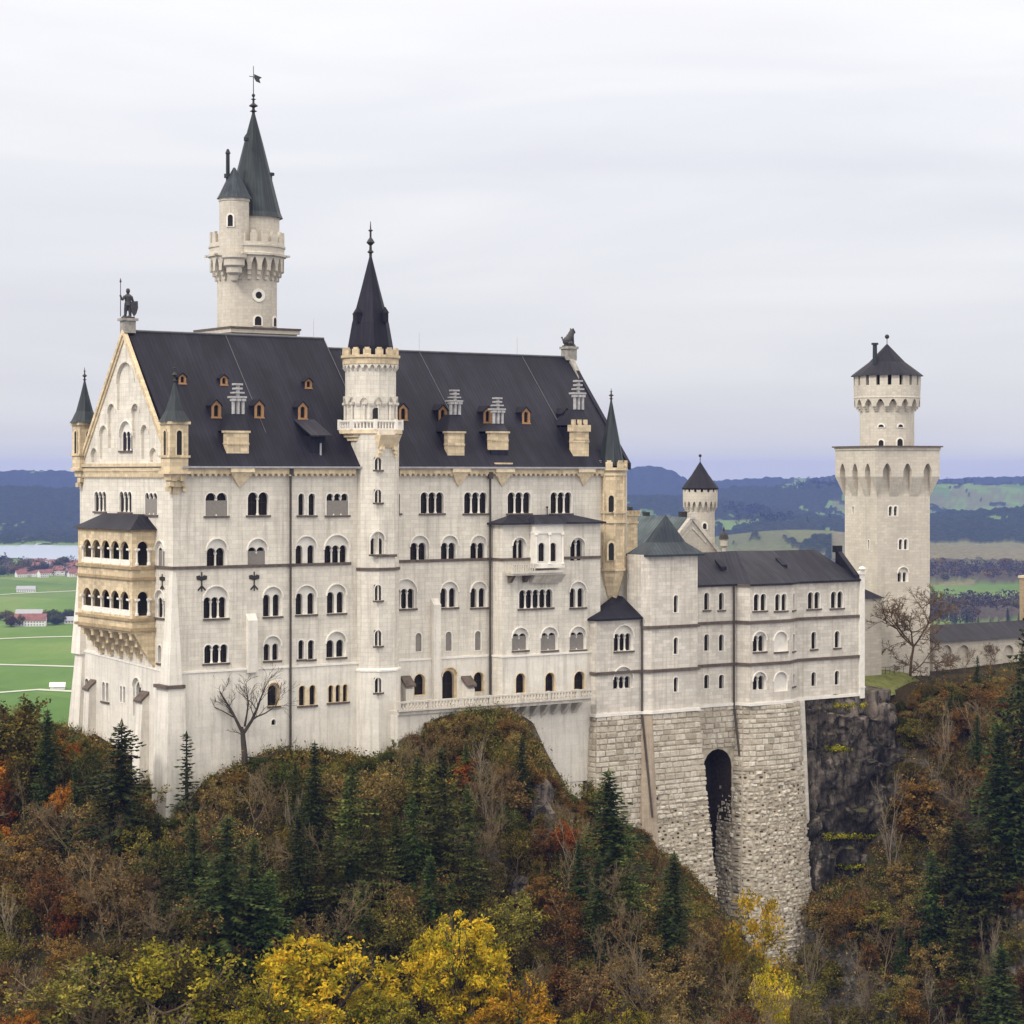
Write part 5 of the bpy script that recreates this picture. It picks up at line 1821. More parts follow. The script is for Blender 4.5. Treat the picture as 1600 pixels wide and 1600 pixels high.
# wall with a balcony between the palace and the wing, behind the pavilion
mb = MB()
sl0, sl1 = ST(962, 4.0), ST(1012, 4.0)
zl0, zl1 = ZV(975, sl0, 4.0), ZV(893, sl0, 4.0)
mb.box(sl0, sl1, 4.0, 8, zl0, zl1)
mb.m = 1
mb.box(sl0 - .2, sl1 + .2, 3.4, 8, zl1, zl1 + .35)
mb.box(sl0 - .2, sl1 + .2, 3.4, 3.7, zl1 + 1.1, zl1 + 1.35)
k = sl0
while k < sl1:
    mb.box(k, k + .2, 3.45, 3.65, zl1 + .35, zl1 + 1.1)
    k += .6
mb.m = 2
x = ST(1001, 3.98)
mb.prism(arched(x - .35, x + .35, ZV(925, x, 4), ZV(905, x, 4)), lambda a, z, d: (a, 3.98 + d, z), -.02, .05)
mb.m = 3
x0 = ST(957, 4.0)
mb.add([(x0, 3.9, ZV(938, x0, 4)), (x0 + 2.2, 3.6, ZV(938, x0, 4)), (x0 + .9, 3.9, ZV(902, x0, 4))], [(0, 1, 2)])
mb.build('link_wall', [M['wall_b'], M['trim'], M['dark'], M['roof']], bower)

# ------------------------------------------------------------------ rusticated foundation with the tall arched gully
found = thing('stone_foundation', 'massive rough-hewn limestone foundation piers below the lower wing', 'retaining wall', (ST(1120, -2), -2, -75))
def rustic(pts, z0, z1, batter, root, name='block_face', rh=1.0, seed=1, rough_from=None):
    """Real blocks, each with its own face and projection, on a battered wall that follows the plan pts."""
    rr = random.Random(seed)
    mb = MB()
    nn = []
    for i, p in enumerate(pts):
        ns = []
        if i > 0: ns.append(Plane(pts[i - 1], p).n)
        if i < len(pts) - 1: ns.append(Plane(p, pts[i + 1]).n)
        n = (sum(a[0] for a in ns), sum(a[1] for a in ns))
        l = math.hypot(*n) or 1
        n = (n[0] / l, n[1] / l)
        c = max(.6, n[0] * ns[0][0] + n[1] * ns[0][1])
        nn.append((n[0] / c, n[1] / c))
    cum = [0.0]
    for i in range(len(pts) - 1): cum.append(cum[-1] + math.hypot(pts[i + 1][0] - pts[i][0], pts[i + 1][1] - pts[i][1]))
    def at(x, z, pr):
        x = min(max(x, 0), cum[-1])
        i = max(k for k in range(len(pts) - 1) if cum[k] <= x + 1e-9)
        f = (x - cum[i]) / (cum[i + 1] - cum[i])
        o = batter * (z1 - z) + pr
        a = (pts[i][0] + nn[i][0] * o, pts[i][1] + nn[i][1] * o)
        b = (pts[i + 1][0] + nn[i + 1][0] * o, pts[i + 1][1] + nn[i + 1][1] * o)
        return (a[0] + (b[0] - a[0]) * f, a[1] + (b[1] - a[1]) * f, z)
    mb.m = 1
    for i in range(len(pts) - 1):
        mb.add([at(cum[i], z0, 0), at(cum[i + 1], z0, 0), at(cum[i + 1], z1, 0), at(cum[i], z1, 0)], [(0, 1, 2, 3)])
    runs = []
    st = 0
    for i in range(1, len(pts) - 1):
        n0, n1 = Plane(pts[i - 1], pts[i]).n, Plane(pts[i], pts[i + 1]).n
        if n0[0] * n1[0] + n0[1] * n1[1] < .80:
            runs.append((cum[st], cum[i])); st = i
    runs.append((cum[st], cum[-1]))
    z = z1
    row = 0
    while z > z0 + .2:
        rough = 0.0 if rough_from is None else max(0, min(1, (rough_from - z) / 6))
        h = rh * rr.uniform(.8, 1.2) * (1 - .32 * rough)
        za, zb = z - h, z
        for r0, r1 in runs:
            x = r0
            first = True
            while x < r1 - .01:
                w = rr.uniform(.9, 2.1) * (1 - .45 * rough)
                if first and row % 2: w *= .55
                first = False
                if r1 - x - w < .5: w = r1 - x
                x2 = min(r1, x + w)
                g = .03 + .07 * rough * rr.random()
                pr = rr.uniform(.10, .24) + rough * rr.uniform(-.06, .20)
                bev = .10 + .06 * rr.random()
                f0, f1 = x + g, x2 - g
                j = lambda: rr.uniform(-.06, .06) * (1 + 1.6 * rough)
                ja, jb, jc, jd = j(), j(), j(), j()
                if rough > .2 and rr.random() < .15 * rough + .03:
                    mb.m = 2
                    q = [(rr.uniform(.55, 1.0) * math.cos(k * 1.047), rr.uniform(.55, 1.0) * math.sin(k * 1.047)) for k in range(6)]
                    xm, zm_, wx, wz = (f0 + f1) / 2, (za + zb) / 2, (f1 - f0) * .40, (zb - za) * .36
                    mb.add([at(xm + a * wx, zm_ + b_ * wz, .006) for a, b_ in q], [(0, 1, 2, 3, 4, 5)])  # flat dark patch painted in for the shade of a missing block
                    mb.m = 0
                    x = x2
                    continue
                mb.m = 0
                bf = bev * (.8 + .8 * rough)
                vs = [at(f0, za + g + ja, -.02), at(f1, za + g + jb, -.02), at(f1, zb - g + jc, -.02), at(f0, zb - g + jd, -.02)]
                vs += [at(f0 + bf, za + g + bev + ja, pr), at(f1 - bf, za + g + bev + jb, pr), at(f1 - bf, zb - g - bev * .8 + jc, pr * rr.uniform(.85, 1.15)), at(f0 + bf, zb - g - bev * .8 + jd, pr * rr.uniform(.85, 1.15))]
                mb.add(vs, [(4, 5, 6, 7), (0, 1, 5, 4), (1, 2, 6, 5), (2, 3, 7, 6), (3, 0, 4, 7)])
                x = x2
        z -= h
        row += 1
    return mb.build(name, [M['rust'], M['mortar'], M['hole_shade']], root)
zb_ = zbase - .1
rustic([(plan[0][0] - .2, 1.5), plan[0], ((plan[0][0] * .62 + plan[1][0] * .38) - .1, (plan[0][1] * .55 + plan[1][1] * .45)), plan[1], (plan[1][0] * .55 + plan[2][0] * .45, tA - .22), (plan[1][0] * .2 + plan[2][0] * .8, tA - .12), plan[2]], -60, zb_, .05, found, 'pier', .80, 1)
rustic([(plan[4][0] + .02, tB), plan[5], (plan[5][0] + .01, tC + 3.5)], -76, zb_, .075, found, 'pier', .85, 2, -46)
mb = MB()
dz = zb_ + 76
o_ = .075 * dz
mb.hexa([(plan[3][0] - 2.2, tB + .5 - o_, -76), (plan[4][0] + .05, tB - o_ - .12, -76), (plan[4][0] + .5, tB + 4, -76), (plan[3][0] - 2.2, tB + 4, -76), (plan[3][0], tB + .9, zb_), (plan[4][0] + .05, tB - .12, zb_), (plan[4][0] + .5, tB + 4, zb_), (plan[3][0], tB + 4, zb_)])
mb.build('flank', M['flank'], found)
# recess between the piers with its tall arch
pC0, pC1 = plan[6], plan[7]
zar = ZV(1170, ST(1120, tC), tC)
rustic([(pC0[0], tC), pC1], zar + .6, zb_, .02, found, 'spandrel', .80, 3)
arch_pl = Plane((pC0[0], tC - .1), (pC1[0], tC - .1))
aw = arch_pl.L
mb = MB()
xa0, _ = arch_pl.px(1099, 1200); xa1, _ = arch_pl.px(1143, 1200)
hole = arched(max(.3, xa0), min(aw - .3, xa1), -84, zar)
mb.sheet([(0, -85), (aw, -85), (aw, zar + .62), (0, zar + .62)], [hole], arch_pl.fn, 0)
k = len(hole)
mb.m = 2  # reveal and back painted near-black for the shade inside the arch
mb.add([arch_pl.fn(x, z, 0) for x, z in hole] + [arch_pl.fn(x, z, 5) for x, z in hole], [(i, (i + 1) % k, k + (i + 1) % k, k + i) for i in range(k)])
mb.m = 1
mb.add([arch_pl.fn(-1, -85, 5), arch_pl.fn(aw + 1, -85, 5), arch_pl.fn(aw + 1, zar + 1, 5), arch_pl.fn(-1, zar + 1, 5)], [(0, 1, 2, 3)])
mb.build('arched_gully', [M['mortar'], M['dark'], M['hole_shade']], found)
# rounded great pier
c_s, c_t = (plan[8][0] + plan[9][0]) / 2, tC
front = [plan[7]]
rad = (plan[10][0] - plan[7][0]) / 2
cs = (plan[7][0] + plan[10][0]) / 2
dpt = tC - tD + .3
K = 9
arcp = [(cs - rad * math.cos(math.pi * k / K), tC - dpt * math.sin(math.pi * k / K) ** .7) for k in range(K + 1)]
arcp = [(arcp[0][0], tC + 3.5)] + arcp + [(arcp[-1][0], tC + 4)]
rustic(arcp, -84, zb_, .055, found, 'great_pier', .85, 4, -44)
# smooth wall strip at the right of the pier
mb = MB()
s0, s1 = plan[10][0] + .05, ST(1262, tE - 1.2)
mb.hexa([(s0 - 2, tE - 2.2, -70), (s1 + .3, tE - 2.2, -70), (s1 + .3, tE + 3, -70), (s0 - 2, tE + 3, -70), (s0 - .2, tE - .5, zb_), (s1, tE - .5, zb_), (s1, tE + 3, zb_), (s0 - .2, tE + 3, zb_)])
mb.build('smooth_strip', M['wall_b'], found)

# ------------------------------------------------------------------ cross-gabled house and turret behind
t_h = 14.0
s_h = ST(1081, t_h)
Y = OY + SA * s_h + CA * t_h
Zh = lambda vv: -(vv - HZ) * Y / FPX
kh = thing('gabled_house', 'gabled stone house with greenish sheet roof behind the lower wing', 'castle building', (s_h, t_h, Zh(900)))
hw = 5.6
za, ze = Zh(808), Zh(862)
mb = MB()
mb.add([(s_h - hw, t_h, -35), (s_h + hw, t_h, -35), (s_h + hw, t_h, ze), (s_h, t_h, za), (s_h - hw, t_h, ze)], [(0, 1, 2, 3, 4)])
mb.add([(s_h - hw, t_h, -35), (s_h - hw, t_h + 22, -35), (s_h - hw, t_h + 22, ze), (s_h - hw, t_h, ze)], [(0, 1, 2, 3)])
mb.add([(s_h + hw, t_h, -35), (s_h + hw, t_h + 22, -35), (s_h + hw, t_h + 22, ze), (s_h + hw, t_h, ze)], [(0, 1, 2, 3)])
mb.build('gable_wall', M['tower'], kh)
mb = MB()
F = lambda *ps: mb.add(list(ps), [tuple(range(len(ps)))])
th = 16.0
F((s_h, t_h + .4, za), (s_h, t_h + th, za), (s_h - hw - 2.8, t_h + th, ze - 2.8), (s_h - hw - .5, t_h + .4, ze - .3))
F((s_h, t_h + .4, za), (s_h, t_h + th, za), (s_h + hw + .4, t_h + th, ze - .3), (s_h + hw + .4, t_h + .4, ze - .3))
F((s_h, t_h + th, za), (s_h - hw - 2.8, t_h + th, ze - 2.8), (s_h + hw + .4, t_h + th, ze - .3))
mb.build('roof', M['patina'], kh)
mb = MB()
for sg in (-1, 1):
    mb.hexa([(s_h, t_h - .25, za - .5), (s_h + sg * (hw + .4), t_h - .25, ze - .8), (s_h + sg * (hw + .4), t_h + .5, ze - .8), (s_h, t_h + .5, za - .5), (s_h, t_h - .25, za + .35), (s_h + sg * (hw + .4), t_h - .25, ze + .1), (s_h + sg * (hw + .4), t_h + .5, ze + .1), (s_h, t_h + .5, za + .35)])
    mb.hexa([(s_h, t_h - .12, za - 1.9), (s_h + sg * 3, t_h - .12, za - 4.4), (s_h + sg * 3, t_h + .1, za - 4.4), (s_h, t_h + .1, za - 1.9), (s_h, t_h - .12, za - 1.5), (s_h + sg * 3, t_h - .12, za - 4.0), (s_h + sg * 3, t_h + .1, za - 4.0), (s_h, t_h + .1, za - 1.5)])
mb.box(s_h - .5, s_h + .5, t_h - .4, t_h + .6, za - .3, za + .8)
mb.build('gable_coping', M['wall_b'], kh)
mb = MB()
for u in (983, 1010, 1066, 1072):
    s = ST(u, t_h + th - 1)
    mb.box(s - .45, s + .45, t_h + th - 1.4, t_h + th - .5, za - 2, za + (1.5 if u == 983 else .6))
mb.build('chimney', M['iron'], kh)
# yellow sandstone annex between turret and house
an = thing('sandstone_annex', 'small yellow sandstone annex with crenellated top right of the corner turret', 'castle building', (ST(986, 9), 9, -25))
mb = MB()
s0, s1 = ST(974, 6), ST(996, 6)
Ya = lambda vv: ZV(vv, s0, 6)
mb.box(s0, s1, 6, 12, -30, Ya(806))
mb.box(s0 - .2, s1 + .3, 5.7, 12, Ya(806), Ya(803))
mb.box(s0 - .1, s1 + .15, 5.85, 12, Ya(818), Ya(815))
k = s0 - .1
while k < s1 + .2:
    mb.box(k, k + .42, 5.75, 6.4, Ya(803), Ya(798))
    k += .75
mb.build('body', M['ochre'], an)

t_w = 30.0
s_w = ST(1094, t_w)
Y = OY + SA * s_w + CA * t_w
Zw = lambda vv: -(vv - HZ) * Y / FPX
tw = thing('round_turret', 'small round turret with crenels and pointed black roof behind the gabled house', 'tower', (s_w, t_w, Zw(860)))
r1, r2 = 22.5 * Y / FPX, 27 * Y / FPX
mb = MB()
mb.lathe(s_w, t_w, [(r1, Zw(890)), (r1, Zw(785))], 28)
machicolation(mb, s_w, t_w, r1, r2, Zw(798), Zw(782), 18, .5)
mb.lathe(s_w, t_w, [(r2, Zw(782.5)), (r2, Zw(769))], 28)
crenels(mb, s_w, t_w, r2, Zw(769), Zw(763), 16, .62, .4, round_top=False)
mb.build('shaft', M['tower'], tw)
mb = MB()
mb.lathe(s_w, t_w, [(r2 - .3, Zw(768)), (r2 + .25, Zw(763)), (r2 * .5, Zw(742)), (.1, Zw(722))], 16)
rf = mb.build('roof', M['roof'], tw)
mb = MB()
mb.tube((s_w, t_w, Zw(723)), (s_w, t_w, Zw(713)), .07)
mb.ball((s_w, t_w, Zw(712)), .28)
mb.build('finial', M['iron'], rf)
tower_window(tw, s_w, t_w, r1, 1101, 817, 826, .7, [M['trim'], M['dark']], False, Zw)
# tiny onion-roofed lantern on the far roof
s_l, t_l = ST(1131, 12), 12
Y = OY + SA * s_l + CA * t_l
Zl = lambda vv: -(vv - HZ) * Y / FPX
lt = thing('roof_lantern', 'tiny dark onion-roofed lantern pinnacle right of the gabled house', 'pinnacle', (s_l, t_l, Zl(862)))
mb = MB()
mb.lathe(s_l, t_l, [(.35, Zl(870)), (.35, Zl(856)), (.6, Zl(853)), (.6, Zl(843)), (.8, Zl(842))], 8)
mb.build('body', M['tower'], lt)
mb = MB()
mb.lathe(s_l, t_l, [(.85, Zl(842)), (.6, Zl(835)), (.15, Zl(830)), (.18, Zl(827)), (.03, Zl(823))], 8)
mb.build('cap', M['iron'], lt)
# buildings' lower link between wing and square tower
lk = thing('tower_annex', 'narrow pale annex with small black lean-to roof against the square tower', 'castle building', (s_q - 1, t_q - 3, Zq(1060)))
mb = MB()
a0, a1 = ST(1351, 6), ST(1382, 12)
sa0 = ST(1352, 7.5); sa1 = ST(1371, 10)
mb.box(sa0 - 2, sa1, 9, 16, Zq(1075), ZV(936, sa0, 9))
mb.m = 1
z0_, z1__ = ZV(936, sa0, 9), ZV(905, sa0, 9)
mb.hexa([(sa0 - 2, 8.5, z0_), (sa1 + .4, 8.5, z0_), (sa1 + .4, 16, z0_), (sa0 - 2, 16, z0_), (sa0 - 2, 14, z1__), (sa0 + .2, 14, z1__), (sa0 + .2, 16, z1__), (sa0 - 2, 16, z1__)])
mb.build('body', [M['tower'], M['roof']], lk)

# ------------------------------------------------------------------ gatehouse range at the right edge
t_g = 8.0
s0, s1 = ST(1458, t_g + 10), ST(1660, t_g + 10)
tg = t_g + 10
gz = lambda vv: ZV(vv, ST(1530, tg), tg)
gt = thing('gatehouse_range', 'low pale gatehouse range with blue-black roof right of the square tower', 'castle building', (s0, tg, gz(1045)))
G = Wall(Plane((s0, tg), (s1, tg)), [(0, gz(1075)), (s1 - s0, gz(1075)), (s1 - s0, gz(999)), (0, gz(999))])
for u in (1478, 1505, 1542, 1575):
    window(G, gt, u - 7, u + 7, 1013, 1040, 1, 1008, blind=True, sill=False, name='blind_arch', stone_m=M['tower'])
def g_ends(mb):
    for s in (s0, s1): mb.add([(s, tg, gz(1075)), (s, tg + 8, gz(1075)), (s, tg + 8, gz(999)), (s, tg + 4, gz(980)), (s, tg, gz(999))], [(0, 1, 2, 3, 4)])
G.build('wall', M['tower'], gt, extra=g_ends)
mb = MB()
mb.hexa([(s0 - .5, tg - .7, gz(999)), (s1, tg - .7, gz(999)), (s1, tg + 8, gz(999)), (s0 - .5, tg + 8, gz(999)), (s0 + 1, tg + 4, gz(976)), (s1, tg + 4, gz(976)), (s1, tg + 4.2, gz(976)), (s0 + 1, tg + 4.2, gz(976))])
mb.build('roof', M['roof_b'], gt)
gb = thing('gate_tower', 'pale brick corner of the gate tower at the right edge of the frame', 'tower', (ST(1612, tg + 8), tg + 8, gz(1045)))
mb = MB()
x = ST(1593, tg + 15)
mb.box(x, x + 7, tg + 8, tg + 15, gz(1060), gz(914))
mb.m = 1
mb.box(x - .25, x + 7.2, tg + 7.7, tg + 15.2, gz(914), gz(910))
for k in range(6):
    mb.box(x - .2 + k * 1.25, x + .45 + k * 1.25, tg + 7.75, tg + 8.4, gz(910), gz(903))
mb.build('body', [M['brick'], M['ochre_t']], gb)
# ------------------------------------------------------------------ castle hill
def lerp_tab(tab, x):
    if x <= tab[0][0]: return tab[0][1:]
    for a, b in zip(tab, tab[1:]):
        if x <= b[0]:
            f = (x - a[0]) / (b[0] - a[0])
            return tuple(p + (q - p) * f for p, q in zip(a[1:], b[1:]))
    return tab[-1][1:]
# s, foot height, foot t, slope of the first metres
FOOT = [(0, -46.5, -2, .75), (4, -42, -2, .75), (10, -39.5, -2, .75), (15, -38.0, -2, .7), (22, -38.8, -2.5, .7), (30, -40.0, -5, .7), (34, -39.0, -4.5, .7), (37, -35.4, -3, .7), (44, -34.3, -6.5, .75), (51, -34.4, -6.5, .8),
        (54.5, -36.0, -6.5, 1.0), (57.5, -41, -6, 1.2), (60, -47, -5, .8), (64, -49, -5, .85), (70, -52, -7, .9), (77, -57.0, -8, .9), (84, -62, -9, .95), (90, -68, -9.5, .95), (96, -76, -9.5, .95), (102, -82, -10, .95), (106, -76, -10, .95),
        (109, -67, -10, .9), (118, -65, -9.5, .9), (124, -60, -8.5, .9), (128, -50, -6, .9), (132, -42, -2, .8), (137, -37.0, 1, .7), (144, -36.0, 3, .65), (160, -36.0, 8, .6), (230, -34, 10, .6)]
WEST = [(0, -46.5), (5, -43), (12, -38.8), (24, -36.8), (32, -36.6), (60, -40)]
def hill_h(X, Y):
    s, t = to_castle(X, Y)
    cs = min(max(s, 0), 230)
    zf, tf, sl = lerp_tab(FOOT, cs)
    ds = abs(s - cs)
    if s < 0:
        ct = min(max(t, 0), 45)
        zf = lerp_tab(WEST, ct)[0] if t > 0 else zf
        dt = max(tf - t, 0) if t < tf else max(t - 45, 0)
    else:
        dt = max(tf - t, 0) if t < tf else max(t - 45, 0)
    d = math.hypot(ds, dt)
    drop = sl * min(d, 22) + .60 * min(max(d - 22, 0), 70) + .45 * max(d - 92, 0)
    if s < 0 and t > -5: drop = .55 * d + .25 * max(0, d - 8)
    k = min(1, d / 16) if s > 56 else min(1, d / 8)
    p = Vector((X, Y, 0))
    n = noise.fractal(p * .045, 1.0, 2.1, 4) * 3.2 + abs(noise.noise(p * .12)) * 2.2 - .6
    h = zf - drop + n * k
    return max(h, -171)
def axis(segs):
    out = []
    for a, b, st in segs:
        n = max(1, round((b - a) / st))
        out += [a + (b - a) * i / n for i in range(n)]
    return out + [segs[-1][1]]
sx = axis([(-260, -70, 9), (-70, -20, 2.2), (-20, 180, 1.15), (180, 330, 8)])
ty = axis([(-255, -110, 9), (-110, -55, 2.4), (-55, 12, 1.15), (12, 60, 4), (60, 320, 14)])
mb = MB()
mb.sm = True
vs, fs = [], []
for t in ty:
    for s in sx:
        w = to_world((s, t, 0))
        vs.append((w.x, w.y, hill_h(w.x, w.y)))
ns = len(sx)
for j in range(len(ty) - 1):
    for i in range(ns - 1):
        fs.append((j * ns + i, j * ns + i + 1, (j + 1) * ns + i + 1, (j + 1) * ns + i))
mb.add(vs, fs)
def soil_mat():
    m, nt, b = new_mat('forest_floor')
    ob = coords(nt, 'Object')
    n = noise_node(nt, ob, .09, 7, .65)
    c = ramp(nt, n, [(.30, (.016, .016, .008)), (.44, (.032, .026, .014)), (.55, (.050, .034, .018)), (.66, (.038, .040, .014)), (.8, (.075, .058, .036))])
    g = nt.nodes.new('ShaderNodeNewGeometry')
    sp = nt.nodes.new('ShaderNodeSeparateXYZ')
    nt.links.new(g.outputs['Normal'], sp.inputs[0])
    st = ramp(nt, sp.outputs[2], [(.52, (1, 1, 1)), (.66, (0, 0, 0))])
    rn = noise_node(nt, ob, .5, 7, .7)
    rc = ramp(nt, rn, [(.35, (.03, .026, .022)), (.55, (.13, .115, .10)), (.72, (.30, .28, .25))])
    c = mixrgb(nt, st, c, rc)
    nt.links.new(c, b.inputs['Base Color'])
    b.inputs['Roughness'].default_value = .95
    b.inputs['Specular IOR Level'].default_value = .1
    bump(nt, b, noise_node(nt, ob, .9, 8, .75), 1.0, .6)
    return m
hill = mb.build('hill', soil_mat())
tag(hill, kind='structure')

def ground_hit(u, v, y0=140, y1=460):
    """Where the sight line of a photo pixel meets the hill."""
    Yp = y0
    k = -(v - HZ) / FPX
    a = (u - CX) / FPX
    Y = y0
    while Y < y1:
        if hill_h(a * Y, Y) > k * Y:
            lo, hi = Yp, Y
            for _ in range(10):
                m = (lo + hi) / 2
                if hill_h(a * m, m) > k * m: hi = m
                else: lo = m
            return Vector((a * hi, hi, hill_h(a * hi, hi)))
        Yp = Y
        Y += 2.0
    return None

# lawn strip at the foot of the square tower
mb = MB()
l0, l1 = ST(1352, 4), ST(1450, 4)
n = 14
for i in range(n):
    a, b_ = l0 + (l1 - l0) * i / n, l0 + (l1 - l0) * (i + 1) / n
    mb.add([(a, 2.2, -37.6), (b_, 2.2, -37.4), (b_, 9, -34.8), (a, 9, -34.8)], [(0, 1, 2, 3)])
    mb.add([(a, 9, -34.8), (b_, 9, -34.8), (b_, 20, -34.4), (a, 20, -34.4)], [(0, 1, 2, 3)])
lawn_m = plain('lawn_green', (.16, .17, .06), .95, .3, .8, .05)
o = MB()
o.v = [tuple(to_world(p)) for p in mb.v]; o.f = mb.f; o.mi = mb.mi; o.smooth = mb.smooth
tag(o.build('lawn', lawn_m), kind='structure')
# slender railing along the lawn
rl = thing('lawn_railing', 'thin dark metal railing along the lawn beside the square tower', 'railing', (l0, 9.2, -34.8))
mb = MB()
k = l0 + 1
while k < l1:
    mb.tube((k, 9.2, -34.9), (k, 9.2, -33.6), .04, .04, 4)
    k += 1.1
mb.tube((l0, 9.2, -33.6), (l1, 9.2, -33.6), .05, .05, 4)
mb.tube((l0, 9.2, -34.1), (l1, 9.2, -34.1), .04, .04, 4)
mb.build('rail', M['iron'], rl)

# ------------------------------------------------------------------ bare cliff below the right end of the wing
def cliff(name, s0, s1, ztop, zbot, t_top, lean, seed, amp=2.6, nx=90, nz=120):
    mb = MB()
    mb.sm = False
    vs, fs = [], []
    for j in range(nz + 1):
        f = j / nz
        z = zbot + (ztop - zbot) * f
        for i in range(nx + 1):
            g = i / nx
            s = s0 + (s1 - s0) * g
            edge = 5.5 * (1 - min(1, (1 - abs(2 * g - 1)) * 4.0)) ** 2
            t = t_top - lean * (1 - f) + edge
            p = Vector((s * .5, z * .5, seed))
            pv_ = Vector((s * .20 + noise.noise(p * .6) * .3, z * .085 + noise.noise(p * .7 + Vector((5, 0, 0))) * .25, seed))
            dd, _pp = noise.voronoi(pv_)
            r = (dd[1] - dd[0]) * 2.6 + noise.fractal(p * .24, 1.0, 2.0, 5) * amp * .55 + noise.fractal(p * 1.4, 1.0, 2.0, 3) * .35
            # ledges
            q = (z * .13 + noise.noise(p * .5) * .8) % 1.0
            r += 1.5 * (q - .5)
            if f > .93: r *= (1 - f) / .07
            vs.append((s, t - r, z + noise.noise(p * 1.3) * .5))
    # cap: run back under the building
    for i in range(nx + 1):
        g = i / nx
        vs.append((s0 + (s1 - s0) * g, t_top + 9, ztop + .4))
    for j in range(nz + 1):
        for i in range(nx):
            a = j * (nx + 1) + i
            fs.append((a, a + 1, a + nx + 2, a + nx + 1))
    W_ = [to_world(v) for v in vs]
    mb.add([tuple(w) for w in W_], fs)
    global CLIFF_TREE
    CLIFF_TREE = BVHTree.FromPolygons(W_, fs)
    o = mb.build(name, M['rock'])
    return tag(o, kind='structure')
cliff('cliff', ST(1248, -4), ST(1400, -2), zbase + .2, -74, -3.4, 3.4, 3.0)
# pale bedrock and a rough buttress of rock on the cliff's right edge
def boulder(mb, c, r, seed, sq=(1, 1, 1), n=3):
    bm = bmesh.new()
    bmesh.ops.create_icosphere(bm, subdivisions=n, radius=1)
    b = len(mb.v)
    for v in bm.verts:
        p = v.co.copy()
        k = 1 + .45 * noise.fractal(p * 1.3 + Vector((seed, 0, 0)), 1, 2, 4)
        mb.v.append((c[0] + p.x * r * sq[0] * k, c[1] + p.y * r * sq[1] * k, c[2] + p.z * r * sq[2] * k))
    for f in bm.faces:
        mb.f.append(tuple(b + v.index for v in f.verts))
        mb.mi.append(0)
        mb.smooth.append(False)
    bm.free()

# ------------------------------------------------------------------ plain, lake, hills: one far sheet
def gss(x, y, cx, cy, sx_, sy_, h):
    return h * math.exp(-((x - cx) / sx_) ** 2 - ((y - cy) / sy_) ** 2)
def at_u(u, Y): return (u - CX) / FPX * Y
BUMPS = [  # photo column, distance, half width (m), half depth (m), height (m)
    (30, 7700, 700, 620, 117), (115, 7900, 500, 560, 112), (-150, 7700, 700, 620, 128),
    (1000, 7600, 600, 700, 92), (1180, 8600, 500, 600, 112), (1275, 8400, 420, 600, 126), (1230, 6300, 500, 450, 42), (1250, 4700, 300, 300, 52),
    (1480, 9000, 700, 500, 128), (1620, 9100, 700, 500, 126), (1560, 6500, 360, 380, 58), (1650, 6300, 360, 400, 72), (1470, 6000, 320, 360, 44),
    (800, 8200, 900, 800, 90), (500, 8200, 900, 800, 90), (260, 7900, 500, 600, 100),
    (60, 11300, 950, 700, 172), (1015, 11300, 300, 700, 200), (930, 11400, 430, 700, 186), (1300, 11600, 1400, 600, 152), (1600, 11600, 1400, 600, 150), (500, 11600, 1800, 700, 155)]
BW = [(at_u(u, Y), Y, a, b, h) for u, Y, a, b, h in BUMPS]
# forest patches on the plain: photo column range, row range
def far_cover(X, Y, h):
    """0 meadow, 1 forest, 2 heath, 3 pale field."""
    u = CX + FPX * X / Y
    n = noise.fractal(Vector((X * .0022, Y * .0008, 3.1)), 1, 2.2, 5)
    n2 = noise.fractal(Vector((X * .011, Y * .0032, 8.0)), 1, 2.2, 3)
    if Y > 10200: return 1 if n > -.30 else 0
    if Y > 5300:
        lim = -.20
        if u < 400: lim = -.42
        elif u < 1130: lim = -.36
        elif u < 1400: lim = -.18 if Y > 6600 else -.02
        else:
            lim = .12 if Y > 7000 else -.55
        n3 = noise.noise(Vector((X * .045, Y * .012, 1.0)))
        return 1 if n + .35 * n2 + .28 * n3 > lim else (3 if n2 + n3 * .5 > -.05 else 0)
    if u > 1300:
        if Y > 4250: return 2
        if Y > 3400: return 4 if n2 > -.1 else 2
        if Y > 2900: return 0
        return 4 if n2 > .12 else 0
    if 950 < u < 1330 and Y > 3700: return 1 if n + n2 * .5 > .02 else 3
    return 0
def far_h(X, Y):
    h = -170.0
    g = 0.0
    if Y > 3300:
        for cx, cy_, a, b, k in BW:
            if abs(X - cx) < 3 * a and abs(Y - cy_) < 3 * b:
                g = max(g, gss(X, Y, cx, cy_, a, b, k))
        h += g
        w = min(1, (Y - 5000) / 3000)
        if w > 0: h += w * noise.fractal(Vector((X * .0011, Y * .0011, 0)), 1, 2.1, 4) * 9
    return h
cols, rows = 640, 330
Ys = []
y = 560.0
for j in range(rows + 1):
    Ys.append(560.0 * (12400 / 560.0) ** (j / rows))
A0 = .34
ANG = [-1.0, -.85, -.7, -.6, -.52, -.46, -.42, -.38] + [-A0 + 2 * A0 * i / cols for i in range(cols + 1)] + [.38, .42, .46, .52, .6, .7, .85, 1.0]
cols = len(ANG) - 1
vs, fs, cov = [], [], []
for j, Y in enumerate(Ys):
    for i in range(cols + 1):
        X = ANG[i] * Y
        h = far_h(X, Y)
        c = far_cover(X, Y, h)
        if c == 1:
            h += 9 + 13 * noise.noise(Vector((X * .03, Y * .013, 0))) + rnd.uniform(-2.5, 2.5)
        elif c == 4:
            h += 5 + 9 * abs(noise.noise(Vector((X * .05, Y * .02, 0)))) + rnd.uniform(-2, 3)
        vs.append((X, Y, h))
        cov.append(c)
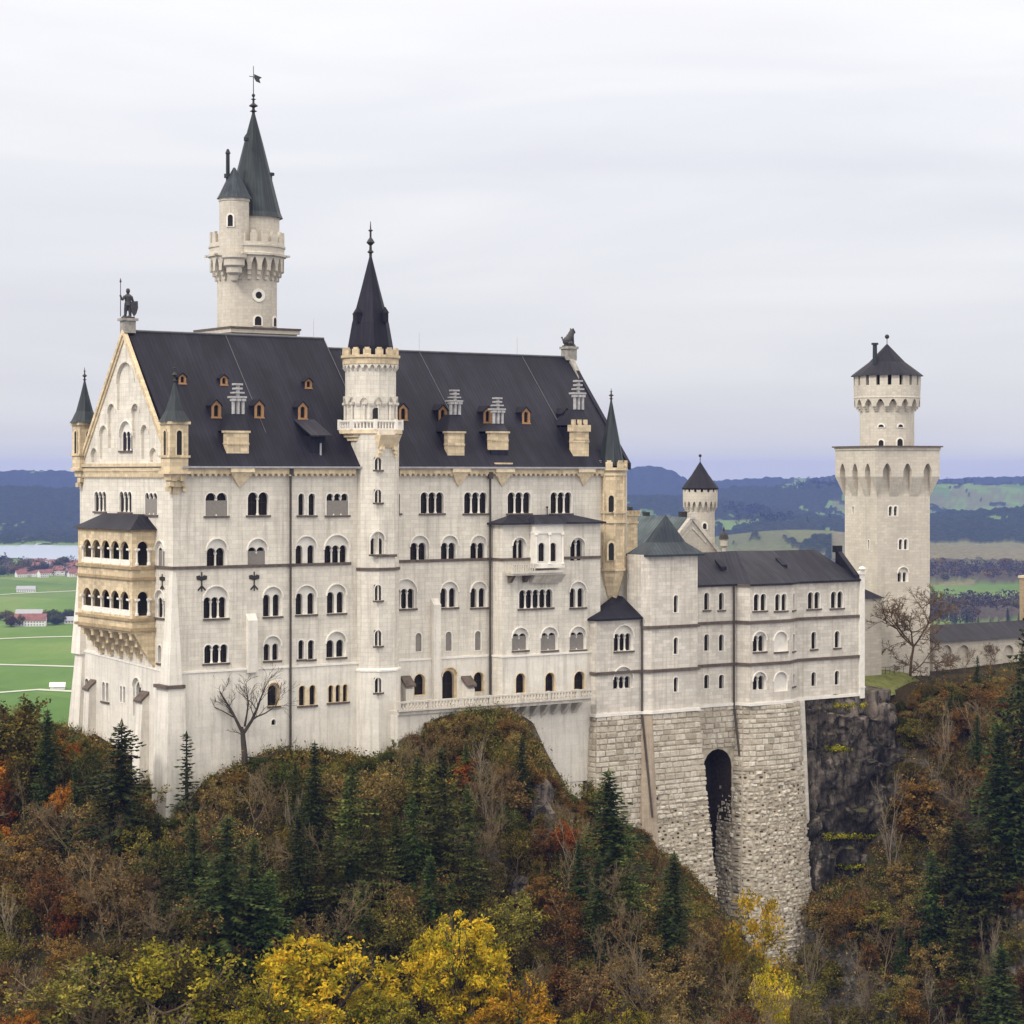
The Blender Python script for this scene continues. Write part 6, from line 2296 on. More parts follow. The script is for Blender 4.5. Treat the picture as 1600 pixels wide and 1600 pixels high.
for j in range(rows):
    for i in range(cols):
        a = j * (cols + 1) + i
        fs.append((a, a + 1, a + cols + 2, a + cols + 1))
mb = MB()
mb.sm = True
mb.add(vs, fs)
def far_mat():
    m, nt, b = new_mat('plain_and_hills')
    at = nt.nodes.new('ShaderNodeAttribute')
    at.attribute_name = 'cover'
    ob = coords(nt, 'Object')
    n = noise_node(nt, coords(nt, 'Object', (.0035, .0016, 1)), 1.0, 4, .5)
    fine = noise_node(nt, coords(nt, 'Object', (.07, .02, 1)), 1.0, 6, .72)
    grass = ramp(nt, n, [(.35, (.085, .150, .036)), (.48, (.105, .180, .046)), (.55, (.13, .19, .06)), (.70, (.095, .155, .045))])
    gf = ramp(nt, fine, [(.3, (.90, .90, .90)), (.7, (1.08, 1.06, 1.05))])
    grass = mixrgb(nt, 1.0, grass, gf, 'MULTIPLY')
    pv = nt.nodes.new('ShaderNodeTexVoronoi')
    pv.feature = 'F1'
    pv.inputs['Scale'].default_value = 1.0
    nt.links.new(coords(nt, 'Object', (.0045, .0028, 0)), pv.inputs['Vector'])
    sepc = nt.nodes.new('ShaderNodeSeparateColor')
    nt.links.new(pv.outputs['Color'], sepc.inputs[0])
    pf = ramp(nt, sepc.outputs[0], [(0, (.82, .86, .80)), (.5, (1, 1, 1)), (1.0, (1.22, 1.12, 1.12))])
    grass = mixrgb(nt, 1.0, grass, pf, 'MULTIPLY')
    rgb = nt.nodes.new('ShaderNodeSeparateColor')
    nt.links.new(at.outputs['Color'], rgb.inputs[0])
    forest = ramp(nt, fine, [(.36, (.006, .012, .006)), (.5, (.022, .030, .016)), (.66, (.055, .062, .034))])
    heath = ramp(nt, fine, [(.3, (.10, .095, .05)), (.7, (.20, .18, .10))])
    copse = ramp(nt, fine, [(.3, (.035, .030, .024)), (.5, (.075, .060, .044)), (.7, (.05, .06, .03))])
    def edge(o):
        a = nt.nodes.new('ShaderNodeMath'); a.operation = 'MULTIPLY_ADD'
        nt.links.new(fine, a.inputs[0]); a.inputs[1].default_value = .8; 
        nt.links.new(o, a.inputs[2])
        return ramp(nt, a.outputs[0], [(.80, (0, 0, 0)), (.92, (1, 1, 1))])
    c = mixrgb(nt, edge(rgb.outputs[0]), grass, forest)
    c = mixrgb(nt, rgb.outputs[1], c, heath)
    c = mixrgb(nt, rgb.outputs[2], c, copse)
    nt.links.new(c, b.inputs['Base Color'])
    b.inputs['Roughness'].default_value = 1.0
    b.inputs['Specular IOR Level'].default_value = 0.0
    return m
land = mb.build('ground', far_mat())
ca = land.data.color_attributes.new('cover', 'FLOAT_COLOR', 'POINT')
tbl = {0: (0, 0, 0, 1), 1: (1, 0, 0, 1), 2: (0, 1, 0, 1), 3: (0, .6, .25, 1), 4: (0, 0, 1, 1)}
for k, c in enumerate(cov): ca.data[k].color = tbl[c]
tag(land, kind='structure')

# lake on the left
def water_mat():
    m, nt, b = new_mat('lake_water')
    b.inputs['Base Color'].default_value = (.30, .36, .42, 1)
    b.inputs['Roughness'].default_value = .22
    b.inputs['Specular IOR Level'].default_value = .8
    bump(nt, b, noise_node(nt, coords(nt, 'Object', (.02, .02, 1)), 1.0, 4, .6), .05, .4)
    return m
def Yv(v, z=-170): return -z * FPX / (v - HZ)
shore = [(-300, 893), (-60, 890), (0, 872), (30, 873), (60, 884), (90, 893), (120, 901), (160, 903), (260, 900), (420, 905), (440, 850), (260, 829), (130, 828), (95, 836), (60, 842), (30, 843), (5, 836), (-40, 842), (-150, 845), (-300, 842)]
mb = MB()
mb.sheet([(at_u(u, Yv(v)), Yv(v)) for u, v in shore], [], lambda x, y, d: (x, y, d), -168.8)
lake = mb.build('lake', water_mat())
tag(lake, kind='structure')
# farm roads
road_m = plain('pale_track', (.42, .43, .34), .9, .1, .01)
for pts in (((-40, 1000), (60, 996), (150, 994)), ((-40, 1038), (50, 1040), (150, 1043)), ((-40, 932), (40, 927), (150, 922)), ((-20, 1084), (60, 1078), (140, 1082))):
    mb = MB()
    for (u0, v0), (u1, v1) in zip(pts, pts[1:]):
        p = Vector((at_u(u0, Yv(v0)), Yv(v0), -169.6)); q = Vector((at_u(u1, Yv(v1)), Yv(v1), -169.6))
        w = Vector((0, 6.0 if v0 > 950 else 9.0, 0))
        mb.add([tuple(p - w), tuple(q - w), tuple(q + w), tuple(p + w)], [(0, 1, 2, 3)])
    tag(mb.build('path', road_m), kind='structure')

# ------------------------------------------------------------------ far buildings
hr = random.Random(11)
def house(u, v, L, W, H, rot, label, group, wallm='render_w', roofm='redtile', name='village_house', z0=None):
    Y = Yv(v)
    x = at_u(u, Y)
    h0 = -170 if z0 is None else z0
    mb = MB()
    c, s = math.cos(rot), math.sin(rot)
    T = lambda a, b, z: (a * c - b * s, a * s + b * c, z)
    hl, hw_ = L / 2, W / 2
    mb.add([T(-hl, -hw_, 0), T(hl, -hw_, 0), T(hl, hw_, 0), T(-hl, hw_, 0), T(-hl, -hw_, H), T(hl, -hw_, H), T(hl, hw_, H), T(-hl, hw_, H)], [(0, 1, 5, 4), (1, 2, 6, 5), (2, 3, 7, 6), (3, 0, 4, 7)])
    rh = W * .42
    mb.add([T(-hl, -hw_, H), T(-hl, hw_, H), T(-hl, 0, H + rh)], [(0, 1, 2)])
    mb.add([T(hl, -hw_, H), T(hl, hw_, H), T(hl, 0, H + rh)], [(0, 1, 2)])
    mb.m = 1
    o_ = .8
    zz = H - o_ * .84
    mb.add([T(-hl - o_, -hw_ - o_, zz), T(hl + o_, -hw_ - o_, zz), T(hl + o_, 0, H + rh + .15), T(-hl - o_, 0, H + rh + .15), T(-hl - o_, hw_ + o_, zz), T(hl + o_, hw_ + o_, zz)], [(0, 1, 2, 3), (3, 2, 5, 4)])
    mb.m = 2
    k = -hl + 2
    while k < hl - 1:
        for fl in range(int(H // 3)):
            mb.add([T(k, -hw_ - .04, fl * 3 + 1), T(k + 1.2, -hw_ - .04, fl * 3 + 1), T(k + 1.2, -hw_ - .04, fl * 3 + 2.3), T(k, -hw_ - .04, fl * 3 + 2.3)], [(0, 1, 2, 3)])
        k += 3.2
    o = mb.build(name, [M[wallm], M[roofm], M['dark']])
    o.location = (x, Y, h0)
    return tag(o, label, 'house', group)
for k in range(46):
    u = hr.uniform(28, 150)
    v = hr.uniform(882, 902) if u > 45 else hr.uniform(893, 902)
    house(u, v, hr.uniform(14, 26), hr.uniform(10, 14), hr.uniform(5, 8.5), hr.uniform(-.8, .8), 'small red roofed white house in the village on the lake shore', 'village houses by the lake')
for (u, v, L, W, H, rot, lab, rm) in ((48, 978, 34, 16, 7, .1, 'long white farmhouse with red roof on the green plain', 'redtile'), (30, 976, 22, 13, 5, -.4, 'brown roofed farm shed left of the white farmhouse', 'redtile'),
                          (46, 968, 30, 14, 6, .05, 'pale grey roofed barn behind the white farmhouse', 'zinc'), (110, 974, 14, 9, 4, .2, 'small white hut by the dark hedge near the castle wall', 'zinc')):
    house(u, v, L, W, H, rot, lab, None, 'render_w', rm, 'farm_building')
house(41, 925, 26, 10, 4.5, .05, 'lone white barn in the upper green field', None, 'render_w', 'zinc', 'farm_building')
house(90, 1077, 11, 6, 2.9, .1, 'low white shelter in the nearest green field', None, 'render_w', 'render_w', 'farm_building')
# ------------------------------------------------------------------ trees: a few of each kind are modelled, copies are planted one by one
tr = random.Random(5)
def leaf_mat(name, cols, rough=.75, trans=.25):
    m = bpy.data.materials.new(name)
    m.use_nodes = True
    nt = m.node_tree
    b = nt.nodes['Principled BSDF']
    g = nt.nodes.new('ShaderNodeNewGeometry')
    c = ramp(nt, g.outputs['Random Per Island'], [(i / (len(cols) - 1), x) for i, x in enumerate(cols)])
    oi = nt.nodes.new('ShaderNodeObjectInfo')
    # whole sprays turn at their own pace: some greener and duller, some fully coloured
    spray = noise_node(nt, coords(nt, 'Object'), .55, 2, .5)
    sf = ramp(nt, spray, [(.38, (.42, .50, .42)), (.60, (1.15, 1.12, 1.1))])
    c = mixrgb(nt, 1.0, c, sf, 'MULTIPLY')
    hs = nt.nodes.new('ShaderNodeHueSaturation')
    mr = nt.nodes.new('ShaderNodeMapRange')
    mr.inputs[3].default_value = .62
    mr.inputs[4].default_value = 1.45
    nt.links.new(oi.outputs['Random'], mr.inputs[0])
    nt.links.new(mr.outputs[0], hs.inputs['Value'])
    mr2 = nt.nodes.new('ShaderNodeMapRange')
    mr2.inputs[3].default_value = .485
    mr2.inputs[4].default_value = .515
    nt.links.new(oi.outputs['Random'], mr2.inputs[0])
    nt.links.new(mr2.outputs[0], hs.inputs['Hue'])
    nt.links.new(c, hs.inputs['Color'])
    nt.links.new(hs.outputs[0], b.inputs['Base Color'])
    b.inputs['Roughness'].default_value = rough
    b.inputs['Specular IOR Level'].default_value = .15
    tl = nt.nodes.new('ShaderNodeBsdfTranslucent')
    nt.links.new(hs.outputs[0], tl.inputs[0])
    mx = nt.nodes.new('ShaderNodeMixShader')
    mx.inputs[0].default_value = trans
    nt.links.new(b.outputs[0], mx.inputs[1])
    nt.links.new(tl.outputs[0], mx.inputs[2])
    nt.links.new(mx.outputs[0], nt.nodes['Material Output'].inputs[0])
    return m
LM = {
 'spruce': leaf_mat('spruce_needles', [(.016, .028, .007), (.030, .048, .011), (.050, .070, .015), (.080, .096, .022)], trans=.05),
 'pine': leaf_mat('pine_needles', [(.026, .036, .008), (.050, .060, .012), (.082, .090, .018), (.12, .118, .026)], trans=.08),
 'yellow': leaf_mat('yellow_leaves', [(.22, .17, .015), (.46, .34, .016), (.62, .43, .018), (.68, .42, .02), (.34, .32, .03)], trans=.35),
 'gold': leaf_mat('golden_leaves', [(.30, .16, .012), (.50, .27, .012), (.62, .36, .018), (.30, .22, .02)], trans=.35),
 'lime': leaf_mat('yellow_green_leaves', [(.14, .14, .015), (.28, .26, .02), (.44, .38, .025), (.44, .34, .03)], trans=.35),
 'olive': leaf_mat('olive_leaves', [(.055, .050, .012), (.105, .09, .018), (.175, .14, .024), (.25, .18, .03)], trans=.2),
 'rust': leaf_mat('rust_leaves', [(.08, .042, .013), (.15, .072, .018), (.24, .115, .024), (.16, .098, .03)], trans=.25),
 'orange': leaf_mat('orange_leaves', [(.20, .06, .012), (.36, .11, .016), (.48, .17, .02), (.25, .11, .025)], trans=.3),
 'brown': leaf_mat('brown_leaves', [(.09, .058, .020), (.18, .115, .036), (.30, .19, .062), (.16, .125, .038)], trans=.15),
 'green': leaf_mat('dull_green_leaves', [(.030, .044, .009), (.055, .072, .013), (.09, .105, .018), (.13, .125, .022)], trans=.2),
}
BARK = {
 'dark': plain('dark_bark', (.05, .042, .035), .9, .35, 2),
 'grey': plain('grey_bark', (.16, .115, .06), .9, .3, 2),
 'pale': plain('pale_bark', (.21, .165, .11), .9, .3, 2),
 'twig': plain('twig_brown', (.11, .072, .038), .9, .35, 2),
}
class TM_:
    """Light mesh collector in metres, origin at the tree's foot."""
    def __init__(self): self.v, self.f = [], []
    def quad(self, c, a, b):
        k = len(self.v)
        self.v += [c - a - b, c + a - b, c + a + b, c - a + b]
        self.f.append((k, k + 1, k + 2, k + 3))
    def tri(self, p, q, r):
        k = len(self.v)
        self.v += [p, q, r]
        self.f.append((k, k + 1, k + 2))
    def tube(self, p, q, r0, r1, n=5):
        d = q - p
        if d.length < 1e-5: return
        d = d.normalized()
        a = d.orthogonal().normalized()
        b = d.cross(a)
        k = len(self.v)
        for c, r in ((p, r0), (q, r1)):
            for i in range(n):
                t = 2 * math.pi * i / n
                self.v.append(c + r * (a * math.cos(t) + b * math.sin(t)))
        for i in range(n):
            self.f.append((k + i, k + (i + 1) % n, k + n + (i + 1) % n, k + n + i))
    def mesh(self, name, mat):
        me = bpy.data.meshes.new(name)
        me.from_pydata([tuple(x) for x in self.v], [], self.f)
        me.materials.append(mat)
        me.update()
        return me
def rv(r, s=1.0): return Vector((r.uniform(-s, s), r.uniform(-s, s), r.uniform(-s, s)))
def leaf(c, size, r, tm, up=.0):
    n = rv(r)
    n.z += up
    if n.length < .01: n = Vector((0, 0, 1))
    n.normalize()
    a = n.orthogonal().normalized()
    b = n.cross(a)
    t = r.uniform(0, 6.28)
    a, b = a * math.cos(t) + b * math.sin(t), b * math.cos(t) - a * math.sin(t)
    tm.quad(c, a * size * r.uniform(.7, 1.2), b * size * r.uniform(.35, .6))

def make_conifer(H, Rr, seed, sparse=1.0, droop=.25, wob=.2):
    r = random.Random(seed)
    tk, cr = TM_(), TM_()
    gaps = [(r.uniform(0, 6.28), r.uniform(.1, .8), r.uniform(.5, .8)) for _ in range(6)]
    top = Vector((r.uniform(-.5, .5), r.uniform(-.5, .5), H))
    tk.tube(Vector((0, 0, -1.5)), top, H * .016 + .06, .03, 7)
    z = H * .07
    while z < H * .985:
        f = z / H
        L0 = Rr * (1 - f) ** .82 * (.88 + .12 * math.sin(f * 23 + seed)) + .22
        nb = max(4, int((10 if f < .7 else 7) * (.6 + .4 * sparse)))
        a0 = r.uniform(0, 6.28)
        for k in range(nb):
            if r.random() > .72 + .28 * sparse: continue
            a = a0 + 6.283 * k / nb + r.uniform(-.25, .25)
            L = L0 * r.uniform(1 - wob * 1.8, 1 + wob)
            for ga, gf, gk in gaps:          # boughs thinned by snow or shade on one side
                if abs((a - ga + 3.1416) % 6.2832 - 3.1416) < .7 and abs(f - gf) < .09: L *= gk
            d = Vector((math.cos(a), math.sin(a), 0))
            side = Vector((-d.y, d.x, 0))
            base = top * f
            base = Vector((base.x, base.y, z + r.uniform(-.15, .15)))
            nseg = max(2, int(L / .46))
            prev = base
            for q in range(nseg):
                g = (q + 1) / nseg
                dz = (.28 * (1 - f) * 0 - droop * g * L * (1.1 - .5 * f)) + .10 * L * g * g * (1 if f < .8 else 3.2)
                p = base + d * L * g + Vector((0, 0, dz)) + rv(r, .04)
                w = (.20 + .055 * L0) * (1.2 - .75 * g) + .07
                for sg in (-1, 1):
                    tip = (prev + p) / 2 + side * sg * w * r.uniform(.8, 1.5) + d * .18 + Vector((0, 0, -w * r.uniform(.15, .75)))
                    cr.tri(prev, p, tip)
                    if r.random() < .55:
                        tip2 = (prev + p) / 2 + side * sg * w * .55 + Vector((0, 0, -w * r.uniform(.7, 1.2)))
                        cr.tri(prev + Vector((0, 0, .02)), p, tip2)
                if q == nseg - 1:
                    cr.tri(prev + side * .10, prev - side * .10, p + d * .25 + Vector((0, 0, .05)))
                prev = p
            if sparse < .8: tk.tube(base, base + d * L * .7 + Vector((0, 0, -droop * .6 * L)), .035, .015, 3)
        z += (.28 + .016 * H * (1 - f) * .8) / (.55 + .45 * sparse) * r.uniform(.85, 1.2)
    for k in range(5):
        a = 6.28 * k / 5
        cr.tri(top + Vector((0, 0, .3)), top + Vector((math.cos(a) * .18, math.sin(a) * .18, -.5)), top + Vector((math.cos(a + .9) * .18, math.sin(a + .9) * .18, -.5)))
    return tk, cr

def limbs(r, tk, p, d, L, rad, depth, tips, spread=.65, gnarl=.25, nkid=(2, 3), shrink=.72, up=.12, minr=.012):
    """Recursive limb: a bent chain of frusta with side branches."""
    n = 3
    q = p
    for i in range(n):
        d = (d + rv(r, gnarl) + Vector((0, 0, up))).normalized()
        q2 = q + d * (L / n)
        r1 = max(minr, rad * (1 - .30 * (i + 1) / n))
        tk.tube(q, q2, max(minr, rad * (1 - .30 * i / n)), r1, 5 if rad > .06 else 3)
        q = q2
        if depth > 0 and i < n - 1 and r.random() < .75:
            e = (d + rv(r, spread * 1.3)).normalized()
            limbs(r, tk, q, e, L * shrink * r.uniform(.6, .95), r1 * .55, depth - 1, tips, spread, gnarl, nkid, shrink, up, minr)
        if depth == 0: tips.append(q)
    if depth > 0:
        for k in range(r.randint(*nkid)):
            e = (d + rv(r, spread)).normalized()
            limbs(r, tk, q, e, L * shrink * r.uniform(.8, 1.1), rad * .62, depth - 1, tips, spread, gnarl, nkid, shrink, up, minr)

def make_leafy(H, Rr, seed, nclump=70, per=70, size=.30, low=.18, trunk_r=.2, dens=1.0, clr=.24):
    r = random.Random(seed)
    tk, cr = TM_(), TM_()
    tips = []
    limbs(r, tk, Vector((0, 0, -1.5)), Vector((0, 0, 1)), H * .42 + 1.5, trunk_r, 3, tips, .8, .14, (2, 3), .62, .14, .02)
    cz, hz_ = H * (1 + low) / 2, H * (1 - low) / 2
    lobes = [(rv(r, .55), r.uniform(.45, .75)) for _ in range(7)]
    made = 0
    tries = 0
    while made < nclump and tries < 6000:
        tries += 1
        p = rv(r)
        if p.length > 1: continue
        if p.length < .35 and r.random() < .7: continue
        if not any((p - c).length < k for c, k in lobes): continue
        c = Vector((p.x * Rr, p.y * Rr, cz + p.z * hz_))
        cl = r.uniform(.5, 1.3) * Rr * clr
        for _ in range(int(per * r.uniform(.5, 1.3) * dens)):
            o = Vector((r.gauss(0, .5), r.gauss(0, .5), r.gauss(0, .36))) * cl
            leaf(c + o, size, r, cr, .5)
        made += 1
    for t in tips:
        if r.random() < .4:
            for _ in range(8): leaf(t + rv(r, .4), size, r, cr, .4)
    return tk, cr

def make_bare(H, seed, depth=4, spread=.6, gnarl=.16, trunk_r=.16, up=.14, leaves=0, size=.22, stems=1, minr=.018, nkid=(2, 3)):
    r = random.Random(seed)
    tk, cr = TM_(), TM_()
    tips = []
    for k in range(stems):
        d = Vector((r.uniform(-.25, .25), r.uniform(-.25, .25), 1)) if stems > 1 else Vector((r.uniform(-.08, .08), r.uniform(-.08, .08), 1))
        limbs(r, tk, Vector((r.uniform(-.5, .5) * (stems > 1), r.uniform(-.5, .5) * (stems > 1), -1.2)), d.normalized(), H * .38 + 1.2, trunk_r, depth, tips, spread, gnarl, nkid, .66, up, minr)
    zm = max(p.z for p in tk.v)
    k = H / zm
    tk.v = [p * k for p in tk.v]
    if leaves:
        for t in tips:
            if r.random() < .8:
                for _ in range(leaves): leaf(t * k + rv(r, .45), size, r, cr, .3)
    return tk, cr

def make_shrub(Rr, H, seed, n=420, size=.24):
    r = random.Random(seed)
    cr = TM_()
    lob = [(Vector((r.uniform(-.6, .6) * Rr, r.uniform(-.6, .6) * Rr, r.uniform(.2, .65) * H)), r.uniform(.35, .6) * Rr) for _ in range(6)]
    for _ in range(n):
        c, k = r.choice(lob)
        d = rv(r)
        if d.length < .05: continue
        d = d.normalized() * k * r.uniform(.5, 1.05)
        p = c + Vector((d.x, d.y, d.z * .8))
        if p.z < -.2: p.z = -.2
        leaf(p, size, r, cr, .4)
    for _ in range(14):
        a = Vector((r.uniform(-.4, .4) * Rr, r.uniform(-.4, .4) * Rr, -.3))
        b = a + Vector((r.uniform(-.5, .5) * Rr, r.uniform(-.5, .5) * Rr, H * r.uniform(.7, 1.15)))
        cr.tube(a, b, .03, .012, 3)
    return cr

PROTO = {}
def proto(key, pair, bark, leafm):
    tk, cr = pair
    mt = tk.mesh(key + '_trunk', bark)
    mc = cr.mesh(key + '_crown', leafm) if cr.v else None
    PROTO[key] = (mt, mc, max(p.z for p in (cr.v or tk.v)))
for k in range(4): proto('spruce%d' % k, make_conifer(16, 3.9, 20 + k), BARK['dark'], LM['spruce'])
proto('slim0', make_conifer(14, 2.1, 31, .55, .22, .35), BARK['dark'], LM['spruce'])
proto('slim1', make_conifer(14, 2.5, 32, .75, .25, .3), BARK['dark'], LM['spruce'])
for k in range(2): proto('wide%d' % k, make_conifer(16, 5.6, 45 + k, .95, .26, .3), BARK['dark'], LM['spruce'])
for k in range(2): proto('pine%d' % k, make_conifer(14, 4.6, 40 + k, .9, .14, .4), BARK['dark'], LM['pine'])
for k in range(4): proto('leafy%d' % k, make_leafy(11, 5.4, 50 + k, 190, 95, .145, .10, .22, clr=.15), BARK['dark'], LM['yellow'])
for k in range(3): proto('small%d' % k, make_leafy(7, 2.9, 60 + k, 52, 110, .13, .1, .12), BARK['twig'], LM['rust'])
for k in range(3): proto('thin%d' % k, make_leafy(8, 3.4, 80 + k, 56, 62, .12, .12, .12), BARK['grey'], LM['brown'])
for k in range(4): proto('bare%d' % k, make_bare(9, 70 + k, 5, .78, .2, .10, .09, 0, minr=.013), BARK['grey'], LM['brown'])
for k in range(3): proto('bush%d' % k, make_bare(5, 90 + k, 4, .8, .24, .06, .06, 3, .12, 4, .012), BARK['twig'], LM['brown'])
for k in range(2): proto('pole%d' % k, make_bare(11, 95 + k, 4, .55, .10, .10, .16, 0, minr=.012), BARK['pale'], LM['brown'])
SHRUB = [make_shrub(1.6, 1.9, 100 + k).mesh('shrub_%d' % k, LM['brown']) for k in range(4)]

def skyline(u):
    """Highest photo row that planting may reach: keeps walls and rock as open as they are."""
    return lerp_tab([(-200, 1080), (0, 1085), (60, 1110), (100, 1145), (215, 1205), (245, 1250), (262, 1275), (300, 1250), (330, 1215), (420, 1180), (460, 1185), (560, 1190), (612, 1170), (640, 1138), (700, 1122), (780, 1120), (815, 1138), (840, 1175), (862, 1222), (885, 1245), (920, 1258), (960, 1290),
                     (1000, 1300), (1060, 1345), (1090, 1390), (1140, 1455), (1200, 1515), (1240, 1490), (1262, 1420), (1300, 1392), (1350, 1385), (1372, 1330), (1390, 1190), (1400, 1110), (1440, 1072), (1500, 1072), (1570, 1060), (1600, 1020), (1800, 1000)], u)[0]
PLANTED = []
def plant(key, name, label, cat, P, H, group=None, leafm=None, bark=None, rot=None, fat=1.0, lean=0.0):
    mt, mc, h0 = PROTO[key]
    k = H / h0
    o = bpy.data.objects.new(name, None)
    COL.objects.link(o)
    o.location = P - Vector((0, 0, .15))
    o.rotation_euler = (lean, 0, tr.uniform(0, 6.28) if rot is None else rot)
    o.scale = (k * fat, k * fat, k)
    ORG[o.name] = Vector(P)
    tag(o, label, cat, group)
    for nm, me, mat in (('trunk', mt, bark), ('crown', mc, leafm)):
        if me is None: continue
        c = bpy.data.objects.new(nm, me)
        COL.objects.link(c)
        c.parent = o
        if mat is not None:
            c.material_slots[0].link = 'OBJECT'
            c.material_slots[0].material = mat
    PLANTED.append((P.x, P.y, H))
    return o
def shrub(label, P, sc, leafm, group=None, name='shrub'):
    o = bpy.data.objects.new(name, tr.choice(SHRUB))
    COL.objects.link(o)
    o.location = P
    o.rotation_euler = (0, 0, tr.uniform(0, 6.28))
    o.scale = (sc * tr.uniform(.9, 1.2), sc * tr.uniform(.9, 1.2), sc * tr.uniform(.8, 1.2))
    o.material_slots[0].link = 'OBJECT'
    o.material_slots[0].material = leafm
    return tag(o, label, 'shrub', group)
def proj(P): return CX + FPX * P.x / P.y, HZ - FPX * P.z / P.y

def plant_at(key, name, label, cat, u, vtop, vbase, fat=1.0, leafm=None, bark=None, group=None, near=0.0, rot=None, lean=0.0):
    """Tree whose foot is on the hill at photo row vbase and whose tip reaches row vtop."""
    P = ground_hit(u, vbase)
    if P is None: return None
    H = (vbase - vtop) * P.y / FPX
    return plant(key, name, label, cat, P, H, group, leafm, bark, rot, fat, lean)

# --- the trees one can tell apart
con = 'conifer'
plant_at('spruce1', 'spruce_tree', 'narrow dark spruce at the left below the sandstone loggia', con, 78, 1103, 1270, 1.15)
plant_at('wide0', 'spruce_tree', 'large spruce in front of the west wall left of the white corner buttress', con, 190, 1120, 1350, 1.4)
plant_at('slim0', 'spruce_tree', 'slender see-through spruce against the wall right of the white corner buttress', con, 292, 1138, 1300, 1.55)
plant_at('spruce2', 'spruce_tree', 'dark spruce below the foot of the downpipe on the long facade', con, 487, 1153, 1350, 1.05)
plant_at('wide1', 'spruce_tree', 'big dark spruce low on the slope below the slender spruce', con, 345, 1265, 1540, 1.25)
plant_at('pine0', 'pine_tree', 'soft green pine on the knoll below the terrace', con, 692, 1160, 1430, 1.1)
plant_at('pine1', 'pine_tree', 'green pine on the slope below the stair tower', con, 548, 1190, 1440, 1.0)
plant_at('spruce1', 'spruce_tree', 'dark green spruce at the foot of the left foundation pier', con, 963, 1198, 1425, 1.65)
plant_at('spruce0', 'spruce_tree', 'dark spruce below the left foundation pier in front of the arched gully', con, 1048, 1325, 1525, 1.3)
plant_at('wide0', 'spruce_tree', 'tall dark spruce at the right edge of the frame below the gatehouse', con, 1612, 925, 1330, .8)
plant_at('wide1', 'pine_tree', 'broad green fir on the right slope beside the rock cliff', con, 1500, 1275, 1480, 1.5)
plant_at('spruce3', 'spruce_tree', 'dark spruce in the lower right corner of the frame', con, 1560, 1470, 1680, 1.5)
plant_at('spruce1', 'spruce_tree', 'dark spruce overlapping the tall one at the right edge', con, 1572, 1120, 1400, 1.35)
plant_at('wide0', 'spruce_tree', 'dark spruce low in the middle between the yellow trees and the knoll', con, 420, 1350, 1570, 1.2)
plant_at('slim1', 'spruce_tree', 'small dark conifer on the right flank of the knoll by the terrace end', con, 818, 1150, 1270, 1.5)
plant_at('slim1', 'spruce_tree', 'little spruce in the gully between knoll and foundation pier', con, 905, 1310, 1420, 1.2)
plant_at('spruce2', 'spruce_tree', 'small spruce in front of the gatehouse wall', con, 1526, 1022, 1092, .9)
bt = 'deciduous tree'
plant_at('leafy0', 'maple_tree', 'large bright yellow maple at the bottom left of centre', bt, 505, 1452, 1690, 1.1, LM['yellow'])
plant_at('leafy1', 'maple_tree', 'yellow green maple at the bottom edge left of the large yellow one', bt, 405, 1518, 1700, .9, LM['lime'])
plant_at('leafy2', 'maple_tree', 'spreading yellow maple right of the large one at the bottom', bt, 722, 1422, 1620, .85, LM['yellow'])
plant_at('leafy3', 'maple_tree', 'golden maple at the bottom edge in front of the spreading yellow one', bt, 805, 1512, 1690, .95, LM['gold'])
plant_at('thin0', 'maple_tree', 'loose yellow olive maple in the lower left corner area', bt, 150, 1480, 1660, 1.3, LM['olive'])
plant_at('thin1', 'maple_tree', 'yellow flecked maple between the lower left and the large yellow tree', bt, 262, 1470, 1660, 1.2, LM['lime'])
plant_at('leafy0', 'maple_tree', 'yellow green maple at the bottom edge below the large yellow one', bt, 600, 1540, 1720, .95, LM['lime'])
plant_at('leafy3', 'maple_tree', 'yellowish maple at the bottom edge below the foundation pier', bt, 950, 1545, 1720, .9, LM['lime'])
plant_at('thin1', 'birch_tree', 'bright yellow young birch in front of the great pier', bt, 1182, 1385, 1600, .6, LM['yellow'], BARK['dark'])
plant_at('thin2', 'birch_tree', 'narrow yellow birch below the great pier at the bottom edge', bt, 1205, 1500, 1660, .6, LM['yellow'], BARK['dark'])
plant_at('small2', 'beech_tree', 'yellow olive beech at the foot of the rock cliff', bt, 1360, 1390, 1475, 1.4, LM['olive'])
plant_at('small1', 'beech_tree', 'orange leaved beech on the knoll below the terrace', bt, 722, 1175, 1255, .9, LM['orange'])
plant_at('small0', 'beech_tree', 'bright rust red beech in the gully left of the foundation pier', bt, 884, 1275, 1350, .9, LM['orange'])
plant_at('small2', 'beech_tree', 'rust orange beech at the left edge of the frame', bt, 22, 1285, 1390, 1.4, LM['rust'])
plant_at('small1', 'beech_tree', 'rust orange beech on the right slope beside the cliff', bt, 1440, 1195, 1310, 1.3, LM['rust'])
plant_at('small2', 'beech_tree', 'small orange beech at the bottom below the knoll', bt, 912, 1535, 1600, 1.1, LM['orange'])
plant_at('small0', 'beech_tree', 'golden brown beech at the foot of the left foundation pier', bt, 932, 1215, 1300, 1.1, LM['olive'])
plant_at('small0', 'beech_tree', 'yellow olive tree at the far left in front of the green plain', bt, 18, 1080, 1230, 1.2, LM['olive'])
plant_at('thin0', 'beech_tree', 'thin brownish tree in front of the green plain left of the narrow spruce', bt, 48, 1115, 1250, 1.0, LM['olive'])
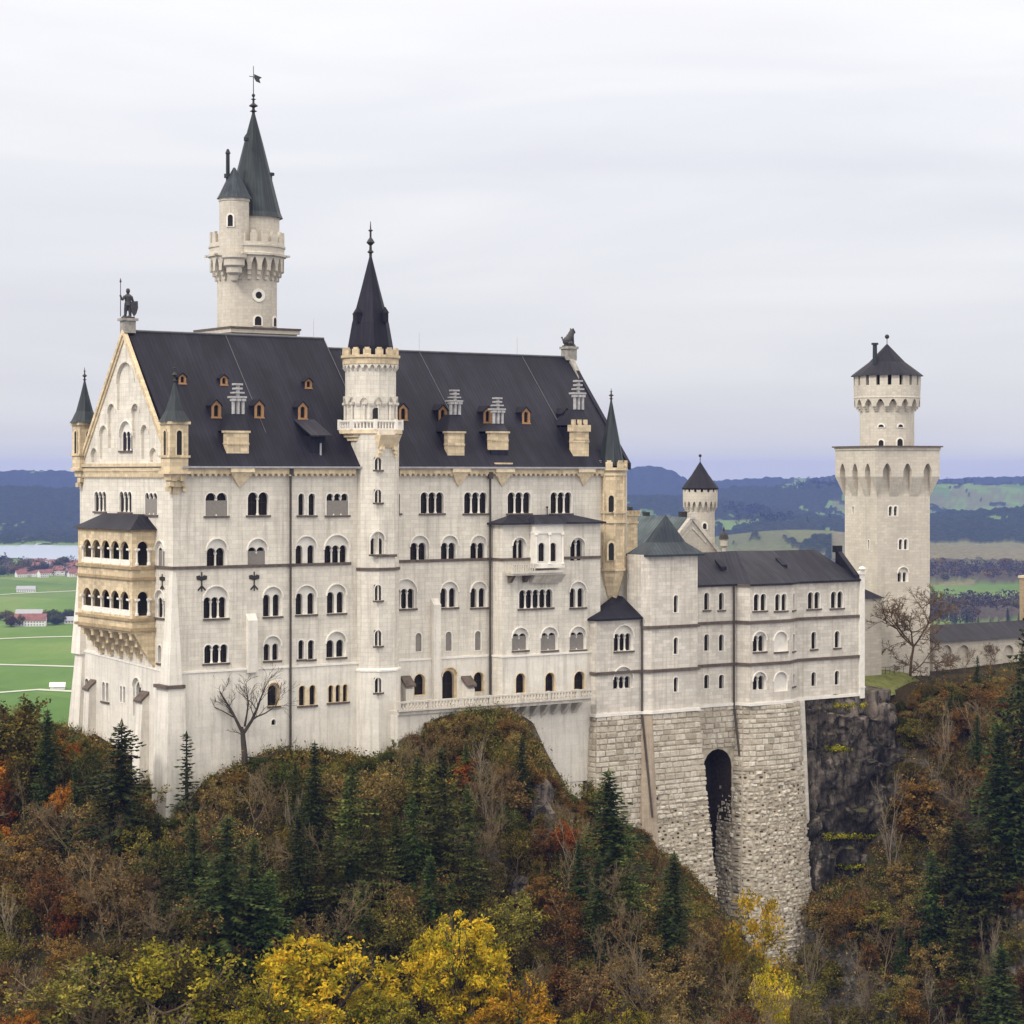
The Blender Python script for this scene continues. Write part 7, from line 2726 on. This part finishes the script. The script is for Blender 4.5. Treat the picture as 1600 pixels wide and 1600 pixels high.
# the big leafless tree in front of the long facade: forked trunk, one limb to the left, a fan to the right, a low bough
def old_tree():
    r = random.Random(8)
    tk, tips = TM_(), []
    V = Vector
    e = V((CA * 0 + 1, 0, 0))
    def chain(pts, r0, r1, kids=2, depth=2, L=2.0):
        n = len(pts) - 1
        for i in range(n):
            a, b = V(pts[i]), V(pts[i + 1])
            ra, rb = r0 + (r1 - r0) * i / n, r0 + (r1 - r0) * (i + 1) / n
            tk.tube(a, b, ra, rb, 6)
            if i >= 1 or n < 3:
                for _ in range(kids):
                    d = ((b - a).normalized() + rv(r, .85) + V((0, 0, .25))).normalized()
                    limbs(r, tk, a + (b - a) * r.random(), d, L * r.uniform(.6, 1.1), max(.035, rb * .45), depth, tips, .6, .22, (1, 2), .68, .06, .02)
        d = (V(pts[-1]) - V(pts[-2])).normalized()
        limbs(r, tk, V(pts[-1]), d, L * .8, r1 * .8, depth, tips, .6, .2, (2, 3), .7, .05, .02)
    chain([(0, 0, -1.5), (.1, 0, 2), (-.1, .1, 4.6), (-.15, 0, 5.9)], .46, .27, 0, 0, .5)
    chain([(-.12, .05, 5.3), (-.9, -.2, 7.4), (-1.6, .1, 9.0), (-2.4, 0, 10.6), (-3.1, .2, 12.0)], .25, .07, 3, 2, 2.2)
    chain([(-1.0, 0, 7.6), (-2.6, -.3, 8.8), (-4.2, -.2, 9.7), (-5.2, 0, 10.0)], .11, .04, 3, 2, 1.6)
    chain([(-.12, 0, 5.2), (.9, .3, 7.2), (1.5, .2, 8.8), (2.0, .3, 10.6), (2.5, .2, 12.2)], .25, .06, 3, 2, 2.2)
    chain([(.1, 0, 6.4), (.4, -.4, 8.2), (.6, -.5, 10.0), (.4, -.6, 11.6)], .15, .05, 3, 2, 1.9)
    chain([(1.1, .2, 7.6), (2.6, -.2, 8.4), (3.8, 0, 9.4), (4.2, .1, 10.6)], .13, .04, 3, 2, 1.8)
    chain([(.15, 0, 1.8), (1.7, -.3, 1.75), (3.2, -.5, 2.0), (4.4, -.4, 2.9), (5.4, -.3, 3.6)], .15, .05, 2, 1, 1.2)
    chain([(-.1, .1, 5.0), (-.7, -.1, 5.5), (-1.3, -.2, 5.6)], .09, .04, 1, 1, .7)
    return tk, TM_()
proto('oldtree', old_tree(), BARK['dark'], LM['brown'])
P = ground_hit(381, 1200)
plant('oldtree', 'leafless_tree', 'big leafless dark tree standing before the long facade left of the downpipe', 'bare tree', P, (1200 - 1035) * P.y / FPX, rot=0.0, fat=1.25)
proto('larch', make_bare(12, 218, 5, .95, .13, .19, .03, 0, minr=.024, nkid=(3, 4)), BARK['twig'], LM['brown'])
P = to_world((ST(1424, 8), 8, -35.5))
plant('larch', 'leafless_tree', 'leafless brown tree in front of the square tower foot', 'bare tree', P, 150 * P.y / FPX, fat=1.25)
for k, (u, t_, H) in enumerate(((1462, 12, 5.5), (1485, 13, 4.2), (1508, 12, 4.8), (1556, 12, 5.2), (1590, 11, 6.5))):
    sq_ = ST(u, t_)
    Pw = to_world((sq_, t_, 0))
    plant('larch' if k % 2 else 'bare%d' % (k % 4), 'leafless_tree', 'leafless brown tree in the row before the gatehouse wall', 'bare tree', Vector((Pw.x, Pw.y, hill_h(Pw.x, Pw.y))), H, 'leafless trees before the gatehouse wall', None, BARK['twig'], None, 1.1)
for u, vt, vb, lab in ((1478, 1095, 1235, 'tall pale leafless pole-like tree on the right slope below the lawn'), (1465, 1165, 1305, 'pale leafless tree below the pole-like one on the right slope'), (1395, 1190, 1400, 'pale thin trunk along the right edge of the rock cliff'),
                     (1538, 1430, 1580, 'pale twin trunk tree low on the right slope'), (1550, 1440, 1590, 'pale slim trunk right of the twin trunk tree'), (1345, 1455, 1600, 'pale slim trunk at the bottom below the cliff'), (1262, 1430, 1600, 'pale slim trunk right of the great pier foot'),
                     (768, 1225, 1330, 'pale slim trunk on the right side of the knoll'), (782, 1235, 1345, 'second pale slim trunk on the right side of the knoll')):
    plant_at('pole%d' % (int(u) % 2), 'leafless_tree', lab, 'bare tree', u, vt, vb, .8)

# more conifers that stand in dark masses down the slope
for q, (u, vt, vb, key, fat) in enumerate(((300, 1262, 1470, 'wide0', .95), (392, 1300, 1520, 'wide1', 1.05), (268, 1345, 1520, 'pine0', 1.0), (470, 1262, 1450, 'spruce1', 1.1), (518, 1290, 1480, 'pine1', 1.0), (592, 1240, 1440, 'pine0', .9),
                            (648, 1232, 1430, 'wide0', .85), (735, 1300, 1470, 'pine1', 1.0), (668, 1330, 1500, 'spruce0', 1.2), (572, 1370, 1540, 'pine0', 1.1), (1460, 1320, 1520, 'wide0', .9), (1545, 1270, 1470, 'pine0', 1.1), (1500, 1400, 1580, 'pine1', 1.1), (120, 1190, 1330, 'spruce2', 1.0), (985, 1300, 1480, 'pine0', .9), (930, 1330, 1500, 'spruce1', 1.0))):
    big = u > 1400
    plant_at(key, 'spruce_tree' if key[0] != 'p' else 'pine_tree', ('full green conifer in the dark group on the right slope' if big else 'full green conifer in the dark groups across the middle slope') if key[0] != 'p' else ('soft olive green pine in the dark group on the right slope' if big else 'soft olive green pine in the dark groups across the middle slope'), con, u, vt, vb, fat, None, None, ('conifers grouped on the right slope' if big else 'conifers grouped on the middle slope') + (' of the soft kind' if key[0] == 'p' else ''))

# --- the rest of the wood, planted one by one, by zone
ZONES = [
 # u0, u1, phrase, weights
 (-90, 130, 'on the left edge of the slope', dict(small=3, thin=3, bare=2, bush=1, spruce=.4, pole=.7), ['rust', 'orange', 'brown', 'olive', 'olive', 'rust']),
 (130, 330, 'below the west gable wall', dict(small=2, thin=3, bare=4, bush=1.2, spruce=.8, pole=.7), ['brown', 'olive', 'brown', 'green']),
 (330, 620, 'below the long facade', dict(small=2, thin=3, bare=2.5, bush=1, spruce=1.6, pine=1.2, pole=.7), ['brown', 'olive', 'green', 'olive', 'brown', 'rust']),
 (620, 860, 'on the knoll under the terrace', dict(small=2.5, thin=3, bare=2, bush=1.5, pine=1.2, pole=.7), ['brown', 'olive', 'green', 'olive', 'rust']),
 (860, 1110, 'beneath the left foundation pier', dict(small=2, thin=3, bare=3, bush=3, spruce=.5, pole=.7), ['brown', 'olive', 'brown', 'rust']),
 (1110, 1400, 'under the great pier and the cliff', dict(small=2, thin=3, bare=3, bush=3, pole=.6), ['olive', 'brown', 'rust', 'olive']),
 (1400, 1700, 'on the right slope below the gatehouse', dict(small=3, thin=3, bare=2.5, bush=2, pole=.8, spruce=.6), ['rust', 'brown', 'rust', 'olive', 'brown']),
]
VAR = dict(small=3, thin=3, bare=4, bush=3, spruce=4, pine=2, pole=2)
HT = dict(small=(5, 8.5), thin=(6.5, 11), bare=(7.5, 12), bush=(3, 5.5), spruce=(8, 14), pine=(8, 13), pole=(8, 12))
NM = dict(small='beech_tree', thin='beech_tree', bare='leafless_tree', bush='thicket_bush', spruce='spruce_tree', pine='pine_tree', pole='leafless_tree')
WORD = dict(rust='rust brown', orange='orange', brown='brown', olive='olive yellow', green='dull green')
count = {}
placed = []
def want(kind, zone_i):
    return None
targets = 520
tries = 0
n_ok = 0
while n_ok < targets and tries < 14000:
    tries += 1
    u = tr.uniform(-80, 1690) if tries % 5 else tr.uniform(1395, 1690)
    sk = skyline(u)
    v = tr.uniform(sk + 20, 1730)
    if tr.random() > .35 + .65 * min(1, (1760 - v) / 500): continue
    P = ground_hit(u, v)
    if P is None: continue
    if any((P.x - a) ** 2 + (P.y - b) ** 2 < 2.5 ** 2 for a, b in placed): continue
    z = next(z for z in ZONES if z[0] <= u < z[1]) if -90 <= u < 1700 else ZONES[-1]
    kinds, w = zip(*z[3].items())
    kind = tr.choices(kinds, w)[0]
    H = tr.uniform(*HT[kind])
    hmax = (v - sk) * P.y / FPX
    # leave room for the yellow maples and for wider crowns near the walls
    if H > hmax:
        H = hmax * tr.uniform(.85, 1)
    if H < 1.8: continue
    if H < HT[kind][0] * .55:
        kind = 'bush' if tr.random() < .6 else 'small'
    # crown must not spill over walls on either side of it
    rad = H * .35 * FPX / P.y
    vt = v - H * FPX / P.y
    if any(vt + .25 * (v - vt) < skyline(u + q * rad) - 4 for q in (-1, -.5, .5, 1)): continue
    lm = tr.choice(z[4])
    if kind in ('spruce', 'pine'):
        lab = 'dark %s among the bare trees %s' % ('spruce' if kind == 'spruce' else 'pine', z[2]); lmm = None
    elif kind == 'bare':
        lab = 'leafless grey brown tree in the thicket %s' % z[2]; lmm = None
    elif kind == 'pole':
        lab = 'thin pale trunked leafless tree %s' % z[2]; lmm = None
    elif kind == 'bush':
        lab = 'twiggy %s bush in the undergrowth %s' % (WORD[lm], z[2]); lmm = LM[lm]
    elif kind == 'thin':
        lab = 'half bare %s tree in the thicket %s' % (WORD[lm], z[2]); lmm = LM[lm]
    else:
        lab = 'small %s leaved tree in the thicket %s' % (WORD[lm], z[2]); lmm = LM[lm]
    cat = {'spruce': con, 'pine': con, 'bare': 'bare tree', 'pole': 'bare tree', 'bush': 'bush'}.get(kind, bt)
    plant('%s%d' % (kind, tr.randrange(VAR[kind])), NM[kind], lab, cat, P, H, lab.replace('tree', 'trees').replace('bush', 'bushes').replace('spruce', 'spruces').replace('pine', 'pines'), lmm, None, None, tr.uniform(.85, 1.2))
    placed.append((P.x, P.y))
    n_ok += 1

# scrub along the upper edge of the wood, against the walls and rock
ne = 0
for q in range(400):
    u = tr.choice((tr.uniform(600, 800), tr.uniform(790, 1130), tr.uniform(90, 600), tr.uniform(1400, 1600)))
    v = skyline(u) + tr.uniform(2, 40)
    P = ground_hit(u, v)
    if P is None: continue
    s_, t_ = to_castle(P.x, P.y)
    if t_ > -2.5 and 0 < s_ < 128: continue
    H = min(tr.uniform(1.5, 3.2), (v - skyline(u) + 8) * P.y / FPX)
    if H < 1.0: continue
    lm = tr.choice(('olive', 'brown', 'green', 'brown', 'rust'))
    z = next((z for z in ZONES if z[0] <= u < z[1]), ZONES[-1])
    lab = 'low %s scrub at the upper wood edge %s' % (WORD[lm], z[2])
    plant('bush%d' % tr.randrange(3), 'scrub_bush', lab, 'bush', P, H, lab, LM[lm], None, None, tr.uniform(1.0, 1.5))
    ne += 1
    if ne >= 130: break
# --- low growth that covers the slope: nobody could count it
un = {k: TM_() for k in ('brown', 'rust', 'olive', 'green')}
ur = random.Random(77)
made = 0
tries = 0
while made < 14000 and tries < 60000:
    tries += 1
    u = ur.uniform(-60, 1670) if tries % 4 else ur.choice((ur.uniform(600, 1110), ur.uniform(90, 620)))
    sk = skyline(u)
    v = sk - 14 + (1700 - sk) * ur.random() ** 1.15 if tries % 4 else sk - 12 + 85 * ur.random()
    P = ground_hit(u, v)
    if P is None: continue
    s, t = to_castle(P.x, P.y)
    if t > -1.5 and 0 < s < 128: continue
    n = noise.noise(Vector((P.x * .07, P.y * .07, 2)))
    w = [2.2 + n, .55 + .5 * max(0, -n) + (u < 200) * .4 + (u > 1380) * .4, 1.3, 1.0 + 1.5 * max(0, n)]
    if 600 < u < 780 and v < 1250: w[3] += 2.5
    k = ur.choices(list(un), w)[0]
    big_ = ur.uniform(.5, 1.25)
    for _ in range(ur.randint(12, 22)):
        leaf(P + Vector((ur.gauss(0, .6) * big_, ur.gauss(0, .6) * big_, abs(ur.gauss(.3, .45)) * big_)), ur.uniform(.09, .19), ur, un[k], .5)
    if ur.random() < .45:
        for _ in range(3):
            un[k].tube(P, P + Vector((ur.uniform(-.7, .7), ur.uniform(-.7, .7), ur.uniform(.8, 2.2))), .025, .01, 3)
    made += 1
for k, tm in un.items():
    o = bpy.data.objects.new('undergrowth', tm.mesh('undergrowth_' + k, LM[k]))
    COL.objects.link(o)
    tag(o, '%s undergrowth and low brush covering the wooded slope' % WORD[k], 'undergrowth', kind='stuff')
# moss and grass tufts hanging on the cliff and wall tops
# yellow green grass on the ledges of the cliff
gl = TM_()
for (u0, u1, v0, n_) in ((1292, 1328, 1171, 46), (1288, 1385, 1308, 150), (1312, 1352, 1356, 70), (1262, 1300, 1420, 60), (1330, 1395, 1402, 80), (1300, 1352, 1104, 40)):
    for _ in range(n_):
        u, v = ur.uniform(u0, u1), v0 + ur.gauss(0, 2.2)
        h_ = CLIFF_TREE.ray_cast(Vector((0, 0, 0)), Vector(((u - CX) / FPX, 1, -(v - HZ) / FPX)).normalized())
        if h_[0] is None: continue
        for _k in range(7):
            leaf(h_[0] + Vector((ur.gauss(0, .3), ur.gauss(-.1, .15), abs(ur.gauss(.05, .2)))), ur.uniform(.10, .2), ur, gl, .8)
o = bpy.data.objects.new('ledge_grass', gl.mesh('ledge_grass', LM['lime']))
COL.objects.link(o)
tag(o, 'yellow green grass on the narrow ledges of the dark cliff', 'grass', kind='stuff')
# pale rocks that show through
for u, v, r in ((815, 1400, 1.6), (800, 1440, 1.3), (835, 1250, 2.4), (845, 1290, 2.0), (1005, 1470, 1.6), (1018, 1500, 1.3), (440, 1425, .9), (1590, 1420, 1.8), (1450, 1440, 1.5), (840, 1330, 1.8), (1000, 1555, 1.5), (1345, 1350, 1.2)):
    P = ground_hit(u, v)
    if P is None: continue
    mb = MB()
    boulder(mb, (0, 0, 0), r, u * .1, (1, .8, 1.5))
    o = mb.build('rock_outcrop', M['rock'])
    o.location = P
    tag(o, 'grey rock outcrop showing between the bushes of the slope', 'rock', 'rock outcrops on the wooded slope')

# --- trees of the plain, far away
def far_tree(u, v, H, key, label, group, leafm=None, fat=1.0, name='field_tree', z0=None):
    Y = Yv(v)
    X = at_u(u, Y)
    plant(key, name, label, 'tree', Vector((X, Y, far_h(X, Y) if z0 is None else z0)), H, group, leafm, None, None, fat)
fr = random.Random(3)
for _ in range(26):
    far_tree(fr.uniform(-5, 150), fr.uniform(886, 903), fr.uniform(14, 24), 'leafy%d' % fr.randrange(4), 'dull tree among the village houses on the lake shore', 'trees in the lake village', LM['brown'] if fr.random() < .5 else LM['green'], 1.3)
for _ in range(14):
    far_tree(fr.uniform(68, 128), fr.uniform(968, 978), fr.uniform(10, 15), 'leafy%d' % fr.randrange(4), 'dark tree in the hedge right of the white farmhouse', 'hedge trees right of the farmhouse', LM['green'], 1.3)
for _ in range(9):
    far_tree(fr.uniform(-5, 34), fr.uniform(966, 980), fr.uniform(9, 14), 'leafy%d' % fr.randrange(4), 'brownish tree around the farm left of the white farmhouse', 'trees around the farm', LM['olive'], 1.2)
for u, v, H in ((1492, 985, 18), (1510, 980, 20), (1528, 984, 15), (1548, 986, 14), (1575, 978, 21), (1592, 982, 18), (1560, 984, 12)):
    far_tree(u, v, H, 'spruce%d' % fr.randrange(4), 'dark conifer on the plain behind the gatehouse roof', 'conifers behind the gatehouse', None, 1.1, 'spruce_tree')
for _ in range(34):
    far_tree(fr.uniform(1452, 1610), fr.choice((fr.uniform(884, 908), fr.uniform(945, 968))), fr.uniform(11, 19), 'leafy%d' % fr.randrange(4), 'brownish autumn tree on the plain right of the square tower', 'trees on the plain right of the square tower', LM['olive'] if fr.random() < .5 else LM['brown'], 1.2)
for u, v, H in ((1262, 838, 26), (1296, 834, 28), (1250, 846, 20), (1215, 848, 18), (1180, 850, 20), (1150, 846, 18), (1310, 852, 20), (1230, 850, 22)):
    far_tree(u, v, H, 'spruce%d' % fr.randrange(4), 'far conifer on the green hillside between turret and square tower', 'conifers on the far green hillside', None, 1.2, 'spruce_tree')

# woods and copses of the plain that read as one mass from here
LM['copse'] = leaf_mat('copse_twigs', [(.045, .036, .030), (.085, .066, .052), (.13, .10, .075), (.065, .07, .04)], trans=.1)
LM['farwood'] = leaf_mat('far_conifer_wood', [(.010, .018, .009), (.022, .032, .014), (.04, .05, .022)], trans=.0)
def far_mass(name, label, mat, bands, n, H):
    tm = TM_()
    for _ in range(n):
        (u0, u1, v0, v1) = fr.choice(bands)
        u, v = fr.uniform(u0, u1), fr.uniform(v0, v1)
        Y = Yv(v)
        X = at_u(u, Y)
        z = far_h(X, Y)
        h = fr.uniform(.6, 1.2) * H
        w = h * fr.uniform(.28, .42)
        for _k in range(34):
            q = fr.random()
            p = Vector((X + fr.gauss(0, .5) * w, Y + fr.gauss(0, .5) * w, z + h * (.1 + .9 * q)))
            leaf(p, h * .085, fr, tm, .2)
        tm.tube(Vector((X, Y, z)), Vector((X, Y, z + h * .8)), h * .02, h * .008, 3)
    o = bpy.data.objects.new(name, tm.mesh(name, mat))
    COL.objects.link(o)
    tag(o, label, 'wood', kind='stuff')
far_mass('copse', 'grey brown copses on the plain right of the square tower', LM['copse'], [(1448, 1625, 890, 909), (1448, 1625, 890, 909), (1448, 1520, 944, 975), (1500, 1625, 944, 962), (1130, 1320, 846, 856)], 620, 17)
far_mass('copse', 'brown trees round the village and along the lake shore', LM['copse'], [(-20, 120, 884, 900), (-20, 40, 880, 900)], 90, 17)
far_mass('far_wood', 'dark conifer rows on the far meadows', LM['farwood'], [(1460, 1560, 780, 782), (1500, 1600, 799, 803), (1455, 1530, 801, 806), (1150, 1240, 834, 838), (1010, 1060, 800, 803), (1180, 1300, 796, 800), (85, 125, 796, 800), (1240, 1320, 810, 813), (1120, 1200, 822, 825)], 420, 26)

# ------------------------------------------------------------------ the air: pale even haze round everything
mh = bpy.data.materials.new('air')
mh.use_nodes = True
nt = mh.node_tree
nt.nodes.clear()
ou = nt.nodes.new('ShaderNodeOutputMaterial')
pv = nt.nodes.new('ShaderNodeVolumePrincipled')
pv.inputs['Color'].default_value = (.26, .37, .93, 1)
pv.inputs['Density'].default_value = HAZE
pv.inputs['Anisotropy'].default_value = 0.0
nt.links.new(pv.outputs[0], ou.inputs['Volume'])
mb = MB()
mb.box(-12600, 12600, -320, 12600, -173, 67)
hz = mb.build('haze', mh)
tag(hz, 'thin bluish haze over the whole plain', 'haze', kind='stuff')
